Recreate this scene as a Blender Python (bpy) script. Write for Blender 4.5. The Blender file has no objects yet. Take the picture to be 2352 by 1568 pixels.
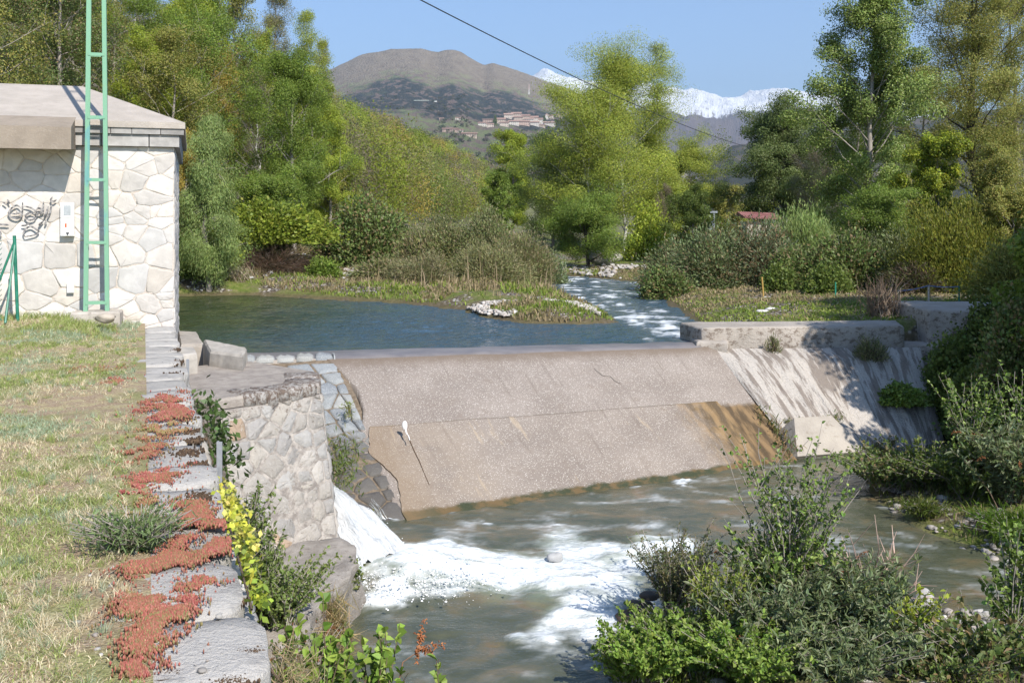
import bpy, bmesh, math, random
import numpy as np
from mathutils import Vector
R = math.radians
SC = bpy.context.scene
COL = SC.collection

# ------------------------------------------------------------------ camera
EYE, F, CX, HY, WD = 1.65, 2300.0, 1176.0, 500.0, 2352.0   # eye height, focal length / image centre / horizon row on a 2352 px wide frame
cam_d = bpy.data.cameras.new('camera')
cam = bpy.data.objects.new('camera', cam_d)
COL.objects.link(cam)
cam.location = (0, 0, EYE)
cam.rotation_euler = (R(90), 0, 0)
cam_d.sensor_fit = 'HORIZONTAL'
cam_d.sensor_width = 36.0
cam_d.lens = 36.0 * F / WD
cam_d.shift_y = -(784.0 - HY) / WD          # verticals stay vertical in the photograph: a shifted, level camera
cam_d.clip_start = 0.1
cam_d.clip_end = 40000
SC.camera = cam

# ------------------------------------------------------------------ light
SUN_EL, SUN_AZ = 41.0, 149.0                # azimuth clockwise from +Y
world = bpy.data.worlds.new('World')
SC.world = world
world.use_nodes = True
wn = world.node_tree.nodes
sky = wn.new('ShaderNodeTexSky')
sky.sky_type = 'NISHITA'
sky.sun_disc = False
sky.sun_elevation = R(SUN_EL)
sky.sun_rotation = R(SUN_AZ)
sky.altitude = 900
sky.air_density = 1.0
sky.dust_density = 0.0
sky.ozone_density = 5.0
bg = wn['Background']
bg.inputs['Strength'].default_value = 0.115
world.node_tree.links.new(sky.outputs[0], bg.inputs['Color'])
sun_d = bpy.data.lights.new('sun', 'SUN')
sun_d.energy = 4.6
sun_d.angle = R(0.5)
sun_d.color = (1.0, 0.945, 0.86)
sun = bpy.data.objects.new('sun', sun_d)
COL.objects.link(sun)
sv = Vector((math.sin(R(SUN_AZ)) * math.cos(R(SUN_EL)), math.cos(R(SUN_AZ)) * math.cos(R(SUN_EL)), math.sin(R(SUN_EL))))
sun.rotation_euler = (-sv).to_track_quat('-Z', 'Y').to_euler()
SC.view_settings.view_transform = 'Standard'
SC.view_settings.look = 'None'
SC.view_settings.gamma = 1.0
SC.view_settings.exposure = 0.85
try:
    SC.cycles.use_denoising = True
    SC.cycles.denoiser = 'OPENIMAGEDENOISE'
    SC.cycles.max_bounces = 8
    SC.cycles.transparent_max_bounces = 8
    SC.cycles.volume_bounces = 0
    SC.cycles.caustics_reflective = False
    SC.cycles.caustics_refractive = False
    SC.cycles.sample_clamp_indirect = 4.0
except Exception:
    pass

# ------------------------------------------------------------------ helpers
def PX(px, py, Y):
    """world point seen at photo position (px, py) at distance Y"""
    return np.array([(px - CX) / F * Y, Y, EYE - (py - HY) / F * Y])
def AT(px, py, z):
    """world point on the level plane z seen at photo position (px, py)"""
    return PX(px, py, F * (EYE - z) / (py - HY))

def rng(s): return np.random.default_rng(s)

def _hash(ix, iy, iz, seed):
    h = (ix.astype(np.int64) * 374761393 + iy.astype(np.int64) * 668265263 + iz.astype(np.int64) * 2147483647 + seed * 974634777) & 0x7fffffff
    h = ((h ^ (h >> 13)) * 1274126177) & 0x7fffffff
    h = ((h ^ (h >> 16)) * 668265263) & 0x7fffffff
    return ((h ^ (h >> 15)) & 0xffff) / 65535.0
def noise(p, seed=0):
    p = np.asarray(p, float)
    if p.shape[1] == 2: p = np.c_[p, np.zeros(len(p))]
    i = np.floor(p).astype(np.int64); f = p - i
    f = f * f * (3 - 2 * f)
    o = 0
    for dx in (0, 1):
        wx = f[:, 0] if dx else 1 - f[:, 0]
        for dy in (0, 1):
            wy = f[:, 1] if dy else 1 - f[:, 1]
            for dz in (0, 1):
                wz = f[:, 2] if dz else 1 - f[:, 2]
                o = o + wx * wy * wz * _hash(i[:, 0] + dx, i[:, 1] + dy, i[:, 2] + dz, seed)
    return o
def fbm(p, seed=0, octv=4, gain=.5):
    p = np.asarray(p, float); a, s, t = 1.0, 0, 0
    for k in range(octv):
        s = s + a * noise(p * 2 ** k + 17.3 * k, seed + k); t += a; a *= gain
    return s / t            # 0..1
def sst(a, b, x):
    t = np.clip((x - a) / (b - a), 0, 1); return t * t * (3 - 2 * t)

def mesh_np(name, V, F4=None, F3=None, smooth=False, col=None, vattr=None):
    """mesh from numpy arrays; col = colour per face (quads first, then triangles); vattr = {name: per-vertex float or vector}"""
    V = np.asarray(V, np.float32)
    n4 = 0 if F4 is None else len(F4); n3 = 0 if F3 is None else len(F3)
    loops = np.concatenate([np.asarray(a, np.int32).ravel() for a in (F4, F3) if a is not None and len(a)])
    st = np.concatenate([np.arange(n4) * 4, n4 * 4 + np.arange(n3) * 3]).astype(np.int32)
    me = bpy.data.meshes.new(name)
    me.vertices.add(len(V)); me.vertices.foreach_set('co', V.ravel())
    me.loops.add(len(loops)); me.loops.foreach_set('vertex_index', loops)
    me.polygons.add(n4 + n3); me.polygons.foreach_set('loop_start', st)
    me.polygons.foreach_set('use_smooth', np.full(n4 + n3, bool(smooth)))
    if col is not None:
        a = me.attributes.new('col', 'FLOAT_COLOR', 'FACE')
        c = np.ones((n4 + n3, 4), np.float32); c[:, :3] = col
        a.data.foreach_set('color', c.ravel())
    for k, v in (vattr or {}).items():
        v = np.asarray(v, np.float32)
        if v.ndim == 1:
            a = me.attributes.new(k, 'FLOAT', 'POINT'); a.data.foreach_set('value', v)
        else:
            a = me.attributes.new(k, 'FLOAT_VECTOR', 'POINT'); a.data.foreach_set('vector', v.ravel())
    me.update(calc_edges=True)
    return me

def obj(name, me, mat, parent=None, loc=None):
    o = bpy.data.objects.new(name, me)
    COL.objects.link(o)
    if mat is not None and not me.materials: me.materials.append(mat)
    if parent is not None: o.parent = parent
    if loc is not None: o.location = loc
    return o
def tag(o, label, cat, group=None, kind=None):
    o['label'] = label; o['category'] = cat
    if group: o['group'] = group
    if kind: o['kind'] = kind
    return o
def thing(name, label, cat, loc=(0, 0, 0), group=None):
    o = bpy.data.objects.new(name, None)
    COL.objects.link(o); o.location = [float(v) for v in loc]; o.empty_display_size = .2
    return tag(o, label, cat, group)
def struct(name, me, mat, label, cat, kind='structure'):
    return tag(obj(name, me, mat), label, cat, None, kind)

class MB:
    """collects simple solids into one mesh"""
    def __init__(s): s.V = []; s.Q = []; s.T = []; s.n = 0; s.cq = []; s.ct = []
    def add(s, V, Q=None, T=None, cq=None, ct=None):
        V = np.asarray(V, float).reshape(-1, 3); s.V.append(V)
        if Q is not None and len(Q): s.Q.append(np.asarray(Q) + s.n); s.cq.append(np.broadcast_to(np.asarray(cq if cq is not None else (1, 1, 1), float), (len(Q), 3)))
        if T is not None and len(T): s.T.append(np.asarray(T) + s.n); s.ct.append(np.broadcast_to(np.asarray(ct if ct is not None else (1, 1, 1), float), (len(T), 3)))
        s.n += len(V); return s
    def hexa(s, b, t, c=None):
        """solid between 4 bottom and 4 top corners, both counter-clockwise from above"""
        return s.add(np.r_[np.asarray(b, float), np.asarray(t, float)], [[3, 2, 1, 0], [4, 5, 6, 7], [0, 1, 5, 4], [1, 2, 6, 5], [2, 3, 7, 6], [3, 0, 4, 7]], cq=c)
    def box(s, c, size, ax=None, c_=None, ay=None):
        c = np.asarray(c, float); hx, hy, hz = np.asarray(size, float) / 2
        X = np.array([1, 0, 0.]) if ax is None else np.asarray(ax, float) / np.linalg.norm(ax)
        Z = np.array([0, 0, 1.]) 
        Yv = np.cross(Z, X) if ay is None else np.asarray(ay, float)
        if ay is not None: Z = np.cross(X, Yv)
        b = [c + X * i * hx + Yv * j * hy - Z * hz for i, j in ((-1, -1), (1, -1), (1, 1), (-1, 1))]
        t = [p + Z * 2 * hz for p in b]
        return s.hexa(b, t, c_)
    def prism(s, poly, z0, z1, inset=0.0, c=None):
        """vertical prism from a plan polygon (counter-clockwise), with an optional chamfer at the top"""
        P = np.asarray(poly, float); n = len(P); ctr = P.mean(0)
        zz = np.broadcast_to(np.asarray(z1, float), (n,))
        rings = [np.c_[P, np.full(n, float(z0))]]
        if inset > 0:
            rings += [np.c_[P, zz - inset], np.c_[P + (ctr - P) / np.maximum(np.linalg.norm(ctr - P, axis=1, keepdims=True), 1e-6) * inset, zz]]
        else: rings += [np.c_[P, zz]]
        V = np.concatenate(rings + [np.r_[ctr, zz.mean()][None]])
        Q = []
        for k in range(len(rings) - 1):
            for i in range(n):
                j = (i + 1) % n; Q.append([k * n + i, k * n + j, (k + 1) * n + j, (k + 1) * n + i])
        T = [[(len(rings) - 1) * n + i, (len(rings) - 1) * n + (i + 1) % n, len(V) - 1] for i in range(n)]
        return s.add(V, Q, T, c, c)
    def tube(s, pts, rad, sides=6, c=None, cap=True):
        pts = np.asarray(pts, float); n = len(pts); rad = np.broadcast_to(np.asarray(rad, float), (n,))
        d = np.gradient(pts, axis=0); d /= np.maximum(np.linalg.norm(d, axis=1, keepdims=True), 1e-9)
        ref = np.array([0, 0, 1.]) if abs(d[:, 2]).mean() < .8 else np.array([1., 0, 0])
        a = np.cross(d, ref); a /= np.maximum(np.linalg.norm(a, axis=1, keepdims=True), 1e-9); b = np.cross(d, a)
        th = np.arange(sides) / sides * 2 * np.pi
        V = (pts[:, None] + rad[:, None, None] * (np.cos(th)[None, :, None] * a[:, None] + np.sin(th)[None, :, None] * b[:, None])).reshape(-1, 3)
        i, k = np.meshgrid(np.arange(n - 1), np.arange(sides), indexing='ij'); k2 = (k + 1) % sides
        Q = np.stack([i * sides + k, i * sides + k2, (i + 1) * sides + k2, (i + 1) * sides + k], -1).reshape(-1, 4)
        T = None
        if cap:
            V = np.r_[V, pts[:1], pts[-1:]]; m = n * sides
            T = [[m, (q + 1) % sides, q] for q in range(sides)] + [[m + 1, (n - 1) * sides + q, (n - 1) * sides + (q + 1) % sides] for q in range(sides)]
        return s.add(V, Q, T, c, c)
    def mesh(s, name, smooth=False, col=False, vattr=None):
        V = np.concatenate(s.V)
        Q = np.concatenate(s.Q) if s.Q else None; T = np.concatenate(s.T) if s.T else None
        c = np.concatenate(s.cq + s.ct) if col else None
        return mesh_np(name, V, Q, T, smooth, c, vattr)
    def build(s, name, mat, parent=None, smooth=False, col=False, loc=None, fix=False):
        me = s.mesh(name, smooth, col)
        if fix:
            bm = bmesh.new(); bm.from_mesh(me); bmesh.ops.recalc_face_normals(bm, faces=bm.faces); bm.to_mesh(me); bm.free()
        return obj(name, me, mat, parent, loc)

def grid_faces(nu, nv):
    i, j = np.meshgrid(np.arange(nu - 1), np.arange(nv - 1), indexing='ij')
    return np.stack([i * nv + j, (i + 1) * nv + j, (i + 1) * nv + j + 1, i * nv + j + 1], -1).reshape(-1, 4)

def sdist(P, poly):
    """signed distance to a polygon in plan, positive inside"""
    P = np.asarray(P, float); poly = np.asarray(poly, float); n = len(poly)
    d = np.full(len(P), 1e9); ins = np.zeros(len(P), bool)
    for i in range(n):
        a, b = poly[i], poly[(i + 1) % n]; e = b - a; w = P - a
        t = np.clip((w @ e) / max(e @ e, 1e-12), 0, 1)
        d = np.minimum(d, np.linalg.norm(w - t[:, None] * e, axis=1))
        c1 = (a[1] <= P[:, 1]) != (b[1] <= P[:, 1])
        with np.errstate(divide='ignore', invalid='ignore'):
            xi = a[0] + (P[:, 1] - a[1]) / (b[1] - a[1]) * e[0]
        ins ^= c1 & (P[:, 0] < xi)
    return np.where(ins, d, -d)

# ------------------------------------------------------------------ materials
class NT:
    def __init__(s, name):
        s.m = bpy.data.materials.new(name); s.m.use_nodes = True
        s.t = s.m.node_tree; s.t.nodes.clear()
        s.out = s.t.nodes.new('ShaderNodeOutputMaterial')
    def n(s, typ, **kw):
        nd = s.t.nodes.new('ShaderNode' + typ)
        for k, v in kw.items(): setattr(nd, k, v)
        return nd
    def set(s, sock, v):
        if hasattr(v, 'links') or hasattr(v, 'is_output'): s.t.links.new(v, sock)
        elif isinstance(v, (tuple, list)) and len(v) == 3 and len(sock.default_value) == 4: sock.default_value = (*v, 1)
        else: sock.default_value = v
    def attr(s, name): nd = s.n('Attribute', attribute_name=name); return nd
    def pos(s): return s.n('NewGeometry').outputs['Position']
    def map(s, v, scale=(1, 1, 1), rot=(0, 0, 0)):
        nd = s.n('Mapping'); s.set(nd.inputs['Vector'], v); nd.inputs['Scale'].default_value = scale; nd.inputs['Rotation'].default_value = rot; return nd.outputs[0]
    def noise(s, v, scale, detail=4, rough=.55, dist=0):
        nd = s.n('TexNoise'); s.set(nd.inputs['Vector'], v)
        nd.inputs['Scale'].default_value = scale; nd.inputs['Detail'].default_value = detail; nd.inputs['Roughness'].default_value = rough; nd.inputs['Distortion'].default_value = dist
        return nd.outputs['Fac']
    def voro(s, v, scale, feature='F1', out='Distance', rnd=1.0):
        nd = s.n('TexVoronoi', feature=feature); s.set(nd.inputs['Vector'], v); nd.inputs['Scale'].default_value = scale; nd.inputs['Randomness'].default_value = rnd
        return nd.outputs[out]
    def ramp(s, f, stops, interp='LINEAR'):
        nd = s.n('ValToRGB'); s.set(nd.inputs[0], f); cr = nd.color_ramp; cr.interpolation = interp
        while len(cr.elements) > 1: cr.elements.remove(cr.elements[-1])
        for k, (p, c) in enumerate(stops):
            e = cr.elements[0] if k == 0 else cr.elements.new(p)
            e.position = p; e.color = (*c, 1) if len(c) == 3 else c
        return nd.outputs[0]
    def step(s, f, a, b):
        nd = s.n('MapRange', interpolation_type='SMOOTHSTEP'); s.set(nd.inputs[0], f)
        nd.inputs[1].default_value = a; nd.inputs[2].default_value = b
        return nd.outputs[0]
    def math(s, op, a, b=0.0):
        nd = s.n('Math', operation=op); s.set(nd.inputs[0], a); s.set(nd.inputs[1], b); return nd.outputs[0]
    def mix(s, f, a, b, blend='MIX'):
        nd = s.n('Mix', data_type='RGBA', blend_type=blend); s.set(nd.inputs[0], f); s.set(nd.inputs[6], a); s.set(nd.inputs[7], b); return nd.outputs[2]
    def sep(s, v): nd = s.n('SeparateXYZ'); s.set(nd.inputs[0], v); return nd.outputs
    def bump(s, h, strength=.5, dist=.02, normal=None):
        nd = s.n('Bump'); s.set(nd.inputs['Height'], h); nd.inputs['Strength'].default_value = strength; nd.inputs['Distance'].default_value = dist
        if normal is not None: s.set(nd.inputs['Normal'], normal)
        return nd.outputs[0]
    def bsdf(s, col, rough=.8, normal=None, spec=.3, metal=0.0):
        p = s.n('BsdfPrincipled'); s.set(p.inputs['Base Color'], col); s.set(p.inputs['Roughness'], rough)
        p.inputs['Specular IOR Level'].default_value = spec; p.inputs['Metallic'].default_value = metal
        if normal is not None: s.set(p.inputs['Normal'], normal)
        return p
    def done(s, sh):
        s.t.links.new(sh.outputs[0] if hasattr(sh, 'outputs') else sh, s.out.inputs['Surface']); return s.m

def m_leaf(name, rough=.5, spec=.3, trans=.3):
    k = NT(name); c = k.attr('col').outputs['Color']
    p = k.bsdf(c, rough, spec=spec); t = k.n('BsdfTranslucent'); k.set(t.inputs[0], k.mix(.14, c, (.35, .45, .06), 'MIX'))
    mx = k.n('MixShader'); mx.inputs[0].default_value = trans
    k.t.links.new(p.outputs[0], mx.inputs[1]); k.t.links.new(t.outputs[0], mx.inputs[2])
    return k.done(mx)
def m_col(name, rough=.85, spec=.2, mott=.35, bscale=30, bstr=.3):
    """reads the face colour, breaks it up with noise"""
    k = NT(name); c = k.attr('col').outputs['Color']; p = k.pos()
    n1 = k.noise(p, bscale * .25, 5); n2 = k.noise(p, bscale, 6)
    c = k.mix(mott, c, k.mix(k.step(n1, .3, .7), (.42, .42, .42), (1.25, 1.25, 1.25)), 'MULTIPLY')
    return k.done(k.bsdf(c, rough, k.bump(n2, bstr, .01), spec))
def m_flat(name, col, rough=.6, spec=.3, metal=0, nscale=20, amount=.12):
    k = NT(name); p = k.pos(); n = k.noise(p, nscale, 4)
    c = k.mix(k.step(n, .3, .7), tuple(v * (1 - amount) for v in col), tuple(min(1, v * (1 + amount)) for v in col))
    return k.done(k.bsdf(c, rough, k.bump(n, .08, .004), spec, metal))
M_LEAF = m_leaf('leaf', trans=.42)
M_LEAF_GLOSSY = m_leaf('glossy_leaf', .48, .3, .25)
M_BLADE = m_leaf('blade', .6, .2, .25)
M_BARK = m_col('bark', .9, .15, .5, 18, .4)
M_STONE = m_col('granite_stone', .85, .2, .38, 26, .35)
M_ROCK = m_col('rock', .8, .25, .45, 14, .5)
# ------------------------------------------------------------------ levels
ZU, ZL, ZC = -0.90, -2.60, -0.92            # upper water, lower water, weir crest
def wall_x(Y): return 0.458 - 0.369 * np.asarray(Y, float)      # outer edge of the terrace wall in plan
LOWER = [(-4.5, 3), (-4.5, 20.5), (9.6, 20.5), (9.2, 18.6), (8.6, 17.3), (7.0, 16.9), (5.8, 16.4), (5.3, 15.4), (5.45, 14.3), (5.6, 13.4), (6.1, 12.6), (7.4, 12.1), (14, 11.6), (24, 10.6), (24, 9.2), (9, 10.1), (5.6, 10.5), (4.6, 10.75), (3.8, 10.4), (2.6, 10.5), (1.7, 10.7), (1.05, 10.1), (.85, 9.0), (.9, 6.5), (1.0, 3)]
UPPER = [(-5.6, 16.5), (-8, 21), (-13, 27), (-15, 33.8), (-8.8, 33.6), (-5, 30.9), (-3.2, 29.8), (-1.4, 27.7), (-.86, 26), (.25, 24.2), (1.6, 23.9), (2.6, 24.6), (2.5, 27.3), (2.07, 30.9), (1.45, 35.5), (1.5, 40), (0, 44), (-6, 47), (-6, 50), (0, 47.5), (2.4, 44.5), (5, 39.5), (5.1, 37), (4.7, 32.6), (4.6, 26.7), (4.5, 24.2), (4.3, 21.5), (4.3, 17.5)]
def hill_foot(Y): return np.interp(Y, [0, 15, 30, 45, 100, 200, 350, 500, 900], [-20, -17, -14.5, -12, -14.5, -11, 4, 20, 50])
def land_h(P):
    P = np.asarray(P, float); x, y = P[:, 0], P[:, 1]
    nz = fbm(P * .9, 3, 4) - .5; nf = fbm(P * 4, 8, 3) - .5
    dl = sdist(P, LOWER) + nz * .5; du = sdist(P, UPPER) + nz * .5
    ol, ou = np.maximum(-dl, 0), np.maximum(-du, 0)
    low = np.where(dl > 0, ZL - .5 * np.minimum(1, dl / .8), ZL + .2 * np.minimum(ol, 1) + .6 * np.clip(ol - 1.3, 0, 9))
    bar = (x < 9) & (y < 11.5)
    low = np.where(bar, np.minimum(low, ZL + .38), np.minimum(low, -.15))
    up = np.where(du > 0, ZU - .6 * np.minimum(1, du / 1.2), ZU + .22 * np.minimum(ou, 1.2) + .035 * np.clip(ou - 1.2, 0, 26))
    h = low + (up - low) * np.where(x > 3.6, sst(20.9, 21.5, y), sst(19.6, 20.3, y))
    d = hill_foot(y) - x
    hz = .80 * np.log1p(np.exp(np.clip(d / 2.5, -30, 30))) * 2.5
    hz = 75 * (1 - np.exp(-hz / 75)) * 1.25
    hz = hz + np.where(hz > 1, (fbm(P * .06, 21, 3) - .5) * np.minimum(hz, 12) * .8, 0)
    hz = hz * sst(900, 520, y) * (1 - .28 * sst(60, 130, y))
    far = np.clip(y - 90, 0, 1e9) * .006
    return h + hz + nz * .25 * np.clip(np.minimum(ol, 9) * (y < 20) + ou * (y >= 20), 0, 1) + nf * .06 + far

gx = np.concatenate([np.linspace(-320, -34, 40), np.linspace(-30, -12.4, 45), np.arange(-12, 12.01, .2), np.linspace(12.6, 60, 40), np.linspace(66, 420, 30)])
gy = np.concatenate([np.linspace(-12, 3, 10), np.arange(3.4, 46, .22), np.linspace(46.6, 120, 50), np.linspace(126, 900, 60)])
XX, YY = np.meshgrid(gx, gy, indexing='ij'); GP = np.c_[XX.ravel(), YY.ravel()]
GZ = land_h(GP)
k = NT('valley_ground'); p = k.pos(); s = k.sep(p)
n1 = k.noise(p, .9, 5); n2 = k.noise(p, 6, 5); n3 = k.noise(p, 28, 4); peb = k.voro(p, 9, out='Color'); pd = k.voro(p, 9)
grass = k.ramp(n2, [(.25, (.075, .105, .02)), (.5, (.12, .15, .03)), (.7, (.22, .19, .085))])
soil = k.ramp(n3, [(.3, (.10, .075, .045)), (.65, (.2, .16, .10))])
stones = k.mix(k.step(pd, .25, .55), k.ramp(k.sep(peb)[0], [(0, (.16, .14, .12)), (.5, (.42, .38, .34)), (1, (.62, .59, .55))]), (.07, .055, .04))
c = k.mix(k.step(n1, .42, .62), grass, soil)
c = k.mix(k.step(k.math('ADD', n1, k.math('MULTIPLY', n2, .4)), .72, .8), c, stones)
bed = k.mix(k.step(n2, .3, .7), (.06, .055, .03), (.19, .16, .085))
c = k.mix(k.math('MULTIPLY', k.math('MULTIPLY', k.step(s[2], ZU + .16, ZU + .04), k.step(s[2], ZU - .5, ZU - .4)), .85), c, k.mix(n2, (.07, .05, .03), (.16, .13, .07))); wet = k.math('MULTIPLY', k.step(s[2], ZL + .05, ZL - .06), 1.0)
c = k.mix(wet, c, bed)
struct('valley_ground', mesh_np('valley_ground', np.c_[GP, GZ], grid_faces(len(gx), len(gy)), smooth=True),
       k.done(k.bsdf(c, .9, k.bump(k.math('ADD', n3, k.math('MULTIPLY', pd, .6)), .6, .06), .2)), 'river banks, stream bed and hillside ground of the valley', 'ground')

# terrace in front of the house
def terrace_h(P):
    x, y = P[:, 0], P[:, 1]
    return .15 * sst(11.5, 15, y - .32 * (x + 5)) * sst(.5, 2.0, wall_x(y) - x) + (fbm(P * 1.3, 5, 4) - .5) * .09 * sst(.3, .8, wall_x(y) - x) + .02
ty = np.concatenate([np.linspace(-8, 2.4, 20), np.arange(2.5, 18, .09)])
tt = np.concatenate([np.arange(0, 5.5, .09), np.linspace(5.6, 24, 40)])
TY, TT = np.meshgrid(ty, tt, indexing='ij')
TP = np.c_[(wall_x(TY) - .42 - TT).ravel(), TY.ravel()]
k = NT('terrace_ground'); p = k.pos()
n1 = k.noise(p, 1.1, 5, .6); n2 = k.noise(p, 7, 5, .6); n3 = k.noise(p, 60, 4, .6)
soil = k.ramp(n3, [(.3, (.20, .14, .095)), (.5, (.34, .25, .17)), (.7, (.47, .39, .29))])
c = k.mix(k.step(n2, .4, .66), soil, k.ramp(n3, [(.3, (.30, .24, .12)), (.65, (.50, .43, .26))]))
c = k.mix(k.math('MULTIPLY', k.step(n1, .46, .6), .7), c, k.ramp(n3, [(.3, (.14, .17, .05)), (.65, (.27, .29, .11))]))
struct('terrace_ground', mesh_np('terrace_ground', np.c_[TP, terrace_h(TP)], grid_faces(len(ty), len(tt))[:, ::-1], smooth=True),
       k.done(k.bsdf(c, .95, k.bump(n3, .8, .03), .1)), 'dry grassy terrace between the stone house and the wall', 'ground')

# ------------------------------------------------------------------ water
def wave(P, sx, sy, seed): return fbm(P * np.array([sx, sy]), seed, 4) - .5
ux, uy = np.arange(-15.5, 6.2, .075), np.arange(0, 32, .075)
XX, YY = np.meshgrid(ux, uy, indexing='ij'); YY = YY + np.interp(XX, [-15.5, -5.4, -3.33, 4.02, 6.2], [16.3, 18.0, 18.5, 20.2, 20.7]); P = np.c_[XX.ravel(), YY.ravel()]
def blob(P, pts, z):
    """0..1 closeness to soft discs given as (px, py, radius px) on the photograph's level z"""
    m = np.zeros(len(P))
    for (px, py, r) in pts:
        q = AT(px, py, z); rx = r / F * q[1]; ry = rx * (q[1] / (EYE - z)) * .55
        m = np.maximum(m, np.exp(-(((P[:, 0] - q[0]) / rx) ** 2 + ((P[:, 1] - q[1]) / ry) ** 2)))
    return m
rap = blob(P, [(1310, 640, 40), (1400, 655, 60), (1460, 655, 40), (1330, 668, 40), (1385, 682, 50), (1400, 705, 60), (1455, 712, 60), (1480, 735, 60), (1530, 735, 60), (1560, 760, 50), (1570, 778, 34), (1490, 778, 16)], ZU)
rn = fbm(P * np.array([2.6, 2.0]) + fbm(P * 1.5, 44, 3)[:, None] * 1.2, 41, 4, .6)
shd = sst(4.0, -2.0, P[:, 0] + .0 * P[:, 1]) * 0
foam_u = sst(.50, .80, rn + .16 * (rap - .8)) * .9 * sst(.15, .5, rap)
amp = .035 + .045 * rap
near_crest = sst(19.6, 22.0, P[:, 1])
zz = ZU + (wave(P, 1.5, 3.2, 31) * .7 + wave(P, 4, 7, 35) * .3) * amp * 2 * (.25 + .75 * near_crest) + foam_u * .02
k = NT('pond_water'); p = k.pos(); f = k.attr('foam').outputs['Fac']
n = k.noise(k.map(p, (1, 1.7, 1)), 2.6, 5, .6); n2 = k.noise(k.map(p, (1, 1.6, 1)), 9, 3, .6)
s = k.sep(p); mid = k.step(k.math('ADD', s[0], k.math('MULTIPLY', k.noise(p, .5, 3), 3.0)), -6.5, -1.0)
base = k.mix(k.step(k.noise(k.map(p, (.6, 1.4, 1)), .9, 4), .35, .65), (.035, .050, .018), (.055, .066, .025)); base = k.mix(mid, base, (.046, .086, .122)); base = k.mix(k.math('MULTIPLY', k.attr('turb').outputs['Fac'], .8), base, (.11, .135, .145))  # water's own teal plus the mirrored sky's blue, put into the base colour
wat = k.bsdf(base, .06, k.bump(k.math('ADD', n, k.math('MULTIPLY', n2, .5)), .9, .22), .5); wat.inputs['IOR'].default_value = 1.33
fo = k.bsdf((.72, .75, .78), .7)
mx = k.n('MixShader'); k.set(mx.inputs[0], f); k.t.links.new(wat.outputs[0], mx.inputs[1]); k.t.links.new(fo.outputs[0], mx.inputs[2])
struct('pond_water', mesh_np('pond_water', np.c_[P, zz], grid_faces(len(ux), len(uy)), smooth=True, vattr={'foam': foam_u, 'turb': rap}), k.done(mx), 'dark green and blue water held back above the weir', 'water')

lx, ly = np.arange(-4.6, 12.5, .055), np.arange(4.5, 20.2, .055)
XX, YY = np.meshgrid(lx, ly, indexing='ij'); P = np.c_[XX.ravel(), YY.ravel()]
fb = blob(P, [(850, 1310, 90), (900, 1280, 70), (960, 1310, 110), (1060, 1310, 110), (1160, 1310, 120), (1260, 1320, 120), (1350, 1290, 110), (1300, 1250, 70), (1440, 1290, 90), (1400, 1340, 100), (1350, 1390, 95), (1300, 1415, 65), (1250, 1455, 42), (1360, 1435, 60), (1190, 1462, 26), (1000, 1265, 60), (1500, 1250, 60), (1560, 1250, 45), (900, 1375, 46), (860, 1385, 30)], ZL)
fs = blob(P, [(1125, 1200, 24), (1500, 1110, 34), (1560, 1105, 30), (1460, 1120, 26), (985, 1180, 30), (1040, 1175, 22), (880, 1190, 34), (905, 1195, 24), (2300, 1390, 26), (2330, 1440, 30), (1640, 1250, 20)], ZL)
# clear green tongue between the foam arms
hole = blob(P, [(1130, 1375, 42), (1230, 1380, 34), (1050, 1420, 60), (980, 1430, 60), (1100, 1450, 50)], ZL)
an = fbm(P * np.array([1.5, 3.4]) + fbm(P * .9, 52, 3)[:, None] * 1.8, 51, 7, .66)
core = fb - .75 * hole
foam_l = np.clip(sst(.08, 1.12, core * 1.05 + (an - .5) * 2.0) + .9 * sst(.58, .72, an + .3 * (fs - .7)) * sst(.2, .6, fs) + .55 * sst(.62, .72, an + .12 * (fb - .5)) * sst(.05, .3, fb), 0, 1)
turb = sst(.15, .7, fb)
zz = ZL + wave(P, 1.4, 2.6, 61) * (.06 + .10 * turb) + wave(P, 4.0, 8.5, 66) * (.025 + .07 * turb) + foam_l * .02
zz += .30 * np.exp(-((P[:, 0] + 1.35) ** 2 + (P[:, 1] - 11.9) ** 2) / .5)
calm = sst(4.0, 5.2, P[:, 0]); zz = zz * (1 - .6 * calm) + .6 * calm * ZL
k = NT('river_water'); p = k.pos(); f = k.attr('foam').outputs['Fac']; tb = k.attr('turb').outputs['Fac']
n = k.noise(k.map(p, (1, 1.5, 1)), 3.2, 5, .6); n2 = k.noise(k.map(p, (1, 1.4, 1)), 11, 3, .6); nb = k.noise(p, 1.5, 4, .6, .6)
base = k.ramp(nb, [(.3, (.052, .060, .036)), (.5, (.085, .090, .058)), (.62, (.125, .108, .062)), (.72, (.17, .115, .06))])
base = k.mix(k.math('MULTIPLY', tb, .7), base, (.20, .235, .15))
wat = k.bsdf(base, .07, k.bump(k.math('ADD', n, k.math('MULTIPLY', n2, .5)), .4, .05), .5); wat.inputs['IOR'].default_value = 1.33
fo = k.bsdf(k.mix(k.step(k.noise(k.map(p, (1, 2.4, 1), (0, 0, .2)), 5, 7, .7, .8), .38, .62), (.52, .56, .58), (.88, .90, .91)), .6, k.bump(k.math('ADD', n, n2), .6, .05))
mx = k.n('MixShader'); k.set(mx.inputs[0], f); k.t.links.new(wat.outputs[0], mx.inputs[1]); k.t.links.new(fo.outputs[0], mx.inputs[2])
struct('river_water', mesh_np('river_water', np.c_[P, zz], grid_faces(len(lx), len(ly)), smooth=True, vattr={'foam': foam_l, 'turb': sst(.25, .8, fb + .3 * (an - .5) + .15 * hole)}), k.done(mx), 'murky grey green river with white churning foam below the weir', 'water')

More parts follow.
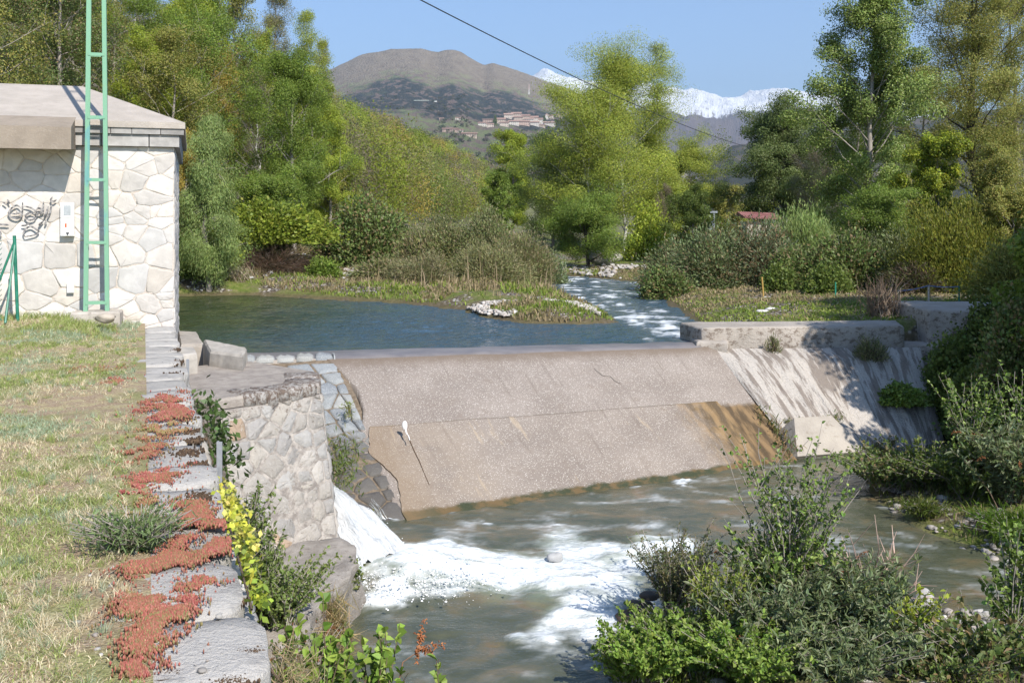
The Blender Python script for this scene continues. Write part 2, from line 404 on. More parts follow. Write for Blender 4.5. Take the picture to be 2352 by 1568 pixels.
# jet of white water from the sluice beside the pier
ns, nw = 46, 26
S, Wv = np.meshgrid(np.linspace(0, 1, ns), np.linspace(-1, 1, nw), indexing='ij')
jagw = 1 + (fbm(np.c_[S.ravel() * 5, (Wv.ravel() > 0) * 3.0], 12, 4).reshape(S.shape) - .5) * .5
c0, c1 = np.array([-2.75, 13.3]), np.array([-1.50, 11.7])
ctr = c0 + (c1 - c0) * S[..., None] ** 1.0
perp = np.array([.80, .60])
half = (.24 + .50 * S) * jagw
x = ctr[..., 0] + perp[0] * Wv * half; y = ctr[..., 1] + perp[1] * Wv * half
z = -1.98 - .08 * S - .55 * S ** 1.9 + .30 * (1 - Wv ** 2) - .30 * np.abs(Wv) ** 3
q = np.c_[x.ravel(), y.ravel(), z.ravel()]
st = np.c_[S.ravel() * 2.2, Wv.ravel() * 5]
jn = fbm(st * 2.2, 77, 5)
q[:, 2] += (jn - .5) * .24 * (.3 + S.ravel()); q[:, 0] += (fbm(st * 3, 79, 3) - .5) * .08
k = NT('falling_water'); p = k.attr('flow').outputs['Vector']
nn = k.noise(k.map(p, (1.5, 2.6, 1)), 2.0, 7, .7, 1.0)
struct('falling_water', mesh_np('falling_water', q, grid_faces(ns, nw), smooth=True, vattr={'flow': np.c_[st, np.zeros(len(st))]}),
       k.done(k.bsdf(k.ramp(nn, [(.34, (.58, .62, .64)), (.48, (.80, .82, .83)), (.62, (.93, .94, .94))]), .5, k.bump(nn, .8, .10), .3)), 'white jet of water gushing from the sluice beside the pier', 'water')
# trickle at the foot of the cobbles
jet_mat = k.m; r = rng(5); m = MB()
for i in range(9):
    a, b = PX(852 + r.uniform(-7, 7), 1150 + r.uniform(-8, 8), 14.15), PX(880 + r.uniform(-12, 14), 1192, 13.95); c = (a + b) / 2 + np.array([0, -.03, .06]); q = np.linspace(0, 1, 7)[:, None]
    m.tube(a * (1 - q) ** 2 + 2 * c * q * (1 - q) + b * q ** 2 + r.normal(size=(7, 3)) * .006, np.linspace(.003, .006, 7), 4, cap=False)
tag(m.build('trickle_water', m_flat('thin_water', (.34, .36, .36), .25, .5, 0, 12, .3)), 'thin white trickle at the lower left corner of the weir', 'water', None, 'structure')

# ------------------------------------------------------------------ mountains
class Mountain:
    def __init__(s, sky, d0, d1, y0, pw, seed, rough):
        s.px, s.py = np.array(sky, float).T; s.d0, s.d1, s.y0, s.pw, s.seed, s.rough = d0, d1, y0, pw, seed, rough
    def at(s, px, v):
        px = np.asarray(px, float); v = np.asarray(v, float)
        D = s.d0 + (s.d1 - s.d0) * v ** s.pw
        top = np.interp(px, s.px, s.py)
        z = EYE + (s.y0 + (top - s.y0) * np.minimum(v, 1) - HY) / -F * D
        X = (px - CX) / F * D
        q = np.stack([X, D, z], -1)
        return q
    def find(s, px, py):
        v = (s.y0 - py) / (s.y0 - np.interp(px, s.px, s.py)); q = s.at(px, v)
        return np.array([q[0], q[1], q[2] + float(s.relief(q[None])[0])])
    def relief(s, q):
        sc = 1.0 / (s.d1 * .055)
        r = 1 - np.abs(fbm(np.c_[q[:, 0], q[:, 1] * .6] * sc, s.seed, 5) * 2 - 1)
        return (r - .75) * s.rough * s.d1 * .02
    def build(s, name, mat, label, px0, px1, n, m):
        pxs = np.linspace(px0, px1, n); vs = np.r_[np.linspace(0, 1, m) ** .9]
        A, B = np.meshgrid(pxs, vs, indexing='ij')
        q = s.at(A.ravel(), B.ravel()); q[:, 2] += s.relief(q)
        Q = q.reshape(n, m, 3)
        back = [Q[:, -1] + np.array([0, s.d1 * dy, 0]) + np.array([0, 0, 1.]) * (-s.d1 * dz) for dy, dz in ((.03, .008), (.08, .03), (.3, .15))]
        Q = np.concatenate([Q] + [b[:, None] for b in back], 1)
        v = np.concatenate([B.reshape(n, m), np.ones((n, 3))], 1)
        return struct(name, mesh_np(name, Q.reshape(-1, 3), grid_faces(n, m + 3), smooth=True, vattr={'up': v.ravel(), 'side': np.repeat(pxs, m + 3) / 1000}), mat, label, 'mountain')

def finish_noise_skyline(sky, seed, amp, step=6):
    a = np.array(sky, float); x = np.arange(a[0, 0], a[-1, 0], step)
    return np.c_[x, np.interp(x, a[:, 0], a[:, 1]) + (fbm(np.c_[x / 45, x * 0], seed, 4) - .5) * amp * .6]
# brown mountain with the village
SKY1 = finish_noise_skyline([(300, 330), (500, 250), (700, 190), (785, 146), (820, 132), (850, 123), (900, 113), (940, 110), (965, 113), (990, 120), (1005, 122), (1022, 117), (1040, 115), (1058, 120), (1085, 137), (1112, 151), (1132, 146), (1160, 152), (1200, 165), (1250, 184), (1320, 212), (1400, 260), (1500, 330), (1600, 420), (1720, 495)], 5, 7)
MT1 = Mountain(SKY1, 650, 4200, 500, 1.7, 71, .20)
k = NT('brown_mountain'); p = k.pos(); up = k.attr('up').outputs['Fac']; sd = k.attr('side').outputs['Fac']
cv = k.n('CombineXYZ'); k.set(cv.inputs[0], k.math('MULTIPLY', sd, 5.2)); k.set(cv.inputs[1], k.math('MULTIPLY', up, 3.2)); cv = cv.outputs[0]
n1 = k.noise(k.map(cv, (1, 2.4, 1)), 2.2, 7, .62); n2 = k.noise(k.map(cv, (1, 2.0, 1)), 9, 7, .65); n3 = k.noise(k.map(cv, (1, 3, 1)), 34, 5, .6)
h = k.math('ADD', up, k.math('MULTIPLY', k.math('SUBTRACT', n1, .5), .30))
grass = k.ramp(n2, [(.3, (.20, .16, .125)), (.5, (.26, .215, .165)), (.7, (.31, .26, .20))])
wood = k.ramp(n3, [(.3, (.035, .048, .048)), (.55, (.055, .066, .062)), (.7, (.13, .10, .09))])  # slope and forest tones lightened for haze, partly put into the colour
bare = k.ramp(n2, [(.3, (.16, .125, .11)), (.5, (.25, .185, .16)), (.7, (.25, .22, .16))])
mead = k.ramp(n2, [(.3, (.17, .18, .09)), (.5, (.21, .25, .11)), (.72, (.26, .27, .15))])
low = k.mix(k.step(k.noise(k.map(cv, (1, 3.2, 1)), 5.5, 6, .65), .47, .56), mead, bare)
low = k.mix(k.math('MULTIPLY', k.step(n3, .55, .64), .8), low, (.085, .075, .07))
mid = k.mix(k.step(n2, .42, .56), bare, mead)
c = k.mix(k.step(h, .50, .60), low, mid)
band = k.math('MULTIPLY', k.step(h, .60, .64), k.step(h, .84, .77))
c = k.mix(k.math('MULTIPLY', band, k.step(n2, .40, .5)), c, wood)
c = k.mix(k.step(h, .79, .90), c, k.mix(k.math('MULTIPLY', k.step(n3, .6, .68), .6), grass, (.06, .065, .05)))
MT1.build('brown_mountain', k.done(k.bsdf(c, .95, k.bump(n3, .9, 25), .05)), 'bare brown mountain with a dark band of forest above the village', 300, 1720, 380, 150)
# snow range
SKY2 = finish_noise_skyline([(900, 300), (1130, 205), (1200, 178), (1226, 171), (1262, 164), (1300, 176), (1340, 184), (1400, 188), (1500, 204), (1560, 214), (1600, 211), (1650, 220), (1710, 219), (1740, 213), (1775, 202), (1810, 198), (1850, 207), (1880, 207), (1925, 224), (2000, 238), (2200, 262), (2400, 300), (2700, 360)], 9, 7)
MT2 = Mountain(SKY2, 3500, 10500, 470, 1.3, 73, .95)
k = NT('snow_mountain'); p = k.pos(); up = k.attr('up').outputs['Fac']; sd = k.attr('side').outputs['Fac']
cv = k.n('CombineXYZ'); k.set(cv.inputs[0], k.math('MULTIPLY', sd, 7)); k.set(cv.inputs[1], k.math('MULTIPLY', up, 4)); cv = cv.outputs[0]
n1 = k.noise(k.map(cv, (1.4, .8, 1), (0, 0, .6)), 2.2, 7, .66); n2 = k.noise(k.map(cv, (1.5, .7, 1), (0, 0, .5)), 9, 7, .7)
rock = k.ramp(n2, [(.3, (.12, .09, .085)), (.55, (.16, .125, .115)), (.75, (.19, .155, .14))])
sl = k.math('ADD', up, k.math('ADD', k.math('MULTIPLY', k.math('SUBTRACT', n1, .5), .38), k.math('MULTIPLY', k.math('SUBTRACT', n2, .5), .22)))
c = k.mix(k.step(sl, .795, .84), rock, (.84, .86, .90))
MT2.build('snow_mountain', k.done(k.bsdf(c, .85, k.bump(n2, .8, 60), .1)), 'long snow capped mountain range behind the valley', 900, 2700, 520, 130)
# wooded slope on the right, nearer than the snow
SKY3 = finish_noise_skyline([(1500, 520), (1560, 470), (1600, 420), (1640, 372), (1680, 340), (1740, 322), (1850, 300), (2000, 285), (2300, 250), (2700, 230)], 15, 9)
MT3 = Mountain(SKY3, 700, 2600, 520, 1.5, 75, .6)
k = NT('dark_slope'); p = k.pos(); n = k.noise(p, .012, 6, .65); n3 = k.noise(p, .06, 5, .7)
MT3.build('wooded_slope', k.done(k.bsdf(k.mix(k.step(n, .45, .6), k.ramp(n3, [(.3, (.025, .032, .026)), (.65, (.06, .06, .045))]), (.12, .10, .075)), .95, k.bump(n3, .8, 10), .05)), 'dark wooded slope rising behind the right hand trees', 1500, 2700, 160, 50)
# ------------------------------------------------------------------ masonry: irregular stones as real relief
def clip_poly(poly, n, c):
    out = []
    m = len(poly)
    for i in range(m):
        a, b = poly[i], poly[(i + 1) % m]; da, db = a @ n - c, b @ n - c
        if da <= 0: out.append(a)
        if (da < 0) != (db < 0) and da != db:
            out.append(a + (b - a) * (da / (da - db)))
    return out
def cells(u0, u1, v0, v1, cu, cv, jit, seed, sizevar=.35):
    """jittered courses of sites -> clipped Voronoi cells"""
    r = rng(seed); S = []
    v = v0; row = 0
    while v < v1:
        hgt = cv * (1 + r.uniform(-sizevar, sizevar)); u = u0 - r.uniform(0, cu)
        while u < u1 + cu:
            w = cu * (1 + r.uniform(-sizevar * 1.3, sizevar * 1.3))
            S.append((u + w / 2 + r.uniform(-jit, jit) * cu, v + hgt / 2 + r.uniform(-jit, jit) * cv)); u += w
        v += hgt; row += 1
    S = np.array(S); asp = cu / cv
    K = S * np.array([1, asp])
    out = []
    for i in range(len(S)):
        poly = [np.array(q, float) for q in ((u0, v0 * asp), (u1, v0 * asp), (u1, v1 * asp), (u0, v1 * asp))]
        d = np.linalg.norm(K - K[i], axis=1)
        for j in np.argsort(d)[1:18]:
            n = K[j] - K[i]; poly = clip_poly(poly, n, n @ (K[i] + K[j]) / 2)
            if len(poly) < 3: break
        if len(poly) >= 3:
            P = np.array(poly) / np.array([1, asp])
            ar = .5 * abs(np.sum(P[:, 0] * np.roll(P[:, 1], -1) - np.roll(P[:, 0], -1) * P[:, 1]))
            if ar > .08 * cu * cv: out.append(P)
    return out
def stones(mb, polys, fmap, cols, gap=.02, relief=.03, sink=.02, seed=0, rnd=2, bulge=.012, keep=None):
    r = rng(seed)
    for P in polys:
        c = P.mean(0)
        if keep is not None and not keep(c): continue
        ext = np.linalg.norm(P - c, axis=1).mean()
        P = np.stack([P, P * .62 + np.roll(P, -1, 0) * .38], 1).reshape(-1, 2); P = c + (P - c) * (1 + r.uniform(-.07, .05, (len(P), 1)))
        if ext < gap * 2.2: continue
        for _ in range(rnd):                                   # rounded corners
            P = np.stack([P * .86 + np.roll(P, -1, 0) * .14, P * .14 + np.roll(P, -1, 0) * .86], 1).reshape(-1, 2)
        n = len(P); hh = relief * r.uniform(.5, 1.25)
        sc = lambda k, w: np.c_[c + (P - c) * (1 - k / ext), np.full(n, w)]
        wob = 1 + r.uniform(-.05, .05, n)[:, None]
        rings = [sc(gap * .5, -sink), sc(gap * .75, hh * .45), sc(gap * .75 + min(.03, ext * .14), hh)]
        i4 = np.c_[c + (P - c) * .45, np.full(n, hh)]; i4[:, 2] += r.uniform(-bulge, bulge, n) + bulge
        rings.append(i4)
        for q in rings[1:]: q[:, :2] = c + (q[:, :2] - c) * wob
        V = np.concatenate(rings + [np.array([[c[0], c[1], hh + bulge]])])
        Q = [[k * n + i, k * n + (i + 1) % n, (k + 1) * n + (i + 1) % n, (k + 1) * n + i] for k in range(3) for i in range(n)]
        T = [[3 * n + i, 3 * n + (i + 1) % n, 4 * n] for i in range(n)]
        col = np.array(cols[r.integers(len(cols))]) * r.uniform(.85, 1.15)
        mb.add(fmap(V), Q, T, col, col)

# ------------------------------------------------------------------ materials of the built things
def m_mortar(name, a, b, sc=14):
    k = NT(name); p = k.pos(); n = k.noise(p, sc, 6, .65); n2 = k.noise(p, sc * 4, 4)
    return k.done(k.bsdf(k.mix(k.step(n, .35, .65), a, b), .95, k.bump(k.math('ADD', n, n2), .7, .02), .1))
M_MORTAR_H = m_mortar('warm_mortar', (.52, .45, .39), (.60, .53, .46))
M_MORTAR_P = m_mortar('old_mortar', (.22, .195, .175), (.42, .38, .34), 9)
def m_concrete(name, a, b, dirt=(.10, .08, .06), amt=.5, sc=2.5, bump=.4):
    k = NT(name); p = k.pos(); n = k.noise(p, sc, 7, .65); n2 = k.noise(p, sc * 14, 5, .6); n3 = k.noise(p, sc * 3, 6, .7)
    c = k.mix(k.step(n, .3, .7), a, b)
    c = k.mix(k.math('MULTIPLY', k.step(n3, .56, .72), amt), c, dirt)
    c = k.mix(k.math('MULTIPLY', k.step(n2, .6, .75), .25), c, (.62, .58, .53))
    return k.done(k.bsdf(c, .9, k.bump(k.math('ADD', n2, n3), bump, .02), .15))
M_ROOF = m_concrete('pale_concrete', (.36, .32, .28), (.44, .39, .345), (.24, .20, .16), .35)
M_CONC = m_concrete('weathered_concrete', (.36, .32, .28), (.50, .45, .40), (.10, .075, .055), .7)
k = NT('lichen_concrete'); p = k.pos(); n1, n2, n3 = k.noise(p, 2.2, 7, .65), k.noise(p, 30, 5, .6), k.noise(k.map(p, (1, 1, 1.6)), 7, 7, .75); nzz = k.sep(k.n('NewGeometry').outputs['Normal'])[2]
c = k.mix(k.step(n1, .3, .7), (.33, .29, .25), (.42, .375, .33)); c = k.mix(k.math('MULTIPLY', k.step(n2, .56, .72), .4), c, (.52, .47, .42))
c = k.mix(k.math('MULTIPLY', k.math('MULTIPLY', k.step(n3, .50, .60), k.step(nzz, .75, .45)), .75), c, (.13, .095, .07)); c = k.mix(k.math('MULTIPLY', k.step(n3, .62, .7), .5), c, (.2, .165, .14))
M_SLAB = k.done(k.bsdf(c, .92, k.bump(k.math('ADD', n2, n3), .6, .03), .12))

# ------------------------------------------------------------------ stone house
C0 = np.array([-5.27, 15.6]); LU = np.array([-.952, -.305]); NF = np.array([.305, -.952])
def HW(u, o, z): return np.array([*(C0 + LU * u + NF * o), z])
def HWv(V): return np.c_[C0[None] + V[:, :1] * LU + V[:, 2:3] * NF, V[:, 1]]
house = thing('stone_house', 'small stone house with flat hipped concrete roof beside the pond', 'house', HW(3, -2.6, 0))
hp = np.array(house.location)
def child(mb, name, mat, par, base, **kw): 
    for i in range(len(mb.V)): mb.V[i] = mb.V[i] - np.asarray(base)
    return mb.build(name, mat, par, fix=True, **kw)
HLEN, HDEP, ZW = 8.0, 5.2, 2.74
m = MB()
for (u0, o0, u1, o1) in ((0, 0, HLEN, 0), (0, -HDEP, 0, 0), (HLEN, 0, HLEN, -HDEP), (HLEN, -HDEP, 0, -HDEP)):
    pass
m.hexa([HW(0, 0, -1.6), HW(0, -HDEP, -1.6), HW(HLEN, -HDEP, -1.6), HW(HLEN, 0, -1.6)], [HW(0, 0, ZW), HW(0, -HDEP, ZW), HW(HLEN, -HDEP, ZW), HW(HLEN, 0, ZW)])
wall = child(m, 'wall', M_MORTAR_H, house, hp)
HC = [(.57, .53, .49), (.60, .56, .515), (.55, .515, .48), (.52, .50, .48), (.61, .56, .505), (.59, .535, .475), (.56, .53, .50)]
m = MB()
stones(m, cells(0.0, HLEN, -.3, ZW, .42, .29, .36, 11, .62), lambda V: HWv(V), HC, .009, .003, .005, 4, 1, .004)
M_HST = m_col('pale_granite', .85, .15, .2, 24, .35)
child(m, 'stone_facing', M_HST, wall, hp, smooth=True, col=True)
m = MB()       # side wall stones, facing the pond
SB = -NF
stones(m, cells(0, HDEP, -1.4, ZW, .45, .34, .22, 12, .4), lambda V: np.c_[C0[None] + V[:, :1] * SB - V[:, 2:3] * LU, V[:, 1]], HC, .016, .016, .015, 5, 1, .008)
child(m, 'stone_facing', M_STONE, wall, hp, smooth=True, col=True)
# cornice of cut stone, then the roof
m = MB(); r = rng(3); u = -.09
while u < HLEN:
    w = r.uniform(.42, .75)
    g = r.uniform(.34, .46)
    m.hexa([HW(u + .008, .09, 2.745), HW(u + .008, -.2, 2.745), HW(u + w - .008, -.2, 2.745), HW(u + w - .008, .09, 2.745)], [HW(u + .008, .095, 2.925), HW(u + .008, -.2, 2.925), HW(u + w - .008, -.2, 2.925), HW(u + w - .008, .095, 2.925)], (g, g * .95, g * .9)); u += w
u = -.15
while u < HLEN:
    w = r.uniform(.25, .5); g = r.uniform(.26, .38)
    m.hexa([HW(u, .14, 2.93), HW(u, -.2, 2.93), HW(u + w - .01, -.2, 2.93), HW(u + w - .01, .14, 2.93)], [HW(u, .145, 3.02), HW(u, -.2, 3.02), HW(u + w - .01, -.2, 3.02), HW(u + w - .01, .145, 3.02)], (g, g * .95, g * .9)); u += w
o = .2
while o < HDEP:
    w = r.uniform(.4, .7); g = r.uniform(.26, .4)
    m.hexa([HW(-.09, -o, 2.747), HW(-.09, -o - w + .01, 2.747), HW(.15, -o - w + .01, 2.747), HW(.15, -o, 2.747)], [HW(-.10, -o, 2.99), HW(-.10, -o - w + .01, 2.99), HW(.15, -o - w + .01, 2.99), HW(.15, -o, 2.99)], (g, g * .95, g * .9)); o += w
child(m, 'cornice', M_STONE, house, hp, col=True)
m = MB()
e = .17; zr = 3.95
f0, f1, b1, b0 = HW(-e, e, 3.022), HW(HLEN, e, 3.022), HW(HLEN, -HDEP - e, 3.022), HW(-e, -HDEP - e, 3.022)
t0, t1, t2, t3 = [q + np.array([0, 0, .095]) for q in (f0, f1, b1, b0)]
ra, rb = HW(1.55, -2.55, zr), HW(HLEN - 1.5, -2.55, zr)
m.add([f0, f1, b1, b0, t0, t1, t2, t3, ra, rb], [[0, 1, 2, 3], [4, 5, 1, 0][::-1], [5, 6, 2, 1][::-1], [6, 7, 3, 2][::-1], [7, 4, 0, 3][::-1], [4, 5, 9, 8][::-1], [6, 7, 8, 9][::-1]], [[7, 4, 8][::-1], [5, 6, 9][::-1]])
roof = child(m, 'roof', M_ROOF, house, hp)
sl = (zr - 3.117) / 2.7
m = MB(); cu = 1.40
zt = lambda o: 3.117 - (o - e) * sl + .004
m.hexa([HW(cu, .68, 2.64), HW(cu, .02, 2.68), HW(HLEN, .02, 2.68), HW(HLEN, .68, 2.64)], [HW(cu, .68, zt(.68)), HW(cu, .02, zt(.02)), HW(HLEN, .02, zt(.02)), HW(HLEN, .68, zt(.68))])
child(m, 'canopy', m_concrete('canopy_concrete', (.24, .20, .16), (.31, .26, .21), (.22, .17, .13), .3), house, hp)
# spray-painted scrawl: strokes in (px, py) of the photograph's close-up (0-300, 480-800), laid on the wall
def graf(pts): 
    out = []
    for (gx_, gy_) in pts:
        X, Yp = gx_ / 1470 * 300 * .91875, (480 + gy_ / 1568 * 320) * .91875
        kx = (X - CX) / F; u = (C0[0] - kx * C0[1]) / (kx * LU[1] - LU[0]); Yw = C0[1] + LU[1] * u
        out.append((u, EYE - (Yp - HY) / F * Yw))
    return np.array(out)
def smoothpts(P, n=6):
    P = np.asarray(P, float); Q = np.r_[2 * P[:1] - P[1:2], P, 2 * P[-1:] - P[-2:-1]]; out = []
    for i in range(1, len(Q) - 2):
        for t in np.arange(n) / n:
            out.append(.5 * ((2 * Q[i]) + (Q[i + 1] - Q[i - 1]) * t + (2 * Q[i - 1] - 5 * Q[i] + 4 * Q[i + 1] - Q[i + 2]) * t ** 2 + (3 * Q[i] - Q[i - 1] - 3 * Q[i + 1] + Q[i + 2]) * t ** 3))
    return np.array(out + [Q[-2]])
strokes = [[(40, 120), (90, 165)], [(100, 90), (125, 150)], [(265, 200), (215, 165), (150, 200), (115, 260), (150, 310), (220, 325), (270, 290), (285, 200), (285, 130)], [(140, 265), (200, 268), (270, 250)],
           [(300, 175), (370, 190), (430, 225), (470, 265), (440, 310)], [(440, 270), (380, 255), (330, 280), (325, 320), (370, 345), (430, 330), (450, 290)], [(450, 220), (480, 200), (515, 215), (510, 255), (475, 260)],
           [(540, 120), (535, 190), (530, 250), (470, 270)], [(600, 180), (575, 250), (545, 310)], [(640, 160), (620, 240), (585, 320)], [(650, 60), (630, 100), (660, 120), (700, 95)], [(540, 350), (490, 410), (500, 390)], [(580, 350), (555, 405)],
           [(270, 410), (320, 410), (370, 380)], [(310, 545), (295, 500), (330, 445), (390, 425), (450, 460), (480, 485), (430, 525), (310, 548)], [(480, 400), (520, 380)], [(0, 395), (60, 400), (120, 405)], [(0, 470), (20, 510), (0, 550)]]
gmb = [MB(), MB()]
for si, s_ in enumerate(strokes):
    m = gmb[0] if si < 13 else gmb[1]
    P = graf(smoothpts(s_)); d = np.gradient(P, axis=0); d /= np.maximum(np.linalg.norm(d, axis=1, keepdims=True), 1e-9); nn = np.c_[-d[:, 1], d[:, 0]]
    wv = .014 * (1 - .5 * np.abs(np.linspace(-1, 1, len(P))) ** 3)[:, None]
    A, B = P + nn * wv, P - nn * wv; n = len(P)
    V = np.r_[np.c_[A, np.full(n, .066)], np.c_[B, np.full(n, .066)], np.c_[A, np.full(n, .060)], np.c_[B, np.full(n, .060)]]
    Q = [[i, i + 1, n + i + 1, n + i] for i in range(n - 1)] + [[2 * n + i, 3 * n + i, 3 * n + i + 1, 2 * n + i + 1] for i in range(n - 1)] + [[i, 2 * n + i, 2 * n + i + 1, i + 1] for i in range(n - 1)] + [[n + i, n + i + 1, 3 * n + i + 1, 3 * n + i] for i in range(n - 1)]
    m.add(HWv(V), Q)
gmat = NT('spray_paint'); gp = gmat.pos(); gn = gmat.noise(gp, 22, 5, .7)
GM = gmat.done(gmat.bsdf(gmat.mix(gmat.step(gn, .4, .6), (.07, .07, .075), (.34, .32, .31)), .7))
for _i, _m in enumerate(gmb): child(_m, 'graffiti', GM, wall, hp)

# meter box and blank plate on the wall
def wall_uz(px, py):
    kx = (px - CX) / F; u = (C0[0] - kx * C0[1]) / (kx * LU[1] - LU[0]); return u, EYE - (py - HY) / F * (C0[1] + LU[1] * u)
def wall_box(mb, px0, py0, px1, py1, o0, o1, c=None):
    (ua, za), (ub, zb) = wall_uz(px0, py0), wall_uz(px1, py1)
    return mb.hexa([HW(ub, o1, zb), HW(ub, o0, zb), HW(ua, o0, zb), HW(ua, o1, zb)], [HW(ub, o1, za), HW(ub, o0, za), HW(ua, o0, za), HW(ua, o1, za)], c)
W_PLAS = m_flat('white_plastic', (.80, .79, .77), .4, .4, 0, 30, .03)
u_, z_ = wall_uz(156, 543); mp = HW(u_, .05, z_)
meter = thing('meter_box', 'white electricity meter box with small window on the house wall', 'meter box', mp)
m = MB(); wall_box(m, 141, 466, 172, 542, .03, .115); child(m, 'body', W_PLAS, meter, mp)
m = MB(); wall_box(m, 142, 468, 171, 500, .117, .128); door = child(m, 'window_frame', W_PLAS, meter, mp)
m = MB(); wall_box(m, 148, 472, 165, 495, .129, .133); child(m, 'window_pane', m_flat('grey_glass', (.36, .38, .40), .15, .5), door, mp)
m = MB(); wall_box(m, 142, 502, 171, 541, .117, .127); dr = child(m, 'door', W_PLAS, meter, mp)
m = MB(); wall_box(m, 151, 513, 155.5, 522, .128, .133); child(m, 'warning_mark', m_flat('orange_red_paint', (.55, .13, .06), .5), dr, mp)
m = MB(); wall_box(m, 154, 533.5, 161, 536.5, .128, .133); wall_box(m, 155.5, 537, 159, 539.5, .128, .133); child(m, 'lock', m_flat('dark_plastic', (.05, .05, .06), .5), dr, mp)
u_, z_ = wall_uz(163, 671); mp = HW(u_, .05, z_)
pl = thing('wall_plate', 'blank white plate fixed low on the house wall', 'plate', mp)
m = MB(); wall_box(m, 155, 645, 171, 671, .05, .075); child(m, 'plate', W_PLAS, pl, mp)

# ------------------------------------------------------------------ lattice pole
G_POLE = NT('green_paint'); gp = G_POLE.pos(); gn = G_POLE.noise(G_POLE.map(gp, (1, 1, .35)), 3.0, 5); gn2 = G_POLE.noise(gp, 30, 5, .7)
gc = G_POLE.mix(G_POLE.step(gn, .58, .66), (.18, .36, .235), (.13, .31, .29)); gc = G_POLE.mix(G_POLE.step(gn2, .62, .72), gc, (.24, .20, .13))
G_POLE = G_POLE.done(G_POLE.bsdf(gc, .5, G_POLE.bump(gn2, .1, .003), .35))
PO = .36; PU = 1.085; ZB, ZT = .285, 7.7
pp = HW(PU, PO, .1)
pole = thing('lattice_pole', 'tall green steel ladder pole standing before the stone house', 'pole', pp)
def rail_u(z, sgn): 
    t = (z - ZB) / (ZT - ZB); return PU - sgn * (.150 - .072 * t)
for sgn in (-1, 1):
    m = MB()
    for (o0, o1, w0, w1) in ((-.05, .05, -.030, -.024), (.044, .05, -.024, .030), (-.05, -.044, -.024, .030)):     # channel section
        ww = (w0, w1) if sgn < 0 else (-w1, -w0)
        a, b = rail_u(ZB, sgn), rail_u(ZT, sgn)
        m.hexa([HW(a - ww[0], PO + o1, ZB - .1), HW(a - ww[0], PO + o0, ZB - .1), HW(a - ww[1], PO + o0, ZB - .1), HW(a - ww[1], PO + o1, ZB - .1)][::-1] if False else
               [HW(a - ww[1], PO + o1, ZB - .1), HW(a - ww[1], PO + o0, ZB - .1), HW(a - ww[0], PO + o0, ZB - .1), HW(a - ww[0], PO + o1, ZB - .1)][::-1],
               [HW(b - ww[1], PO + o1, ZT), HW(b - ww[1], PO + o0, ZT), HW(b - ww[0], PO + o0, ZT), HW(b - ww[0], PO + o1, ZT)][::-1])
    child(m, 'rail', G_POLE, pole, pp)
for i, pyr in enumerate((695, 557, 413, 270, 126, -17, -160, -300, -395)):
    z = EYE - (pyr - HY) / F * (HW(PU, PO, 0)[1]); w = abs(rail_u(z, 1) - PU)
    for oo in (.052, -.058):
        m = MB()
        m.hexa([HW(PU - w, PO + oo + .006, z - .022), HW(PU - w, PO + oo, z - .022), HW(PU + w, PO + oo, z - .022), HW(PU + w, PO + oo + .006, z - .022)][::-1],
               [HW(PU - w, PO + oo + .006, z + .022), HW(PU - w, PO + oo, z + .022), HW(PU + w, PO + oo, z + .022), HW(PU + w, PO + oo + .006, z + .022)][::-1])
        child(m, 'rung', G_POLE, pole, pp)
m = MB(); r = rng(8)
poly = [HW(PU - .34, PO + .22, 0)[:2], HW(PU - .36, PO - .2, 0)[:2], HW(PU + .32, PO - .22, 0)[:2], HW(PU + .34, PO + .2, 0)[:2]]
m.prism(poly, -.1, .262, .025); child(m, 'footing', M_CONC, pole, pp)
# overhead cable
A, B = HW(PU, PO + .12, 7.42), PX(1690, 330, 60)
t = np.linspace(0, 1.25, 60); cab = A + (B - A) * t[:, None]; cab[:, 2] -= 4 * .45 * t * (1 - t) * 1.0
m = MB(); m.tube(cab, .016, 5)
tw = cab + np.c_[np.cos(t * 900), t * 0, np.sin(t * 900)] * .012
tag(m.build('power_cable', m_flat('black_cable', (.025, .025, .03), .5)), 'thin black overhead cable strung across the sky', 'cable')

# ------------------------------------------------------------------ wire fence by the house
FG = m_flat('dark_green_paint', (.02, .17, .11), .45, .4, 0, 14, .25)
FO = .75
def fpt(px, py, o=FO):
    kx = (px - CX) / F; c = C0 + NF * o; u = (c[0] - kx * c[1]) / (kx * LU[1] - LU[0]); return HW(u, o, EYE - (py - HY) / F * (c[1] + LU[1] * u))
p0, p1 = fpt(33, 541), fpt(41, 728)
fb_ = p1.copy(); fence = thing('wire_fence', 'green wire mesh fence with leaning post beside the house', 'fence', fb_)
m = MB(); m.tube([p1 - [0, 0, .1], p0], .024, 8); child(m, 'post', FG, fence, fb_)
m = MB(); m.tube([fpt(34, 560), fpt(12, 725, FO + .45) - [0, 0, .1]], .017, 6); child(m, 'brace', FG, fence, fb_)
m = MB(); m.tube([fpt(33, 556), fpt(-40, 728) - [0, 0, .1]], .017, 6); child(m, 'brace', FG, fence, fb_)
m = MB()
uR, uL = 2.30, 4.2; zb, zt_ = .2, 1.32; stp = .062
q = uR
while q < uL + 1.2:
    for sg in (-1, 1):
        a = np.array([q, zb]); b = np.array([q + sg * (zt_ - zb) * .85, zt_])
        P = []
        for tt_ in np.linspace(0, 1, 3):
            P.append(a + (b - a) * tt_)
        P = np.array(P)
        if sg < 0 and P[-1, 0] < uR:
            f_ = (P[0, 0] - uR) / max(P[0, 0] - P[-1, 0], 1e-6); P = np.array([P[0], P[0] + (P[-1] - P[0]) * f_])
        if np.linalg.norm(P[-1] - P[0]) > .03: m.tube(HWv(np.c_[P, np.full(len(P), FO - .02)]), .005, 3, cap=False)
    q += stp
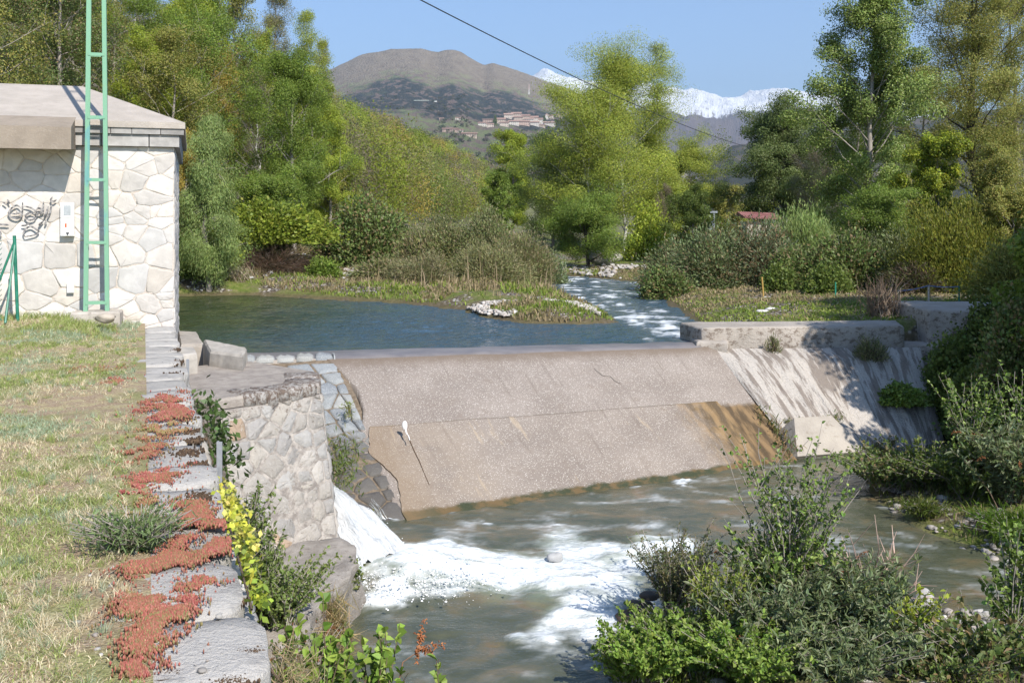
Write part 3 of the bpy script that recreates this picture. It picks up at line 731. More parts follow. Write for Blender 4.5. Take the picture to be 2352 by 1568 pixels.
for zz_ in (zb, (zb + zt_) / 2, zt_): m.tube([HW(uR, FO - .02, zz_), HW(uL, FO - .02, zz_)], .003, 4)
child(m, 'wire_mesh', FG, fence, fb_)

# ------------------------------------------------------------------ terrace wall with coping
WALLC = [(.40, .37, .34), (.46, .43, .39), (.36, .34, .32), (.44, .39, .33)]
wd = np.array([-.346, .938]); wn_ = np.array([.938, .346])       # along the wall, and outwards
w0 = np.array([wall_x(-4), -4.0]); LEN = 20.2
def WW(s_, o, z): return np.array([*(w0 + wd * s_ + wn_ * o), z])
wb = WW(8, 0, -2.6)
twall = thing('terrace_wall', 'long retaining wall with rough granite coping along the terrace', 'wall', wb)
m = MB(); m.hexa([WW(0, 0, -3.2), WW(LEN, 0, -3.2), WW(LEN, -.6, -3.2), WW(0, -.6, -3.2)], [WW(0, -.06, -.13), WW(LEN, -.06, -.13), WW(LEN, -.6, -.13), WW(0, -.6, -.13)])
body = child(m, 'wall_body', M_MORTAR_P, twall, wb)
m = MB()
stones(m, cells(0, LEN, -3.0, -.14, .42, .28, .22, 31), lambda V: np.c_[w0[None] + V[:, :1] * wd + (V[:, 2:3] - .0) * wn_, V[:, 1]], WALLC, .03, .04, .02, 32, 1)
child(m, 'stone_facing', M_STONE, body, wb, smooth=True, col=True)
m = MB(); r = rng(77); s_ = 0.0
while s_ < LEN:
    L = r.uniform(.34, .8); w_ = r.uniform(.44, .62); g = r.uniform(.42, .54); ov = r.uniform(-.03, .035); zt_ = r.uniform(-.012, .022)
    if abs(s_ - 7.2) < .6: L = .72
    nn = 12
    ang = np.linspace(0, 2 * np.pi, 28, endpoint=False); rr = 1 / np.maximum(np.abs(np.cos(ang)), np.abs(np.sin(ang))) ; rr = np.minimum(rr, 1.16)
    rr *= 1 + (fbm(np.c_[np.cos(ang) * 1.5 + s_ * 3, np.sin(ang) * 1.5], 7, 3) - .5) * .16
    cx_, cy_ = s_ + L / 2, ov - w_ / 2
    rings = []
    for kk, zz_ in ((.98, -.15), (1.0, -.08), (1.0, zt_ - .022), (.975, zt_ - .003), (.62, zt_ + .002), (.3, zt_ + .004)):
        su, so = cx_ + np.cos(ang) * rr * (L / 2 - .006) * kk, cy_ + np.sin(ang) * rr * w_ / 2 * kk
        z = zz_ + (fbm(np.c_[su * 5, so * 5], 9, 3) - .5) * (.022 if kk < 1 else .012)
        rings.append(np.c_[w0[None] + su[:, None] * wd + so[:, None] * wn_, z])
    n = 28; V = np.concatenate(rings + [WW(cx_, cy_, zt_ + .008)[None]]); Q = [[a * n + i, (a * n + (i + 1) % n), (a + 1) * n + (i + 1) % n, (a + 1) * n + i] for a in range(5) for i in range(n)]
    T = [[5 * n + i, 5 * n + (i + 1) % n, 6 * n] for i in range(n)]
    c = (g, g * .945, g * .875)
    m.add(V, [q[::-1] for q in Q], [t[::-1] for t in T], c, c); s_ += L
k = NT('coping_stone'); c = k.attr('col').outputs['Color']; p = k.pos()
n1 = k.noise(p, 6, 6, .65); n2 = k.noise(p, 45, 5, .7); n3 = k.noise(k.map(p, (.5, 2.2, 1)), 7, 5, .65)
c = k.mix(k.step(n2, .42, .70), c, k.mix(.65, c, (.56, .515, .46))); c = k.mix(k.math('MULTIPLY', k.step(n1, .52, .66), .6), c, (.27, .255, .245)); c = k.mix(k.math('MULTIPLY', k.step(k.noise(p, 110, 3, .7), .62, .72), .6), c, (.22, .20, .185)); c = k.mix(k.step(n3, .66, .72), c, (.10, .07, .05))
m.V = [v - wb for v in m.V]
m.build('coping', k.done(k.bsdf(c, .9, k.bump(k.math('ADD', n1, n2), .9, .03), .15)), twall, True, True)

# ------------------------------------------------------------------ pier in the stream
ZP = -.35
TOP = [AT(442, 906, ZP), AT(501, 914, ZP), AT(580, 903, ZP), AT(653, 893, ZP), AT(734, 879, ZP), AT(723, 850, ZP), AT(613, 833, ZP), AT(568, 826, ZP), AT(405, 842, ZP)]
pb = np.array([-2.9, 12.6, -2.4])
pier = thing('stone_pier', 'rubble stone pier with flat capped top beside the sluice', 'pier', pb)
FL_, FR_ = TOP[1], TOP[4]; FLb, FRb = AT(575, 1290, -2.1), AT(777, 1240, -2.1)
FLb = np.array([-2.85, 10.55, -2.1]); FRb = np.array([-2.0, 11.55, -2.15])
def ext(a, b, z): return a + (b - a) * ((a[2] - z) / (a[2] - b[2]))
zb_ = -3.0
BRt, BRb = TOP[5], np.array([-2.50, 13.1, zb_]); BLt = TOP[6]
m = MB()
quad_t = [FL_, FR_, BRt, TOP[6], TOP[8], TOP[0]]
zt_ = ZP - .14
sh = lambda a, b: ext(a, b, zt_)
bt = [ext(FL_, FLb, zb_), ext(FR_, FRb, zb_), BRb, np.array([-3.3, 13.9, zb_]), np.array([-4.6, 13.4, zb_]), np.array([-3.6, 11.2, zb_])]
tp = [ext(a, b, zt_) for a, b in zip(quad_t, bt)]
n = 6; V = np.r_[bt, tp]; m.add(V, [[i, (i + 1) % n, n + (i + 1) % n, n + i] for i in range(n)] + [[6, 7, 8, 9], [6, 9, 10, 11]])
core = child(m, 'masonry', M_MORTAR_P, pier, pb)
def face_map(A0, A1, B0, B1, W_, H_):
    """(u, v, h) on the bilinear face: v=0 bottom (B0-B1), v=H top (A0-A1)"""
    nrm = np.cross(A1 - A0, A0 - B0); nrm /= np.linalg.norm(nrm)
    def f(V):
        a, b = V[:, :1] / W_, V[:, 1:2] / H_
        return (B0 * (1 - a) + B1 * a) * (1 - b) + (A0 * (1 - a) + A1 * a) * b + nrm * V[:, 2:3]
    return f, nrm
PC = [(.37, .345, .315), (.42, .39, .355), (.33, .315, .30), (.43, .395, .35), (.39, .36, .325), (.36, .347, .33)]
M_RUB = NT('rubble_stone'); _c = M_RUB.attr('col').outputs['Color']; _p = M_RUB.pos(); _a, _b, _d = M_RUB.noise(_p, 5, 6, .7), M_RUB.noise(_p, 22, 6, .7), M_RUB.noise(_p, 13, 5, .7)
_c = M_RUB.mix(M_RUB.step(_a, .35, .65), M_RUB.mix(.28, _c, (.22, .195, .17)), _c); _c = M_RUB.mix(M_RUB.math('MULTIPLY', M_RUB.step(_b, .55, .68), .7), _c, (.50, .46, .41)); _c = M_RUB.mix(M_RUB.math('MULTIPLY', M_RUB.step(_d, .60, .70), .7), _c, (.11, .085, .07))
_c = M_RUB.mix(M_RUB.math('MULTIPLY', M_RUB.math('MULTIPLY', M_RUB.step(M_RUB.math('ADD', M_RUB.sep(_p)[2], M_RUB.math('MULTIPLY', _d, .8)), -.20, .0), M_RUB.step(_b, .42, .56)), .8), _c, (.10, .06, .04))
M_RUB = M_RUB.done(M_RUB.bsdf(_c, .9, M_RUB.bump(M_RUB.math('ADD', _a, _b), .8, .03), .12))
f, nrm = face_map(tp[0], tp[1], bt[0], bt[1], 1.5, 2.5)
if nrm[1] > 0: f_ = f; f = lambda V: f_(V * np.array([1, 1, -1]))
m = MB(); stones(m, cells(0, 1.5, .1, 2.5, .25, .19, .42, 41, .8), f, PC * 2 + [(.42, .31, .22)], .020, .016, .03, 43, 1, .012)
child(m, 'stone_facing', M_RUB, core, pb, smooth=True, col=True)
f2, nrm = face_map(tp[1], tp[2], bt[1], bt[2], 1.6, 2.5)
m = MB(); stones(m, cells(0, 1.6, .1, 2.5, .30, .25, .3, 42, .5), f2 if nrm[0] > 0 else (lambda V: f2(V * np.array([1, 1, -1]))), PC, .02, .016, .03, 44, 1, .012)
child(m, 'stone_facing', M_RUB, core, pb, smooth=True, col=True)
# cap: broad slab of mortared stones with rounded front stones
m = MB(); r = rng(12)
P2 = np.array([q[:2] for q in TOP]); ctr = P2.mean(0)
m.prism(P2, ZP - .13, np.full(len(P2), ZP - .012), .03, (.42, .38, .34))
child(m, 'cap', m_concrete('cap_mortar', (.27, .235, .21), (.40, .355, .31), (.14, .11, .09), .75, 5, .8), pier, pb, col=True)
m = MB()
edge = [TOP[0], TOP[1], TOP[2], TOP[3], TOP[4], TOP[5], TOP[6]]
E = np.concatenate([np.linspace(edge[i], edge[i + 1], 10, endpoint=False) for i in range(6)]); E[:, 2] = ZP
i = 17
while i < len(E) - 14:
    L = r.integers(3, 6); a, b = E[i], E[min(i + L, len(E) - 1)]; d = b - a; ln = np.linalg.norm(d); d /= ln; nr = np.array([d[1], -d[0], 0]); mid = (a + b) / 2
    ang = np.linspace(0, 2 * np.pi, 14, endpoint=False); rings = []
    wdt = r.uniform(.16, .24); hz_ = r.uniform(.15, .24)
    for sc_, zz_ in ((.75, -hz_), (1, -hz_ * .7), (1.0, -.035), (.9, .0), (.4, .008)):
        su = np.clip(np.cos(ang) * 1.25, -1, 1) * ln / 2 * .96 * sc_; so = np.clip(np.sin(ang) * 1.25, -1, 1) * wdt * sc_
        q = mid - nr * (wdt - .05) + su[:, None] * d + so[:, None] * nr; q[:, 2] = ZP + zz_ + (fbm(q[:, :2] * 6, 3, 2) - .5) * .03; rings.append(q)
    n = 14; V = np.concatenate(rings + [rings[-1].mean(0)[None]]); Q = [[k_ * n + j, k_ * n + (j + 1) % n, (k_ + 1) * n + (j + 1) % n, (k_ + 1) * n + j] for k_ in range(4) for j in range(n)]
    g = r.uniform(.34, .42); c = (g, g * .94, g * .87); m.add(V, Q, [[4 * n + j, 4 * n + (j + 1) % n, 5 * n] for j in range(n)], c, c); i += L
m.V = [v - pb for v in m.V]
m.build('edge_stones', M_RUB, pier, True, True)

# loose blocks lying on the pier
def rough_block(name, label, cat, poly, z0, z1, col, seed, mat=None, group=None, amp=.03):
    P = np.asarray(poly, float)[:, :2]; c = P.mean(0)
    o = thing(name, label, cat, (*c, z0), group); o2 = None
    n = 24; per = np.concatenate([np.linspace(P[i], P[(i + 1) % len(P)], 8, endpoint=False) for i in range(len(P))]); rings = []
    zt = np.broadcast_to(np.asarray(z1, float), (len(P),)); zt = np.concatenate([np.linspace(zt[i], zt[(i + 1) % len(P)], 8, endpoint=False) for i in range(len(P))])
    for sc_, tz in ((1, 0), (1.0, .35), (1, .7), (.97, .93), (.88, 1), (.5, 1)):
        q = np.c_[c + (per - c) * sc_, z0 + (zt - z0) * tz]; nz_ = fbm(q * 5, seed, 3) - .5
        q[:, :2] += (q[:, :2] - c) / np.maximum(np.linalg.norm(q[:, :2] - c, axis=1, keepdims=True), .01) * nz_[:, None] * amp * 2; q[:, 2] += nz_ * amp; rings.append(q)
    n = len(per); V = np.concatenate(rings + [rings[-1].mean(0)[None]]); m = MB()
    m.add(V, [[k_ * n + j, k_ * n + (j + 1) % n, (k_ + 1) * n + (j + 1) % n, (k_ + 1) * n + j] for k_ in range(5) for j in range(n)], [[5 * n + j, 5 * n + (j + 1) % n, 6 * n] for j in range(n)], col, col)
    m.V = [v - np.array([*c, z0]) for v in m.V]
    ob = m.build('block', mat or M_STONE, o, False, True); return o
zt_ = -.12
rough_block('stone_block', 'squared pale stone block beside the thin grey stake', 'stone block', [AT(403, 817, -.10), AT(453, 810, -.10), AT(446, 795, -.10), AT(398, 797, -.10)], ZP - .02, -.10, (.42, .385, .34), 3, amp=.02)
rough_block('stone_slab', 'long rough stone slab on the pier edge against the pond', 'stone slab', [AT(480, 805, -.15), AT(558, 815, -.15), AT(568, 797, -.15), AT(466, 778, -.15)], ZP - .3, -.15, (.40, .365, .32), 5, amp=.03)
rough_block('stone_slab', 'flat weathered stone slab at the house corner beside the pond', 'stone slab', [AT(414, 792, -.22), AT(470, 790, -.22), AT(452, 760, -.22), AT(408, 758, -.22)], ZP - .5, -.22, (.36, .32, .275), 7, amp=.02)
# steel stakes
GS = m_flat('galvanised_steel', (.27, .28, .30), .6, .3, 0, 20, .1)
def stake(px, y0, y1, Y, w, label):
    a, b = PX(px, y1, Y), PX(px, y0, Y); o = thing('steel_stake', label, 'stake', a)
    m = MB(); m.box((a + b) / 2 - [0, 0, .1], (w, .008, b[2] - a[2] + .2)); m.box((a + b) / 2 - [w / 2 - .004, -.02, .1], (.008, .036, b[2] - a[2] + .2)); child(m, 'angle_bar', GS, o, a); return o
stake(431, 825, 872, 11.9, .035, 'short grey angle iron stake beside the stone block')
s2 = stake(504, 1014, 1112, 7.6, .042, 'tall grey angle iron stake beside the yellow ivy')
a = PX(493, 1112, 7.6); m = MB(); m.box(PX(493, 1092, 7.58) - [0, 0, .05], (.05, .01, .22)); child(m, 'bracket', GS, s2, PX(504, 1112, 7.6))

# ledge at the pier foot
ZLE = -2.0
led = [AT(782, 1232, ZLE), AT(825, 1268, ZLE), AT(812, 1300, ZLE), AT(760, 1355, ZLE), AT(716, 1385, ZLE), AT(706, 1440, ZLE), AT(640, 1470, ZLE), np.array([-3.1, 9.2, ZLE]), np.array([-3.3, 10.6, ZLE])]
def rough_mass(mb, poly, z0, z1, seed, amp, flare, col, m_=7):
    P = np.asarray([q[:2] for q in poly]); c = P.mean(0); k_ = 9
    per = np.concatenate([np.linspace(P[i], P[(i + 1) % len(P)], k_, endpoint=False) for i in range(len(P))]); n = len(per); rings = []
    for t in np.linspace(0, 1, m_):
        sc_ = 1 + flare * (1 - t) ** 1.3; q = np.c_[c + (per - c) * sc_, np.full(n, z0 + (z1 - z0) * t)]; rings.append(q)
    for sc_ in (.97, .85, .65, .4, .18): rings.append(np.c_[c + (per - c) * sc_, np.full(n, z1 + .02)])
    for q in rings:
        nz_ = fbm(q * 2.6, seed, 5) - .5; nx_ = fbm(q * 2.6 + 31, seed, 5) - .5
        q[:, 0] += nx_ * amp; q[:, 1] += nz_ * amp; q[:, 2] += nz_ * amp * .5
    M_ = len(rings); V = np.concatenate(rings + [rings[-1].mean(0)[None]])
    mb.add(V, [[a * n + j, a * n + (j + 1) % n, (a + 1) * n + (j + 1) % n, (a + 1) * n + j] for a in range(M_ - 1) for j in range(n)], [[(M_ - 1) * n + j, (M_ - 1) * n + (j + 1) % n, M_ * n] for j in range(n)], col, col)
m = MB(); rough_mass(m, led, -3.1, ZLE, 15, .30, .10, (.42, .38, .34)); m.V = [v for v in m.V]
M_LEDGE = m_concrete('rough_ledge', (.27, .24, .21), (.42, .38, .34), (.12, .095, .075), .75, 4, 1.0)
tag(m.build('rock_ledge', M_LEDGE, None, True), 'broad rough rock ledge at the foot of the stone pier', 'ledge')
m = MB(); rough_mass(m, [np.array(q) for q in ((-2.9, 9.3), (-1.75, 9.1), (-1.45, 8.2), (-1.3, 7.2), (-1.6, 6.2), (-2.3, 6.2), (-2.7, 7.5))], -3.2, -2.35, 19, .3, .12, (.36, .33, .29))
tag(m.build('bank_rock', M_LEDGE, None, True), 'low overgrown rock at the wall foot below the ledge', 'rock')

# ------------------------------------------------------------------ weir
CL, CR = np.array([-3.33, 18.2, ZC]), np.array([4.02, 19.9, ZC])
FLo, FRo = np.array([-1.58, 14.17, ZL]), np.array([5.0, 17.6, ZL])
ext_ = 1.18
FLx, FRx = CL + (FLo - CL) * ext_, CR + (FRo - CR) * ext_
def AP(a, t, h=0.0):
    """point on the apron: a along the crest 0..1, t down the slope 0..1"""
    a = np.asarray(a, float)[..., None]; t = np.asarray(t, float)[..., None]
    q = (CL * (1 - a) + CR * a) * (1 - t) + (FLo * (1 - a) + FRo * a) * t
    n = np.cross(CR - CL, FLo - CL); n = n / np.linalg.norm(n); n = n if n[2] > 0 else -n
    return q + n * (np.asarray(h, float)[..., None] if np.ndim(h) else h)
weir = thing('weir', 'broad sloping concrete weir of speckled pebble aggregate across the river', 'weir', (1, 17, -2.6))
wl = np.array(weir.location)
def apron_mat(name, tan):
    k = NT(name); uv = k.attr('uvw').outputs['Vector']; s = k.sep(uv); p = k.pos()
    sp = k.voro(uv, 52, out='Color'); sd_ = k.voro(uv, 52); n0 = k.noise(uv, .8, 6, .6); n1 = k.noise(uv, 3.2, 6, .65); n2 = k.noise(uv, 40, 4, .65); nst = k.noise(k.map(uv, (3.0, .35, 1)), 1.6, 5, .6)
    b0 = k.mix(k.step(n0, .35, .65), (.215, .180, .155), (.275, .235, .205)) if not tan else k.mix(k.step(n0, .35, .65), (.212, .176, .149), (.272, .230, .195))
    c = k.mix(k.math('MULTIPLY', k.step(n2, .4, .7), .45), b0, (.33, .285, .245)); c = k.mix(k.math('MULTIPLY', k.step(n1, .54, .68), .35), c, (.17, .13, .10))
    white = k.math('MULTIPLY', k.step(k.sep(sp)[0], .66, .74), k.step(sd_, .42, .30))
    c = k.mix(k.math('MULTIPLY', white, .72), c, (.72, .68, .62)); dark = k.math('MULTIPLY', k.step(k.sep(sp)[1], .90, .93), k.step(sd_, .4, .28))
    c = k.mix(k.math('MULTIPLY', dark, .7), c, (.10, .085, .07))
    c = k.mix(k.math('MULTIPLY', k.step(k.noise(k.map(uv, (5.5, .30, 1)), 1.7, 6, .65), .54, .70), .38), c, (.135, .105, .085)); c = k.mix(k.math('MULTIPLY', k.step(k.noise(k.map(uv, (7.0, .45, 1)), 1.3, 5, .6), .62, .74), .30), c, (.42, .37, .32))
    if not tan:
        # smooth brown strip under the crest
        c = k.mix(k.math('MULTIPLY', k.step(k.math('ADD', s[1], k.math('MULTIPLY', n1, .5)), .75, .25), .85), c, (.16, .122, .092))
        wr = k.math('MULTIPLY', k.step(k.math('ADD', s[0], k.math('MULTIPLY', n1, .6)), 6.75, 7.05), k.step(k.math('ADD', s[1], k.math('MULTIPLY', n1, .4)), 2.5, 2.75))
        c = k.mix(k.math('MULTIPLY', wr, .9), c, k.mix(k.step(k.noise(k.map(uv, (3, .5, 1)), 2.2, 5), .4, .62), (.07, .045, .02), (.22, .14, .065)))
    else:
        c = k.mix(k.math('MULTIPLY', k.step(k.math('ADD', s[1], k.math('MULTIPLY', n1, .05)), 2.36, 2.33), .75), c, (.10, .08, .06)); c = k.mix(k.math('MULTIPLY', k.math('MULTIPLY', k.step(k.math('ADD', s[0], k.math('MULTIPLY', n1, 1.5)), 2.9, 1.9), k.step(n0, .3, .55)), .35), c, (.30, .238, .175))
        c = k.mix(k.math('MULTIPLY', k.step(nst, .60, .70), .5), c, (.44, .35, .24))
        d2 = k.math('ADD', s[1], k.math('MULTIPLY', k.noise(uv, 2.2, 5, .65), .34)); c = k.mix(k.math('MULTIPLY', k.step(d2, 4.62, 4.72), .92), c, k.mix(k.step(n1, .4, .6), (.03, .042, .018), (.13, .085, .035)))
        wl_ = k.step(k.math('ADD', s[0], k.math('MULTIPLY', n1, 1.1)), 1.5, .5)
        c = k.mix(k.math('MULTIPLY', wl_, .5), c, (.22, .15, .085))
        # brown algae on the right end
        wr = k.step(k.math('ADD', s[0], k.math('MULTIPLY', n1, 1.0)), 6.0, 7.0)
        c = k.mix(k.math('MULTIPLY', wr, .85), c, k.mix(k.step(k.noise(k.map(uv, (3, .5, 1)), 2.2, 5), .4, .62), (.09, .058, .025), (.26, .165, .07)))
    return k.done(k.bsdf(c, .85, k.bump(k.math('ADD', k.math('MULTIPLY', n2, .7), white), .4, .01), .2))
def apron_grid(a0, a1, t0, t1, n, m, h, edge=None):
    A_, T_ = np.meshgrid(np.linspace(0, 1, n), np.linspace(t0, t1, m), indexing='ij')
    lo, hi = a0(T_), a1(T_); a = lo + (hi - lo) * A_
    hh = h + (fbm(np.c_[a.ravel() * 9, T_.ravel() * 6], 14, 4).reshape(a.shape) - .5) * .035
    q = AP(a, T_, hh)
    return q, np.stack([a * 7.5, T_ * 4.6, 0 * a], -1), a, T_
M_AP1, M_AP2 = apron_mat('pebble_concrete', False), apron_mat('stained_pebble_concrete', True)
jag = lambda T: (fbm(np.c_[T.ravel() * 6, T.ravel() * 0 + 3], 3, 4).reshape(T.shape) - .5)
q, uv, a_, t_ = apron_grid(lambda T: -.004 + .10 * np.sin(np.clip(T * 2, 0, 1) * np.pi) * .35 + jag(T) * .03, lambda T: 1.0 + 0 * T, 0, 1.20, 150, 90, 0)
low = AP(a_, t_, -.35); q = np.concatenate([low[:1], q], 0); uv = np.concatenate([uv[:1], uv], 0)
obj('upper_apron', mesh_np('upper_apron', (q - wl).reshape(-1, 3), grid_faces(151, 90)[:, ::-1], smooth=True, vattr={'uvw': uv.reshape(-1, 3)}), M_AP1, weir)
# lower slab lies on top, its right edge slants away from the abutment
q, uv, a_, t_ = apron_grid(lambda T: .012 + jag(T) * .05, lambda T: np.clip(.895 + (T - .5) * .03, 0, .99), .5, 1.2, 140, 60, .028)
Qs = [q]; low = AP(a_, t_, -.05)
nq = np.concatenate([low[:, :1], q], 1); nuv = np.concatenate([uv[:, :1], uv], 1)             # front lip at the joint
nq = np.concatenate([nq, np.concatenate([low[-1:, :1], low[-1:]], 1)], 0); nuv = np.concatenate([nuv, nuv[-1:]], 0)
nq = np.concatenate([np.concatenate([low[:1, :1], low[:1]], 1), nq], 0); nuv = np.concatenate([nuv[:1], nuv], 0)
obj('lower_apron', mesh_np('lower_apron', (nq - wl).reshape(-1, 3), grid_faces(*nq.shape[:2])[:, ::-1], smooth=False, vattr={'uvw': nuv.reshape(-1, 3)}), M_AP2, weir)
# crest strip and solid core
dirc = (CR - CL) / np.linalg.norm(CR - CL); back = np.array([-dirc[1], dirc[0], 0])
n = 60; s_ = np.linspace(-.28, 1.0, n); prof = [(-.002, -.012), (.05, .02), (.14, .035), (.5, .045), (.9, .02), (1.5, -.10), (2.2, -.5)]
V = np.array([[CL + (CR - CL) * a + back * o * (1 if o < .1 else (.9 + .25 * (1 - a))) + [0, 0, z] for (o, z) in prof] for a in s_])
V[..., 2] += (fbm(V.reshape(-1, 3)[:, :2] * 2, 23, 4).reshape(V.shape[:2]) - .5) * .03
k = NT('wet_crest_concrete'); p = k.pos(); n1 = k.noise(p, 1.6, 6, .6); n2 = k.noise(p, 45, 4, .7)
c = k.mix(k.step(n1, .35, .65), (.15, .138, .14), (.21, .19, .185)); c = k.mix(k.step(n2, .66, .74), c, (.45, .42, .39))
obj('crest', mesh_np('crest', (V - wl).reshape(-1, 3), grid_faces(n, len(prof)), smooth=True), k.done(k.bsdf(c, .45, k.bump(n2, .3, .008), .3)), weir)
m = MB()
m.hexa([CL + [-.2, 0, -2.3], FLo + [-.3, .4, -.7], FRo + [0, .5, -.7], CR + [0, 0, -2.3]], [CL + [-.2, .3, -.12], CL + [-.2, .1, -.12], CR + [0, .1, -.12], CR + [0, .3, -.12]])
child(m, 'core', M_CONC, weir, wl)
# cobbled side slope between weir and sluice
k = NT('cobble_stone'); c = k.attr('col').outputs['Color']; p = k.pos(); n1 = k.noise(p, 5, 5, .65); n2 = k.noise(p, 50, 5, .7); z = k.sep(p)[2]
c = k.mix(k.step(n2, .45, .7), c, k.mix(.5, c, (.52, .52, .51))); c = k.mix(k.math('MULTIPLY', k.step(k.math('ADD', z, k.math('MULTIPLY', n1, .7)), -1.25, -1.7), .8), c, (.075, .06, .045))
M_COB = k.done(k.bsdf(c, .7, k.bump(k.math('ADD', n1, n2), .4, .015), .3))
CC = [(.23, .245, .255), (.27, .28, .28), (.20, .215, .23), (.30, .30, .285)]
def cob_map(V):
    a = V[:, 0] / 7.5; t = V[:, 1] / 4.6; return AP(a, t, V[:, 2] - .015 - .12 * np.maximum(-a * 7.5 - .55, 0))
m = MB(); A_, T_ = np.meshgrid(np.linspace(-1.5, .18, 14), np.linspace(-.1, 5.2, 40), indexing='ij'); b_ = cob_map(np.c_[A_.ravel(), T_.ravel(), 0 * A_.ravel()]); b_[:, 2] += (fbm(b_ * 3, 5, 4) - .5) * .12
obj('cobble_bed', mesh_np('cobble_bed', b_ - wl, grid_faces(14, 40)[:, ::-1], smooth=True), m_mortar('brown_bed', (.15, .115, .08), (.24, .19, .14)), weir)
stones(m, cells(-1.45, .10, .12, 4.7, .34, .36, .3, 51, .4), cob_map, CC, .03, .03, .03, 52, 1, .012, keep=lambda c: c[0] < .02 + .3 * math.sin(min(1, c[1] / 2.3) * math.pi) * .5 or c[1] > 2.3 and c[0] < .1)
child(m, 'cobble_facing', M_COB, weir, wl, smooth=True, col=True)
# row of grey curb stones along the crest on the left
m = MB()
def curb(V): 
    q = CL + (CR - CL) * (V[:, :1] / 7.5) + back * V[:, 1:2]; q[:, 2] += .02 + V[:, 2]; return q
stones(m, cells(-2.0, .12, -.02, .34, .36, .36, .05, 55, .15), curb, CC, .018, .04, .05, 56, 1, .02)
child(m, 'curb_stones', M_COB, weir, wl, smooth=True, col=True)
m = MB(); m.hexa([CL - dirc * 2.1 + [0, 0, -1.5], CL + [0, 0, -1.5], CL + back * .4 + [0, 0, -1.5], CL - dirc * 2.1 + back * .4 + [0, 0, -1.5]], [CL - dirc * 2.1 + [0, 0, .01], CL + [0, 0, .01], CL + back * .4 + [0, 0, .01], CL - dirc * 2.1 + back * .4 + [0, 0, .01]])
child(m, 'curb_wall', M_CONC, weir, wl)
# white paint splash / plastic scrap stuck at the joint, with a dark drip crack below
c0_ = PX(930, 976, 16.05); o = thing('plastic_scrap', 'white plastic scrap with trailing tail stuck on the weir joint', 'scrap', c0_)
m = MB(); th = np.linspace(0, np.pi, 9); ph = np.arange(12) / 12 * 2 * np.pi
V = np.array([[.05 * math.sin(a) * math.cos(b), .025 * math.sin(a) * math.sin(b), .075 * math.cos(a)] for a in th for b in ph]); V += (fbm(V * 25, 3, 3)[:, None] - .5) * .025
m.add(V + c0_ + [0, -.03, 0], [[i * 12 + j, (i + 1) * 12 + j, (i + 1) * 12 + (j + 1) % 12, i * 12 + (j + 1) % 12] for i in range(8) for j in range(12)])
child(m, 'lump', W_PLAS, o, c0_, smooth=True)
m = MB(); m.tube(smoothpts([PX(931, 984, 15.98), PX(934, 995, 15.9), PX(938, 1000, 15.85), PX(941, 1010, 15.75)], 4), [.014] * 5 + [.008] * 8, 6); child(m, 'tail', W_PLAS, o, c0_)
P = []
for pxp, pyp in ((940, 1006), (952, 1036), (962, 1058), (972, 1080), (985, 1112)):
    lo, hi = .0, 1.0
    # nearest point of the lower slab seen at this photo position
    best = None
    for a in np.linspace(.0, .25, 120):
        for t in (np.linspace(.5, 1, 60)): 
            w = AP(np.array(a), np.array(t), .036); e_ = (CX + F * w[0] / w[1] - pxp) ** 2 + (HY + F * (EYE - w[2]) / w[1] - pyp) ** 2
            if best is None or e_ < best[0]: best = (e_, w)
    P.append(best[1])
m = MB(); m.tube(smoothpts(P, 4), np.linspace(.008, .004, 4 * 4 + 1), 5); child(m, 'crack', m_flat('rust_crack', (.12, .08, .05), .9), weir, wl)

P = []
for pxp, pyp in ((1365, 846), (1385, 862), (1400, 864), (1412, 874), (1425, 882)):
    best = min(((CX + F * w[0] / w[1] - pxp) ** 2 + (HY + F * (EYE - w[2]) / w[1] - pyp) ** 2, tuple(w)) for w in (AP(np.array(a), np.array(t), .012) for a in np.linspace(.5, .8, 90) for t in np.linspace(.05, .5, 50))); P.append(best[1])
m = MB(); m.tube(smoothpts(P, 4), np.linspace(.003, .008, 17), 5); child(m, 'crack', m_flat('grey_crack', (.17, .145, .125), .9), weir, wl)

# ------------------------------------------------------------------ right abutment
AZ = -.55
ab = np.array([6, 20.4, -1.5]); abut = thing('abutment', 'concrete abutment with streaked sloping face right of the weir', 'abutment', ab)
k = NT('streaked_concrete'); uv = k.attr('uvw').outputs['Vector']; s = k.sep(uv); p = k.pos()
n1 = k.noise(k.map(uv, (4.2, .5, 1), (0, 0, .10)), 1.3, 6, .62); n2 = k.noise(k.map(uv, (9, 1.2, 1), (0, 0, .10)), 1.5, 6, .65); n3 = k.noise(uv, 26, 5, .65); n4 = k.noise(uv, 2.2, 5, .6)
c = k.mix(k.step(n3, .35, .65), (.42, .385, .345), (.52, .475, .43)); c = k.mix(k.math('MULTIPLY', k.step(n1, .48, .56), .80), c, (.19, .155, .13)); c = k.mix(k.math('MULTIPLY', k.step(n2, .57, .66), .65), c, (.15, .125, .11))
c = k.mix(k.math('MULTIPLY', k.step(n4, .58, .7), .5), c, (.30, .26, .24))
M_STREAK = k.done(k.bsdf(c, .92, k.bump(k.math('ADD', k.math('MULTIPLY', n1, 1.5), n3), .7, .06), .1))
BLc, BRc = CR + [-.02, -.03, -.03], np.array([8.35, 20.5, -1.0]); FLc, FRc = np.array([5.35, 17.45, -2.95]), np.array([8.2, 18.7, -3.0])
A_, T_ = np.meshgrid(np.linspace(0, 1, 110), np.linspace(0, 1, 60), indexing='ij'); a = A_[..., None]; t = T_[..., None]
q = (BLc * (1 - a) + BRc * a) * (1 - t) + (FLc * (1 - a) + FRc * a) * t
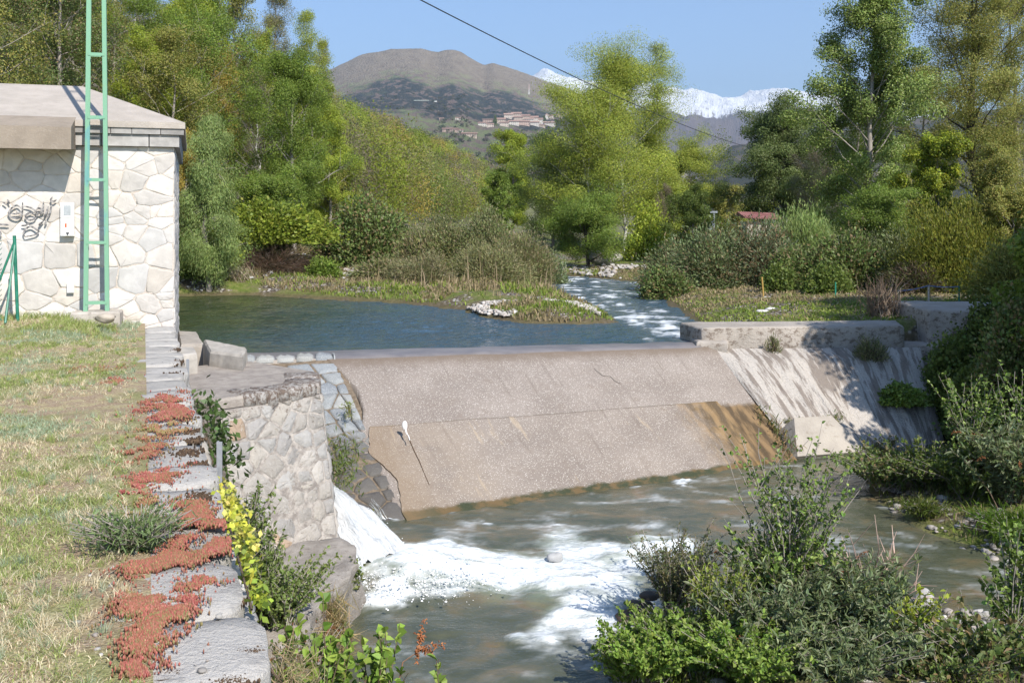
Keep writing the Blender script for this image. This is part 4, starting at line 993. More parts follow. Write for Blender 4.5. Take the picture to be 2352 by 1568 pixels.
st = fbm(np.c_[(A_ * 13 - T_ * 1.2).ravel(), (T_ * 1.3).ravel()], 61, 5).reshape(A_.shape) - .5; st2 = fbm(np.c_[(A_ * 5).ravel(), (T_ * 3).ravel()], 63, 4).reshape(A_.shape) - .5
bl = np.sin(np.pi * np.clip(A_, 0, 1)) ** .35
q[..., 2] += (st * .17 + st2 * .16) * bl * np.minimum(1, T_ * 4) + .16 * np.minimum(1, T_ * 6) * bl; q[..., 1] -= (st * .12) * bl * np.minimum(1, T_ * 4)
obj('sloping_face', mesh_np('sloping_face', (q - ab).reshape(-1, 3), grid_faces(110, 60)[:, ::-1], smooth=True, vattr={'uvw': np.stack([A_ * 4, T_ * 3.4, 0 * A_], -1).reshape(-1, 3)}), M_STREAK, abut)
m = MB()
bl4 = [CR + [-.22, .15, 0], np.array([8.05, 20.55, 0]), np.array([8.3, 21.6, 0]), np.array([3.55, 21.15, 0])]
def cap_block(poly, z0, z1, seed, amp, name, mat, dz=0):
    P = np.asarray([q[:2] for q in poly], float); per = np.concatenate([np.linspace(P[i], P[(i + 1) % 4], 26, endpoint=False) for i in range(4)]); n = len(per); c = P.mean(0); rings = []
    for inn, zz_ in ((0, z0), (0, z0 + (z1 - z0) * .35), (0, z0 + (z1 - z0) * .7), (.0, z1 - .05), (.035, z1 - .008)):
        dd = c - per; q = np.c_[per + dd / np.linalg.norm(dd, axis=1, keepdims=True) * inn, np.full(n, zz_)]
        nz_ = fbm(q * 3.2, seed, 5) - .5; q[:, 1] += nz_ * amp; q[:, 0] += nz_ * amp * .5; q[:, 2] += nz_ * .04; rings.append(q)
    nr = 7
    for f_ in np.linspace(.15, .95, nr): q = rings[4] * 1.0; q[:, :2] = q[:, :2] + (c - q[:, :2]) * f_; q[:, 2] = z1 + (fbm(q[:, :2] * 2, seed + 1, 4) - .5) * .03; rings.append(q)
    M_ = len(rings); V = np.concatenate(rings + [np.array([[*c, z1]])]); m = MB()
    m.add(V, [[a_ * n + j, a_ * n + (j + 1) % n, (a_ + 1) * n + (j + 1) % n, (a_ + 1) * n + j] for a_ in range(M_ - 1) for j in range(n)], [[(M_ - 1) * n + j, (M_ - 1) * n + (j + 1) % n, M_ * n] for j in range(n)])
    return m
m = cap_block(bl4, -1.25, AZ, 33, .12, '', None); child(m, 'cap_slab', M_SLAB, abut, ab, smooth=True)
m = MB(); lw = [CR + [-.35, .0, 0], CR + [.25, -.12, 0], CR + [.55, .9, 0], CR + [-.35, 1.1, 0]]
m = cap_block([np.array(v) for v in lw], -1.3, -.80, 35, .08, '', None); child(m, 'nose_step', M_SLAB, abut, ab, smooth=True)
# smooth toe pad
tp_ = [np.array(v) for v in (AT(1822, 966, -2.0), AT(1908, 960, -2.0), AT(1987, 1042, -2.60), AT(1830, 1054, -2.60))]
m = MB(); up_ = np.array([0, -.05, .06]); m.hexa([v - np.array([sx, -.35, .5]) for v, sx in zip((tp_[3], tp_[2], tp_[1], tp_[0]), (.45, 0, 0, .45))], [v + up_ for v in (tp_[3], tp_[2], tp_[1], tp_[0])]); child(m, 'toe_pad', m_concrete('smooth_concrete', (.32, .285, .25), (.42, .38, .33), (.2, .165, .13), .8, 1.8), abut, ab)
m = MB(); m.hexa([np.array(v) for v in ((4.1, 19.9, -3.2), (5.4, 17.5, -3.2), (8.15, 18.9, -3.2), (8.0, 20.4, -3.2))], [np.array(v) for v in ((4.1, 20.1, -1.2), (4.2, 19.9, -1.3), (7.95, 20.3, -1.3), (8.0, 20.6, -1.2))]); child(m, 'core', M_CONC, abut, ab)
# wing wall beyond the abutment
ww = np.array([9.2, 21.6, -1.2]); wing = thing('wing_wall', 'dark shaded concrete wing wall stepping up at the right bank', 'wall', ww)
m = cap_block([np.array(v) for v in ((8.62, 20.75, 0), (10.6, 20.4, 0), (11.5, 22.9, 0), (8.75, 23.2, 0))], -2.2, -.26, 37, .16, '', None); child(m, 'wall_body', M_SLAB, wing, ww, smooth=True)
m = cap_block([np.array(v) for v in ((8.06, 20.62, 0), (9.6, 20.45, 0), (9.9, 20.98, 0), (8.12, 21.2, 0))], -2.2, -.95, 39, .12, '', None); child(m, 'footing', M_SLAB, wing, ww, smooth=True)
# ------------------------------------------------------------------ plants
def unit(v): return v / np.maximum(np.linalg.norm(v, axis=-1, keepdims=True), 1e-9)
def leaf_quads(C, L, W, r, A=None, up=.35, fold=0.0, N=None):
    """diamond leaves at C; A = preferred direction of the leaf blade"""
    n = len(C); L = np.broadcast_to(L, (n,))[:, None]; W = np.broadcast_to(W, (n,))[:, None]
    a = r.normal(size=(n, 3)) if A is None else A + r.normal(size=(n, 3)) * .45
    a = unit(a); nn = r.normal(size=(n, 3)) * (1 if N is None else .42); nn[:, 2] += up * (2 if N is None else .6); nn = nn if N is None else nn + N
    b = unit(np.cross(nn, a)); c = np.cross(a, b)
    V = np.stack([C - a * L * .5, C + b * W * .5 + c * W * fold - a * L * .05, C + a * L * .5, C - b * W * .5 + c * W * fold - a * L * .05], 1).reshape(-1, 3)
    return V, np.arange(4 * n).reshape(n, 4)
def tint(n, pal, r, jit=.16, clump=None):
    pal = np.asarray(pal, float); i = r.integers(len(pal), size=n) if clump is None else clump % len(pal)
    c = pal[i] * (1 + r.normal(size=(n, 1)) * jit) * (1 + r.normal(size=(n, 3)) * .05)
    return np.clip(c, .004, .9)

class Leaves:
    def __init__(s): s.V, s.F, s.C, s.n = [], [], [], 0
    def add(s, V, Fq, c): s.V.append(V); s.F.append(Fq + s.n); s.C.append(np.broadcast_to(c, (len(Fq), 3))); s.n += len(V)
    def mesh(s, name): return mesh_np(name, np.concatenate(s.V), np.concatenate(s.F), None, False, np.concatenate(s.C))

PAL = dict(
    lime=[(.14, .18, .022), (.17, .205, .03), (.12, .15, .02)], green=[(.085, .125, .022), (.105, .145, .028), (.07, .105, .02)], dark=[(.05, .075, .018), (.065, .09, .02), (.075, .10, .025)],
    olive=[(.13, .135, .035), (.16, .15, .045), (.10, .115, .03)], ochre=[(.185, .145, .032), (.215, .165, .038), (.155, .13, .034)], willow=[(.12, .165, .055), (.15, .19, .07), (.10, .14, .05)],
    birch=[(.15, .185, .03), (.19, .21, .04), (.12, .155, .03)], gold=[(.20, .205, .03), (.24, .235, .04), (.15, .17, .03)], poplar=[(.08, .115, .028), (.10, .135, .032), (.125, .155, .05), (.065, .095, .022)],
    grey=[(.105, .135, .075), (.14, .165, .105), (.075, .10, .048), (.09, .115, .052)], tan=[(.30, .24, .14), (.26, .22, .11), (.21, .22, .08), (.17, .20, .07)], bramble=[(.055, .085, .025), (.075, .11, .03), (.09, .12, .045), (.085, .10, .04), (.11, .085, .045)],
    bare=[(.25, .19, .145), (.30, .235, .18), (.21, .175, .12), (.22, .21, .09)], maple=[(.12, .15, .018), (.17, .19, .02), (.08, .11, .015)], nettle=[(.085, .14, .025), (.11, .165, .032), (.13, .18, .05)], yellow=[(.62, .58, .06), (.70, .66, .10), (.48, .50, .05)])
for _k in PAL:
    if _k not in ('yellow', 'tan', 'bare', 'gold'): PAL[_k] = [tuple(v * f for v, f in zip(c, (2.15, 2.05, 1.9))) for c in PAL[_k]]
BARKS = dict(grey=(.30, .265, .23), dark=(.075, .06, .05), white=(.62, .60, .56), brown=(.13, .095, .07), red=(.20, .115, .075))

NK, LK = 4.0, .51
def grow(H, Rc, pal, r, cb=.25, nlimb=26, ntwig=6, nleaf=9000, L=.13, W=.075, sig=.30, up0=.35, droop=0.0, prof='round', bark='grey', r0=.016, trunks=1, wob=.03, jit=.10, leanx=0, twigs=True, twigleaf=False):
    """a tree in local space: (trunk builder, leaves)"""
    mb = MB(); lv = Leaves(); cen, dirs = [], []
    bc = np.array(BARKS[bark])
    for tr in range(trunks):
        off = np.array([0, 0, 0.]) if trunks == 1 else np.array([r.uniform(-.5, .5) * Rc * .5, r.uniform(-.5, .5) * Rc * .4, 0])
        hh = H * (1 if tr == 0 else r.uniform(.75, .97)); t = np.linspace(0, 1, 9)
        P = np.c_[np.cumsum(r.normal(size=9)) * wob * hh * .35, np.cumsum(r.normal(size=9)) * wob * hh * .35, t * hh]; P -= P[0]; P = P + off * (.25 + .75 * t[:, None]) + np.c_[leanx * t ** 1.5 * hh, t * 0, t * 0]
        mb.tube(P, np.maximum(r0 * hh * (1 - t) ** .8, .012), 7, bc, cap=False)
        for i in range(nlimb // trunks):
            u = cb + (.98 - cb) * ((i + r.uniform(0, 1)) / (nlimb // trunks)); s = np.array([np.interp(u, t, P[:, k]) for k in range(3)])
            w = (u - cb) / (1 - cb)
            pr = {'round': math.sqrt(max(0, 1 - (2 * w - .85) ** 2 / 1.35)), 'cone': (1 - w) ** .75 + .08, 'column': min(1, 1.25 * (1 - w) ** .45) * min(1, .55 + w * 2), 'fan': .35 + .75 * w ** .8 * (1 - max(0, w - .8) * 2.5)}[prof]
            ln = Rc * pr * r.uniform(.5, 1.55) + .15; az = i * 2.399 + r.uniform(-.5, .5); el = up0 + r.uniform(-.2, .35) + .55 * w
            d = np.array([math.cos(az) * math.cos(el), math.sin(az) * math.cos(el), math.sin(el)])
            q = np.linspace(0, 1, 5)[:, None]; B = s + d * ln * q + np.array([0, 0, 1.]) * (-droop * ln * q ** 2) + r.normal(size=(5, 3)) * .03 * ln * q
            if twigs: mb.tube(B, np.linspace(max(.3 * r0 * hh * (1.1 - u), .012), .006, 5), 5, (bc if bark != 'white' else bc * .6) * r.uniform(.8, 1.2), cap=False)
            for k in range(ntwig):
                qq = r.uniform(.28, 1.0); st = s + d * ln * qq - np.array([0, 0, droop * ln * qq ** 2]); dd = unit(d + r.normal(size=3) * .8 + np.array([0, 0, .15 - droop * .8])); tl = ln * r.uniform(.18, .42)
                e = st + dd * tl - np.array([0, 0, droop * tl * .8])
                if twigs: mb.tube(np.array([st, (st + e) / 2 + r.normal(size=3) * .04 * tl, e]), [.012, .008, .004], 3, (bc if bark != 'white' else bc * .4), cap=False)
                cen += [st + (e - st) * .55, e]; dirs += [dd, dd]
            cen.append(B[-1]); dirs.append(d)
    cen = np.array(cen); dirs = np.array(dirs); n = int(nleaf * NK); wts = r.gamma(1.1, size=len(cen)); idx = r.choice(len(cen), n, p=wts / wts.sum())
    sg = sig * Rc * .46
    g_ = r.normal(size=(n, 3)); g_ *= np.minimum(1, 1.7 / np.maximum(np.linalg.norm(g_, axis=1, keepdims=True), 1e-6)); C = cen[idx] + g_ * np.array([sg, sg, sg * .8])
    # keep the crown to the height and spread asked for
    kz = min(1.0, H / np.percentile(C[:, 2], 99.6)); kx = min(1.15, Rc / np.percentile(np.hypot(C[:, 0], C[:, 1]), 95)); K_ = np.array([kx, kx, kz]); C = C * K_; cen = cen * K_; mb.V = [v * K_ for v in mb.V]
    if droop > .3: C[:, 2] -= np.abs(r.normal(size=n)) * sg * 1.6
    C[:, 2] = np.maximum(C[:, 2], .05)
    A = None if droop < .3 else dirs[idx] * .4 + np.array([0, 0, -1.])
    axis = np.array([0, 0, H * (cb + .3)]); N = unit(C - cen[idx]) * .7 + unit((C - axis) * np.array([1, 1, .6])) * .9
    V, Fq = leaf_quads(C, L * r.uniform(.6, 1.3, n) * LK, W * r.uniform(.7, 1.2, n) * LK, r, A, N=N)
    ck = r.normal(size=len(cen)) * .13; lv.add(V, Fq, np.clip(tint(n, pal, r, jit) * (1 + ck[idx][:, None]), .004, .9))
    return mb, lv

def gz(x, y): return float(land_h(np.array([[x, y]]))[0])
M_LEAFS = {'matte': M_LEAF, 'glossy': M_LEAF_GLOSSY}
def plant_thing(name, label, cat, loc, mb, lv, group=None, gloss='matte', stem='trunk', crown='crown', rot=0):
    o = thing(name, label, cat, loc, group); o.rotation_euler = (0, 0, rot)
    if mb is not None and mb.n: mb.build(stem, M_BARK, o, True, True)
    obj(crown, lv.mesh(crown), M_LEAFS[gloss], o)
    return o
def tree(px, ytop, Y, wpx, pal, label, name='tree', cat='tree', seed=0, gloss='matte', group=None, zoff=0, **kw):
    r = rng(1000 + seed); X = (px - CX) / F * Y; z = gz(X, Y) + zoff; H = EYE - (ytop - HY) / F * Y - z; Rc = wpx / F * Y / 2
    mb, lv = grow(H, Rc, PAL[pal] if isinstance(pal, str) else pal, r, **kw)
    return plant_thing(name, label, cat, (X, Y, z - .05), mb, lv, group, gloss)

# --- trees one by one -------------------------------------------------------
S_ = dict
tree(675, 112, 43, 220, 'green', 'tall bright green alder at the pond end of the wooded slope', 'alder_tree', seed=1, nleaf=24000, cb=.12, nlimb=40, sig=.30, prof='column', up0=.4)
tree(760, 235, 49, 170, 'lime', 'lime green tree just right of the tall bright alder', 'alder_tree', seed=2, nleaf=17000, cb=.10, nlimb=34, sig=.3, prof='column')
tree(480, 262, 33, 165, 'willow', 'pale grey green weeping willow behind the house corner', 'willow_tree', seed=3, nleaf=21000, cb=.12, nlimb=34, L=.20, W=.035, droop=.55, sig=.30, up0=.75)
tree(692, 24, 60, 150, 'birch', 'thin tall birch topping the slope against the sky', 'birch_tree', seed=4, nleaf=9000, cb=.2, nlimb=34, sig=.28, bark='white', prof='column', up0=.6, L=.12, W=.08, r0=.009)
tree(742, 92, 66, 90, 'olive', 'thin olive birch at the right end of the slope skyline', 'birch_tree', seed=5, nleaf=6000, cb=.2, nlimb=28, sig=.3, bark='white', prof='column', up0=.7, L=.13, W=.08, r0=.009)
tree(470, 105, 47, 190, 'ochre', 'ochre tree in new bud above the weeping willow', 'broadleaf_tree', seed=6, nleaf=14000, cb=.15, nlimb=34, sig=.28, bark='grey')
tree(345, 60, 44, 200, 'lime', 'yellow green tree high on the slope above the house roof', 'broadleaf_tree', seed=7, nleaf=14000, cb=.2, nlimb=32, sig=.28)
tree(590, 165, 52, 150, 'bare', 'grey leafless tree left of the tall bright alder', 'bare_tree', seed=8, nleaf=7000, cb=.1, nlimb=46, ntwig=9, sig=.22, L=.22, W=.02, bark='white', up0=.8, r0=.011)
tree(420, 300, 39, 150, 'ochre', 'low ochre tree half hidden behind the weeping willow', 'broadleaf_tree', seed=9, nleaf=9000, cb=.1, nlimb=28, sig=.3)
tree(620, 385, 38, 210, 'green', 'rounded green tree below the tall alder near the bank', 'alder_tree', seed=10, nleaf=16000, cb=.08, nlimb=34, sig=.32)
tree(775, 385, 50, 120, 'olive', 'olive tree at the foot of the slope beside the scrub', 'broadleaf_tree', seed=11, nleaf=9000, cb=.1, nlimb=28, sig=.32)
tree(555, -70, 58, 190, 'olive', 'tall olive tree against the sky left of the thin birch', 'broadleaf_tree', seed=12, nleaf=14000, cb=.1, nlimb=40, sig=.28, L=.17, W=.1)
tree(628, -15, 62, 150, 'tan', 'tall grey brown budding tree against the sky beside the thin birch', 'broadleaf_tree', seed=13, nleaf=12000, cb=.1, nlimb=44, ntwig=8, sig=.28, L=.2, W=.06)
tree(600, 70, 56, 130, 'birch', 'slim yellow green tree above the leafless grey tree', 'broadleaf_tree', seed=14, nleaf=10000, cb=.1, nlimb=36, sig=.28, L=.16, W=.1)
tree(715, 150, 54, 110, 'birch', 'yellow green tree filling the gap right of the tall alder', 'broadleaf_tree', seed=15, nleaf=9000, cb=.08, nlimb=34, sig=.28, L=.16, W=.1)
tree(450, -60, 52, 220, 'lime', 'tall lime green tree above the ochre tree on the slope', 'broadleaf_tree', seed=16, nleaf=14000, cb=.1, nlimb=38, sig=.28, L=.17, W=.1)
# centre
tree(1360, 190, 57, 270, 'birch', 'left birch of the three tall pale birches beyond the rapids', 'birch_tree', seed=20, nleaf=25000, cb=.08, nlimb=40, sig=.26, bark='white', prof='column', up0=.75, L=.14, W=.09, r0=.008, wob=.02)
tree(1432, 92, 58, 340, 'birch', 'tallest yellow green birch with white trunk beyond the rapids', 'birch_tree', seed=21, nleaf=34000, cb=.08, nlimb=46, sig=.26, bark='white', prof='column', up0=.75, L=.14, W=.09, r0=.008, wob=.02)
tree(1508, 100, 60, 150, 'birch', 'thin topped right birch of the three beyond the rapids', 'birch_tree', seed=22, nleaf=11000, cb=.12, nlimb=40, sig=.28, bark='white', prof='fan', up0=.8, L=.14, W=.09, r0=.008, wob=.02)
tree(1355, 425, 45.6, 190, 'green', 'bushy green alder leaning over the far bank of the stream', 'alder_tree', seed=23, nleaf=15000, cb=.1, nlimb=36, sig=.3, bark='dark', trunks=3, r0=.018)
tree(1270, 300, 60, 220, 'poplar', 'dark green spreading tree left of the birches', 'alder_tree', seed=24, nleaf=24000, cb=.06, nlimb=40, sig=.3, bark='grey')
tree(1180, 300, 84, 120, 'lime', 'lime green poplar standing left of the dark spreading tree', 'poplar_tree', seed=25, nleaf=14000, cb=.1, nlimb=34, sig=.3, prof='column', L=.22, W=.15)
tree(1150, 395, 80, 80, 'green', 'small dark poplar at the end of the wooded spur', 'poplar_tree', seed=26, nleaf=6000, cb=.08, nlimb=26, sig=.32, L=.22, W=.14, prof='column')
tree(1578, 300, 62, 190, 'birch', 'yellowish olive tree right of the birches', 'broadleaf_tree', seed=27, nleaf=21000, cb=.12, nlimb=38, sig=.27, bark='grey')
tree(1510, 340, 66, 190, 'birch', 'low pale tree behind the three birches', 'broadleaf_tree', seed=28, nleaf=10000, cb=.05, nlimb=30, sig=.32, L=.2, W=.12)
tree(1590, 425, 47, 125, 'dark', 'dark green bush tree at the meadow edge', 'alder_tree', seed=29, nleaf=11000, cb=.05, nlimb=28, sig=.3)
tree(1510, 420, 52, 90, 'bare', 'dark bare twisted tree between birches and dark bush', 'bare_tree', seed=30, nleaf=2500, cb=.12, nlimb=22, ntwig=8, sig=.25, L=.2, W=.02, bark='dark', r0=.014, leanx=.15)
tree(1665, 425, 70, 110, 'olive', 'small olive tree left of the red roofed hut', 'broadleaf_tree', seed=31, nleaf=8000, cb=.05, nlimb=28, sig=.3, L=.2, W=.12)
# right
tree(1805, 228, 60, 250, [(.145, .19, .06), (.175, .22, .075), (.12, .16, .05)], 'large round grey green tree above the red roofed hut', 'broadleaf_tree', seed=40, nleaf=34000, cb=.15, nlimb=46, sig=.26, L=.19, W=.12)
tree(1965, 205, 52, 190, 'green', 'mid green tree between the round tree and the tall poplar', 'broadleaf_tree', seed=41, nleaf=24000, cb=.1, nlimb=38, sig=.28)
tree(2020, -90, 40, 300, 'poplar', 'tall glossy dark green poplar against the sky', 'poplar_tree', seed=42, nleaf=34000, cb=.14, nlimb=48, sig=.23, L=.15, W=.12, gloss='glossy', prof='column', up0=.55, bark='grey', r0=.014)
tree(2250, -170, 44, 400, 'olive', 'tall sparse olive tree with dark trunk at the right edge', 'broadleaf_tree', seed=43, nleaf=38000, cb=.2, nlimb=46, ntwig=8, sig=.20, L=.14, W=.09, bark='dark', r0=.018, up0=.6)
tree(2165, 305, 35, 170, 'maple', 'yellow green maple below the sparse olive tree', 'maple_tree', seed=44, nleaf=13000, cb=.1, nlimb=32, sig=.26, L=.13, W=.12)
tree(2300, 330, 33, 190, 'olive', 'pale stemmed half bare olive tree at the right edge', 'broadleaf_tree', seed=45, nleaf=14000, cb=.1, nlimb=36, ntwig=7, sig=.24, bark='white', r0=.011, up0=.8)
tree(2010, 425, 32, 170, 'green', 'bright green bushy willow below the tall poplar', 'willow_tree', seed=46, nleaf=15000, cb=.05, nlimb=34, sig=.3, L=.15, W=.05, up0=.7)
tree(2110, 150, 58, 220, 'olive', 'olive tree behind and between the two tall right trees', 'broadleaf_tree', seed=47, nleaf=13000, cb=.1, nlimb=34, sig=.3, L=.18, W=.12)
tree(1880, 330, 56, 140, 'bare', 'brownish half bare tree right of the round grey green tree', 'bare_tree', seed=48, nleaf=8000, cb=.1, nlimb=40, ntwig=8, sig=.26, L=.2, W=.03, bark='grey', r0=.012)
tree(1730, 455, 74, 110, 'birch', 'low yellow green tree behind the red roofed hut', 'broadleaf_tree', seed=49, nleaf=7000, cb=.05, nlimb=26, sig=.32, L=.22, W=.13)
tree(2330, 430, 28, 150, 'olive', 'low olive tree beyond the golden willow', 'broadleaf_tree', seed=50, nleaf=9000, cb=.05, nlimb=28, sig=.3)
tree(2320, -60, 60, 220, 'olive', 'tall olive tree behind the sparse one at the right edge', 'broadleaf_tree', seed=51, nleaf=16000, cb=.12, nlimb=40, sig=.26, L=.2, W=.12)
# trees on the right bank just outside the picture: they shade the wing wall
for i, (x, y, H, Rc) in enumerate(((11.6, 15.6, 6.5, 2.1), (12.9, 18.6, 8.0, 2.3), (13.2, 12.6, 7.5, 2.2), (10.4, 17.3, 4.6, 1.3), (10.2, 15.2, 4.2, 1.3))):
    r = rng(900 + i); mb, lv = grow(H, Rc, PAL['green'], r, nleaf=34000, cb=.02, nlimb=50, sig=.42, L=.24, W=.15)
    plant_thing('alder_tree', 'green alder on the right bank whose shade falls on the wing wall', 'tree', (x, y, gz(x, y)), mb, lv, 'alders shading the right bank')

# --- trees covering the slope behind the house ------------------------------
KINDS = [('olive', 'olive green tree in the mixed wood on the slope behind the house', dict(nleaf=8000, cb=.08, nlimb=30, sig=.30, L=.15, W=.09)),
         ('lime', 'yellow green tree in the mixed wood on the slope behind the house', dict(nleaf=8000, cb=.08, nlimb=30, sig=.30, L=.15, W=.09)),
         ('bare', 'brown leafless tree in the mixed wood on the slope behind the house', dict(nleaf=7000, cb=.05, nlimb=44, ntwig=8, sig=.26, L=.24, W=.022, bark='white', up0=.75, r0=.010)),
         ('green', 'fresh green tree in the mixed wood on the slope behind the house', dict(nleaf=8000, cb=.08, nlimb=30, sig=.30, L=.15, W=.09)),
         ('ochre', 'ochre budding tree in the mixed wood on the slope behind the house', dict(nleaf=7500, cb=.08, nlimb=30, sig=.30, L=.15, W=.08)),
         ('bramble', 'dark green tree in the mixed wood on the slope behind the house', dict(nleaf=8000, cb=.04, nlimb=30, sig=.32, L=.15, W=.10)),
         ('tan', 'grey brown budding tree in the mixed wood on the slope behind the house', dict(nleaf=7000, cb=.06, nlimb=40, ntwig=8, sig=.28, L=.2, W=.04, bark='grey', up0=.7, r0=.012))]
protos = []
SKYP = np.array([(400, -300), (600, -60), (690, 40), (750, 100), (800, 195), (860, 230), (900, 252), (960, 288), (1040, 315), (1100, 345), (1130, 356), (1200, 420)], float)
for i, (pl_, lab, kw) in enumerate(KINDS):
    mb, lv = grow(8.0, 2.3, PAL[pl_], rng(300 + i), **kw)
    protos.append((mb.mesh('trunk', True, True), lv.mesh('crown'), lab))
for t_, c_, _ in protos: t_.materials.append(M_BARK); c_.materials.append(M_LEAF)
r = rng(55); pts = []
tries = 0
while len(pts) < 120 and tries < 9000:
    tries += 1
    y = r.uniform(21, 74); d = r.uniform(.3, 46) ; x = float(hill_foot(y)) - d
    px = CX + F * x / y
    if px < -140 or px > 800: continue
    if y < 30 and x > -12: continue
    sp = 2.5 + y * .018
    if any((x - a) ** 2 + (y - b) ** 2 < sp * sp for a, b in pts): continue
    pts.append((x, y))
for i, (x, y) in enumerate(pts):
    px = CX + F * x / y
    zmax = EYE - (np.interp(px, SKYP[:, 0], SKYP[:, 1]) + 12 - HY) / F * y
    w = np.array([1.8, 1.0, 1.5, 1.0, .35, 1.4, 1.2]) if px < 330 else np.array([1.0, 1.2, 1.0, 1.6, 1.3, .3, .7])
    k_ = r.choice(7, p=w / w.sum()); t_, c_, lab = protos[k_]; s = min(r.uniform(.75, 1.2), (zmax - gz(x, y)) / 8.2)
    if s < .3: continue
    o = thing('hillside_tree', lab, 'tree', (x, y, gz(x, y) - .1), 'trees of the mixed wood on the slope'); o.rotation_euler = (0, 0, r.uniform(0, 6.28)); o.scale = (s * r.uniform(.9, 1.15), s * r.uniform(.9, 1.15), s)
    obj('trunk', t_, None, o); obj('crown', c_, None, o)

# --- far wood on the spur, one mass -----------------------------------------
r = rng(66); lv = Leaves(); n = 0; tr = []
FP = [PAL['lime'], PAL['green'], PAL['ochre'], PAL['olive'], PAL['bare'], PAL['birch'], PAL['tan'], PAL['lime']]
FW = np.array([1.2, .9, .8, 1.4, 1.5, .9, 1.1, .6]); FW /= FW.sum()
tries = 0
while n < 430 and tries < 30000:
    tries += 1
    y = r.uniform(62, 92) if r.random() < .2 else 70 * (7.2 ** r.random())
    x = float(hill_foot(y)) + 5 - r.uniform(0, 70) ** 1.0
    px = CX + F * x / y
    if px < 560 or px > 1150: continue
    sp = 3.5 + y * .010
    if any((x - a) ** 2 + (y - b) ** 2 < sp * sp for a, b in tr): continue
    tr.append((x, y)); n += 1
TZ = land_h(np.array(tr))
SKYP = np.array([(400, -300), (600, -60), (690, 40), (750, 100), (800, 195), (860, 230), (900, 252), (960, 288), (1040, 315), (1100, 345), (1130, 356), (1200, 420)], float)
for (x, y), z in zip(tr, TZ):
    px = CX + F * x / y; zmax = EYE - (np.interp(px, SKYP[:, 0], SKYP[:, 1]) + r.uniform(0, 22) - HY) / F * y
    H = min(r.uniform(5.5, 9.5), zmax - z)
    if H < 2: continue
    _ = 0; Rr = r.uniform(2.0, 3.2) * (1 + y / 700); m_ = int(np.clip(260000 / y, 520, 3600)); bq = fbm(np.array([[x / 16, y / 26]]), 91, 3)[0]; wv = FW * np.where(np.isin(np.arange(8), (2, 4, 6)), 3.6 if bq > .50 else .6, 1); pal = FP[r.choice(8, p=wv / wv.sum())]
    u = unit(r.normal(size=(m_, 3))); rad = r.random((m_, 1)) ** .45
    C = u * rad * np.array([Rr, Rr, H * .48]) * (1 + .25 * np.sin(u[:, :1] * 5 + u[:, 1:2] * 4 + x)) + np.array([x, y, z + H * .52])
    s = .075 + y * .00125
    V, Fq = leaf_quads(C, s * r.uniform(.6, 1.4, m_), s * .62, r, N=u * 1.2)
    lv.add(V, Fq, tint(m_, [np.mean(pal, 0) * r.uniform(.65, 1.15)], r, .07))
o = obj('distant_woods', lv.mesh('distant_woods'), M_LEAF); tag(o, 'mixed spring woods of green, ochre and brown covering the far spur', 'woods', None, 'stuff')

# --- shrubs -----------------------------------------------------------------
def mound(Rx, Ry, H, pal, r, nleaf=6000, L=.10, W=.05, nst=40, clumps=160, sig=.13, bark='brown', A_up=0.0, shell=.55, rag=.25, lowfill=True, spikes=0):
    """a shrub: stems fanning out of the base to leaf clumps through a dome"""
    mb = MB(); lv = Leaves(); u = unit(r.normal(size=(clumps, 3))); u[:, 2] = np.abs(u[:, 2])
    rad = (shell + (1 - shell) * r.random((clumps, 1))) * (1 + rag * (fbm(u * 2.2 + r.uniform(0, 9), 5, 3)[:, None] - .5) * 2.4)
    C = u * rad * np.array([Rx, Ry, H])
    if spikes:
        k = r.choice(clumps, spikes); C[k] *= r.uniform(1.1, 1.4, (spikes, 1)); 
    for i in range(min(nst, clumps)):
        b = np.array([r.normal() * Rx * .15, r.normal() * Ry * .15, 0]); e = C[i]; mid = (b + e) / 2 + np.array([0, 0, H * .16]) + r.normal(size=3) * .05 * H
        q = np.linspace(0, 1, 6)[:, None]; P = b * (1 - q) ** 2 + 2 * mid * q * (1 - q) + e * q ** 2
        mb.tube(P, np.linspace(.010 + .006 * H, .004, 6), 4, np.array(BARKS[bark]) * r.uniform(.7, 1.3), cap=False)
    nleaf = int(nleaf * 1.4); idx = r.integers(clumps, size=nleaf); s = sig * (Rx + H) * .5
    c = C[idx] + r.normal(size=(nleaf, 3)) * s; c[:, 2] = np.abs(c[:, 2]) * (1 if not lowfill else 1)
    d = unit(C[idx]) ; d[:, 2] += A_up
    N = unit(c - C[idx]) * .7 + unit(C[idx]) * .8
    V, Fq = leaf_quads(c, L * r.uniform(.6, 1.35, nleaf) * .85, W * r.uniform(.7, 1.25, nleaf) * .9, r, d, N=N)
    ck = r.normal(size=clumps) * .14; lv.add(V, Fq, np.clip(tint(nleaf, PAL[pal] if isinstance(pal, str) else pal, r, .2) * (1 + ck[idx][:, None]), .004, .9))
    return mb, lv
def shrub(px, ytop, Y, wpx, pal, label, name='shrub', seed=0, gloss='matte', z=None, group=None, dep=.8, cat='shrub', **kw):
    r = rng(2000 + seed); X = (px - CX) / F * Y; z = gz(X, Y) if z is None else z; H = max(.25, EYE - (ytop - HY) / F * Y - z); Rx = wpx / F * Y / 2
    mb, lv = mound(Rx, Rx * dep, H, pal, r, **kw)
    return plant_thing(name, label, cat, (X, Y, z - .03), mb, lv, group, gloss, 'stems', 'foliage')
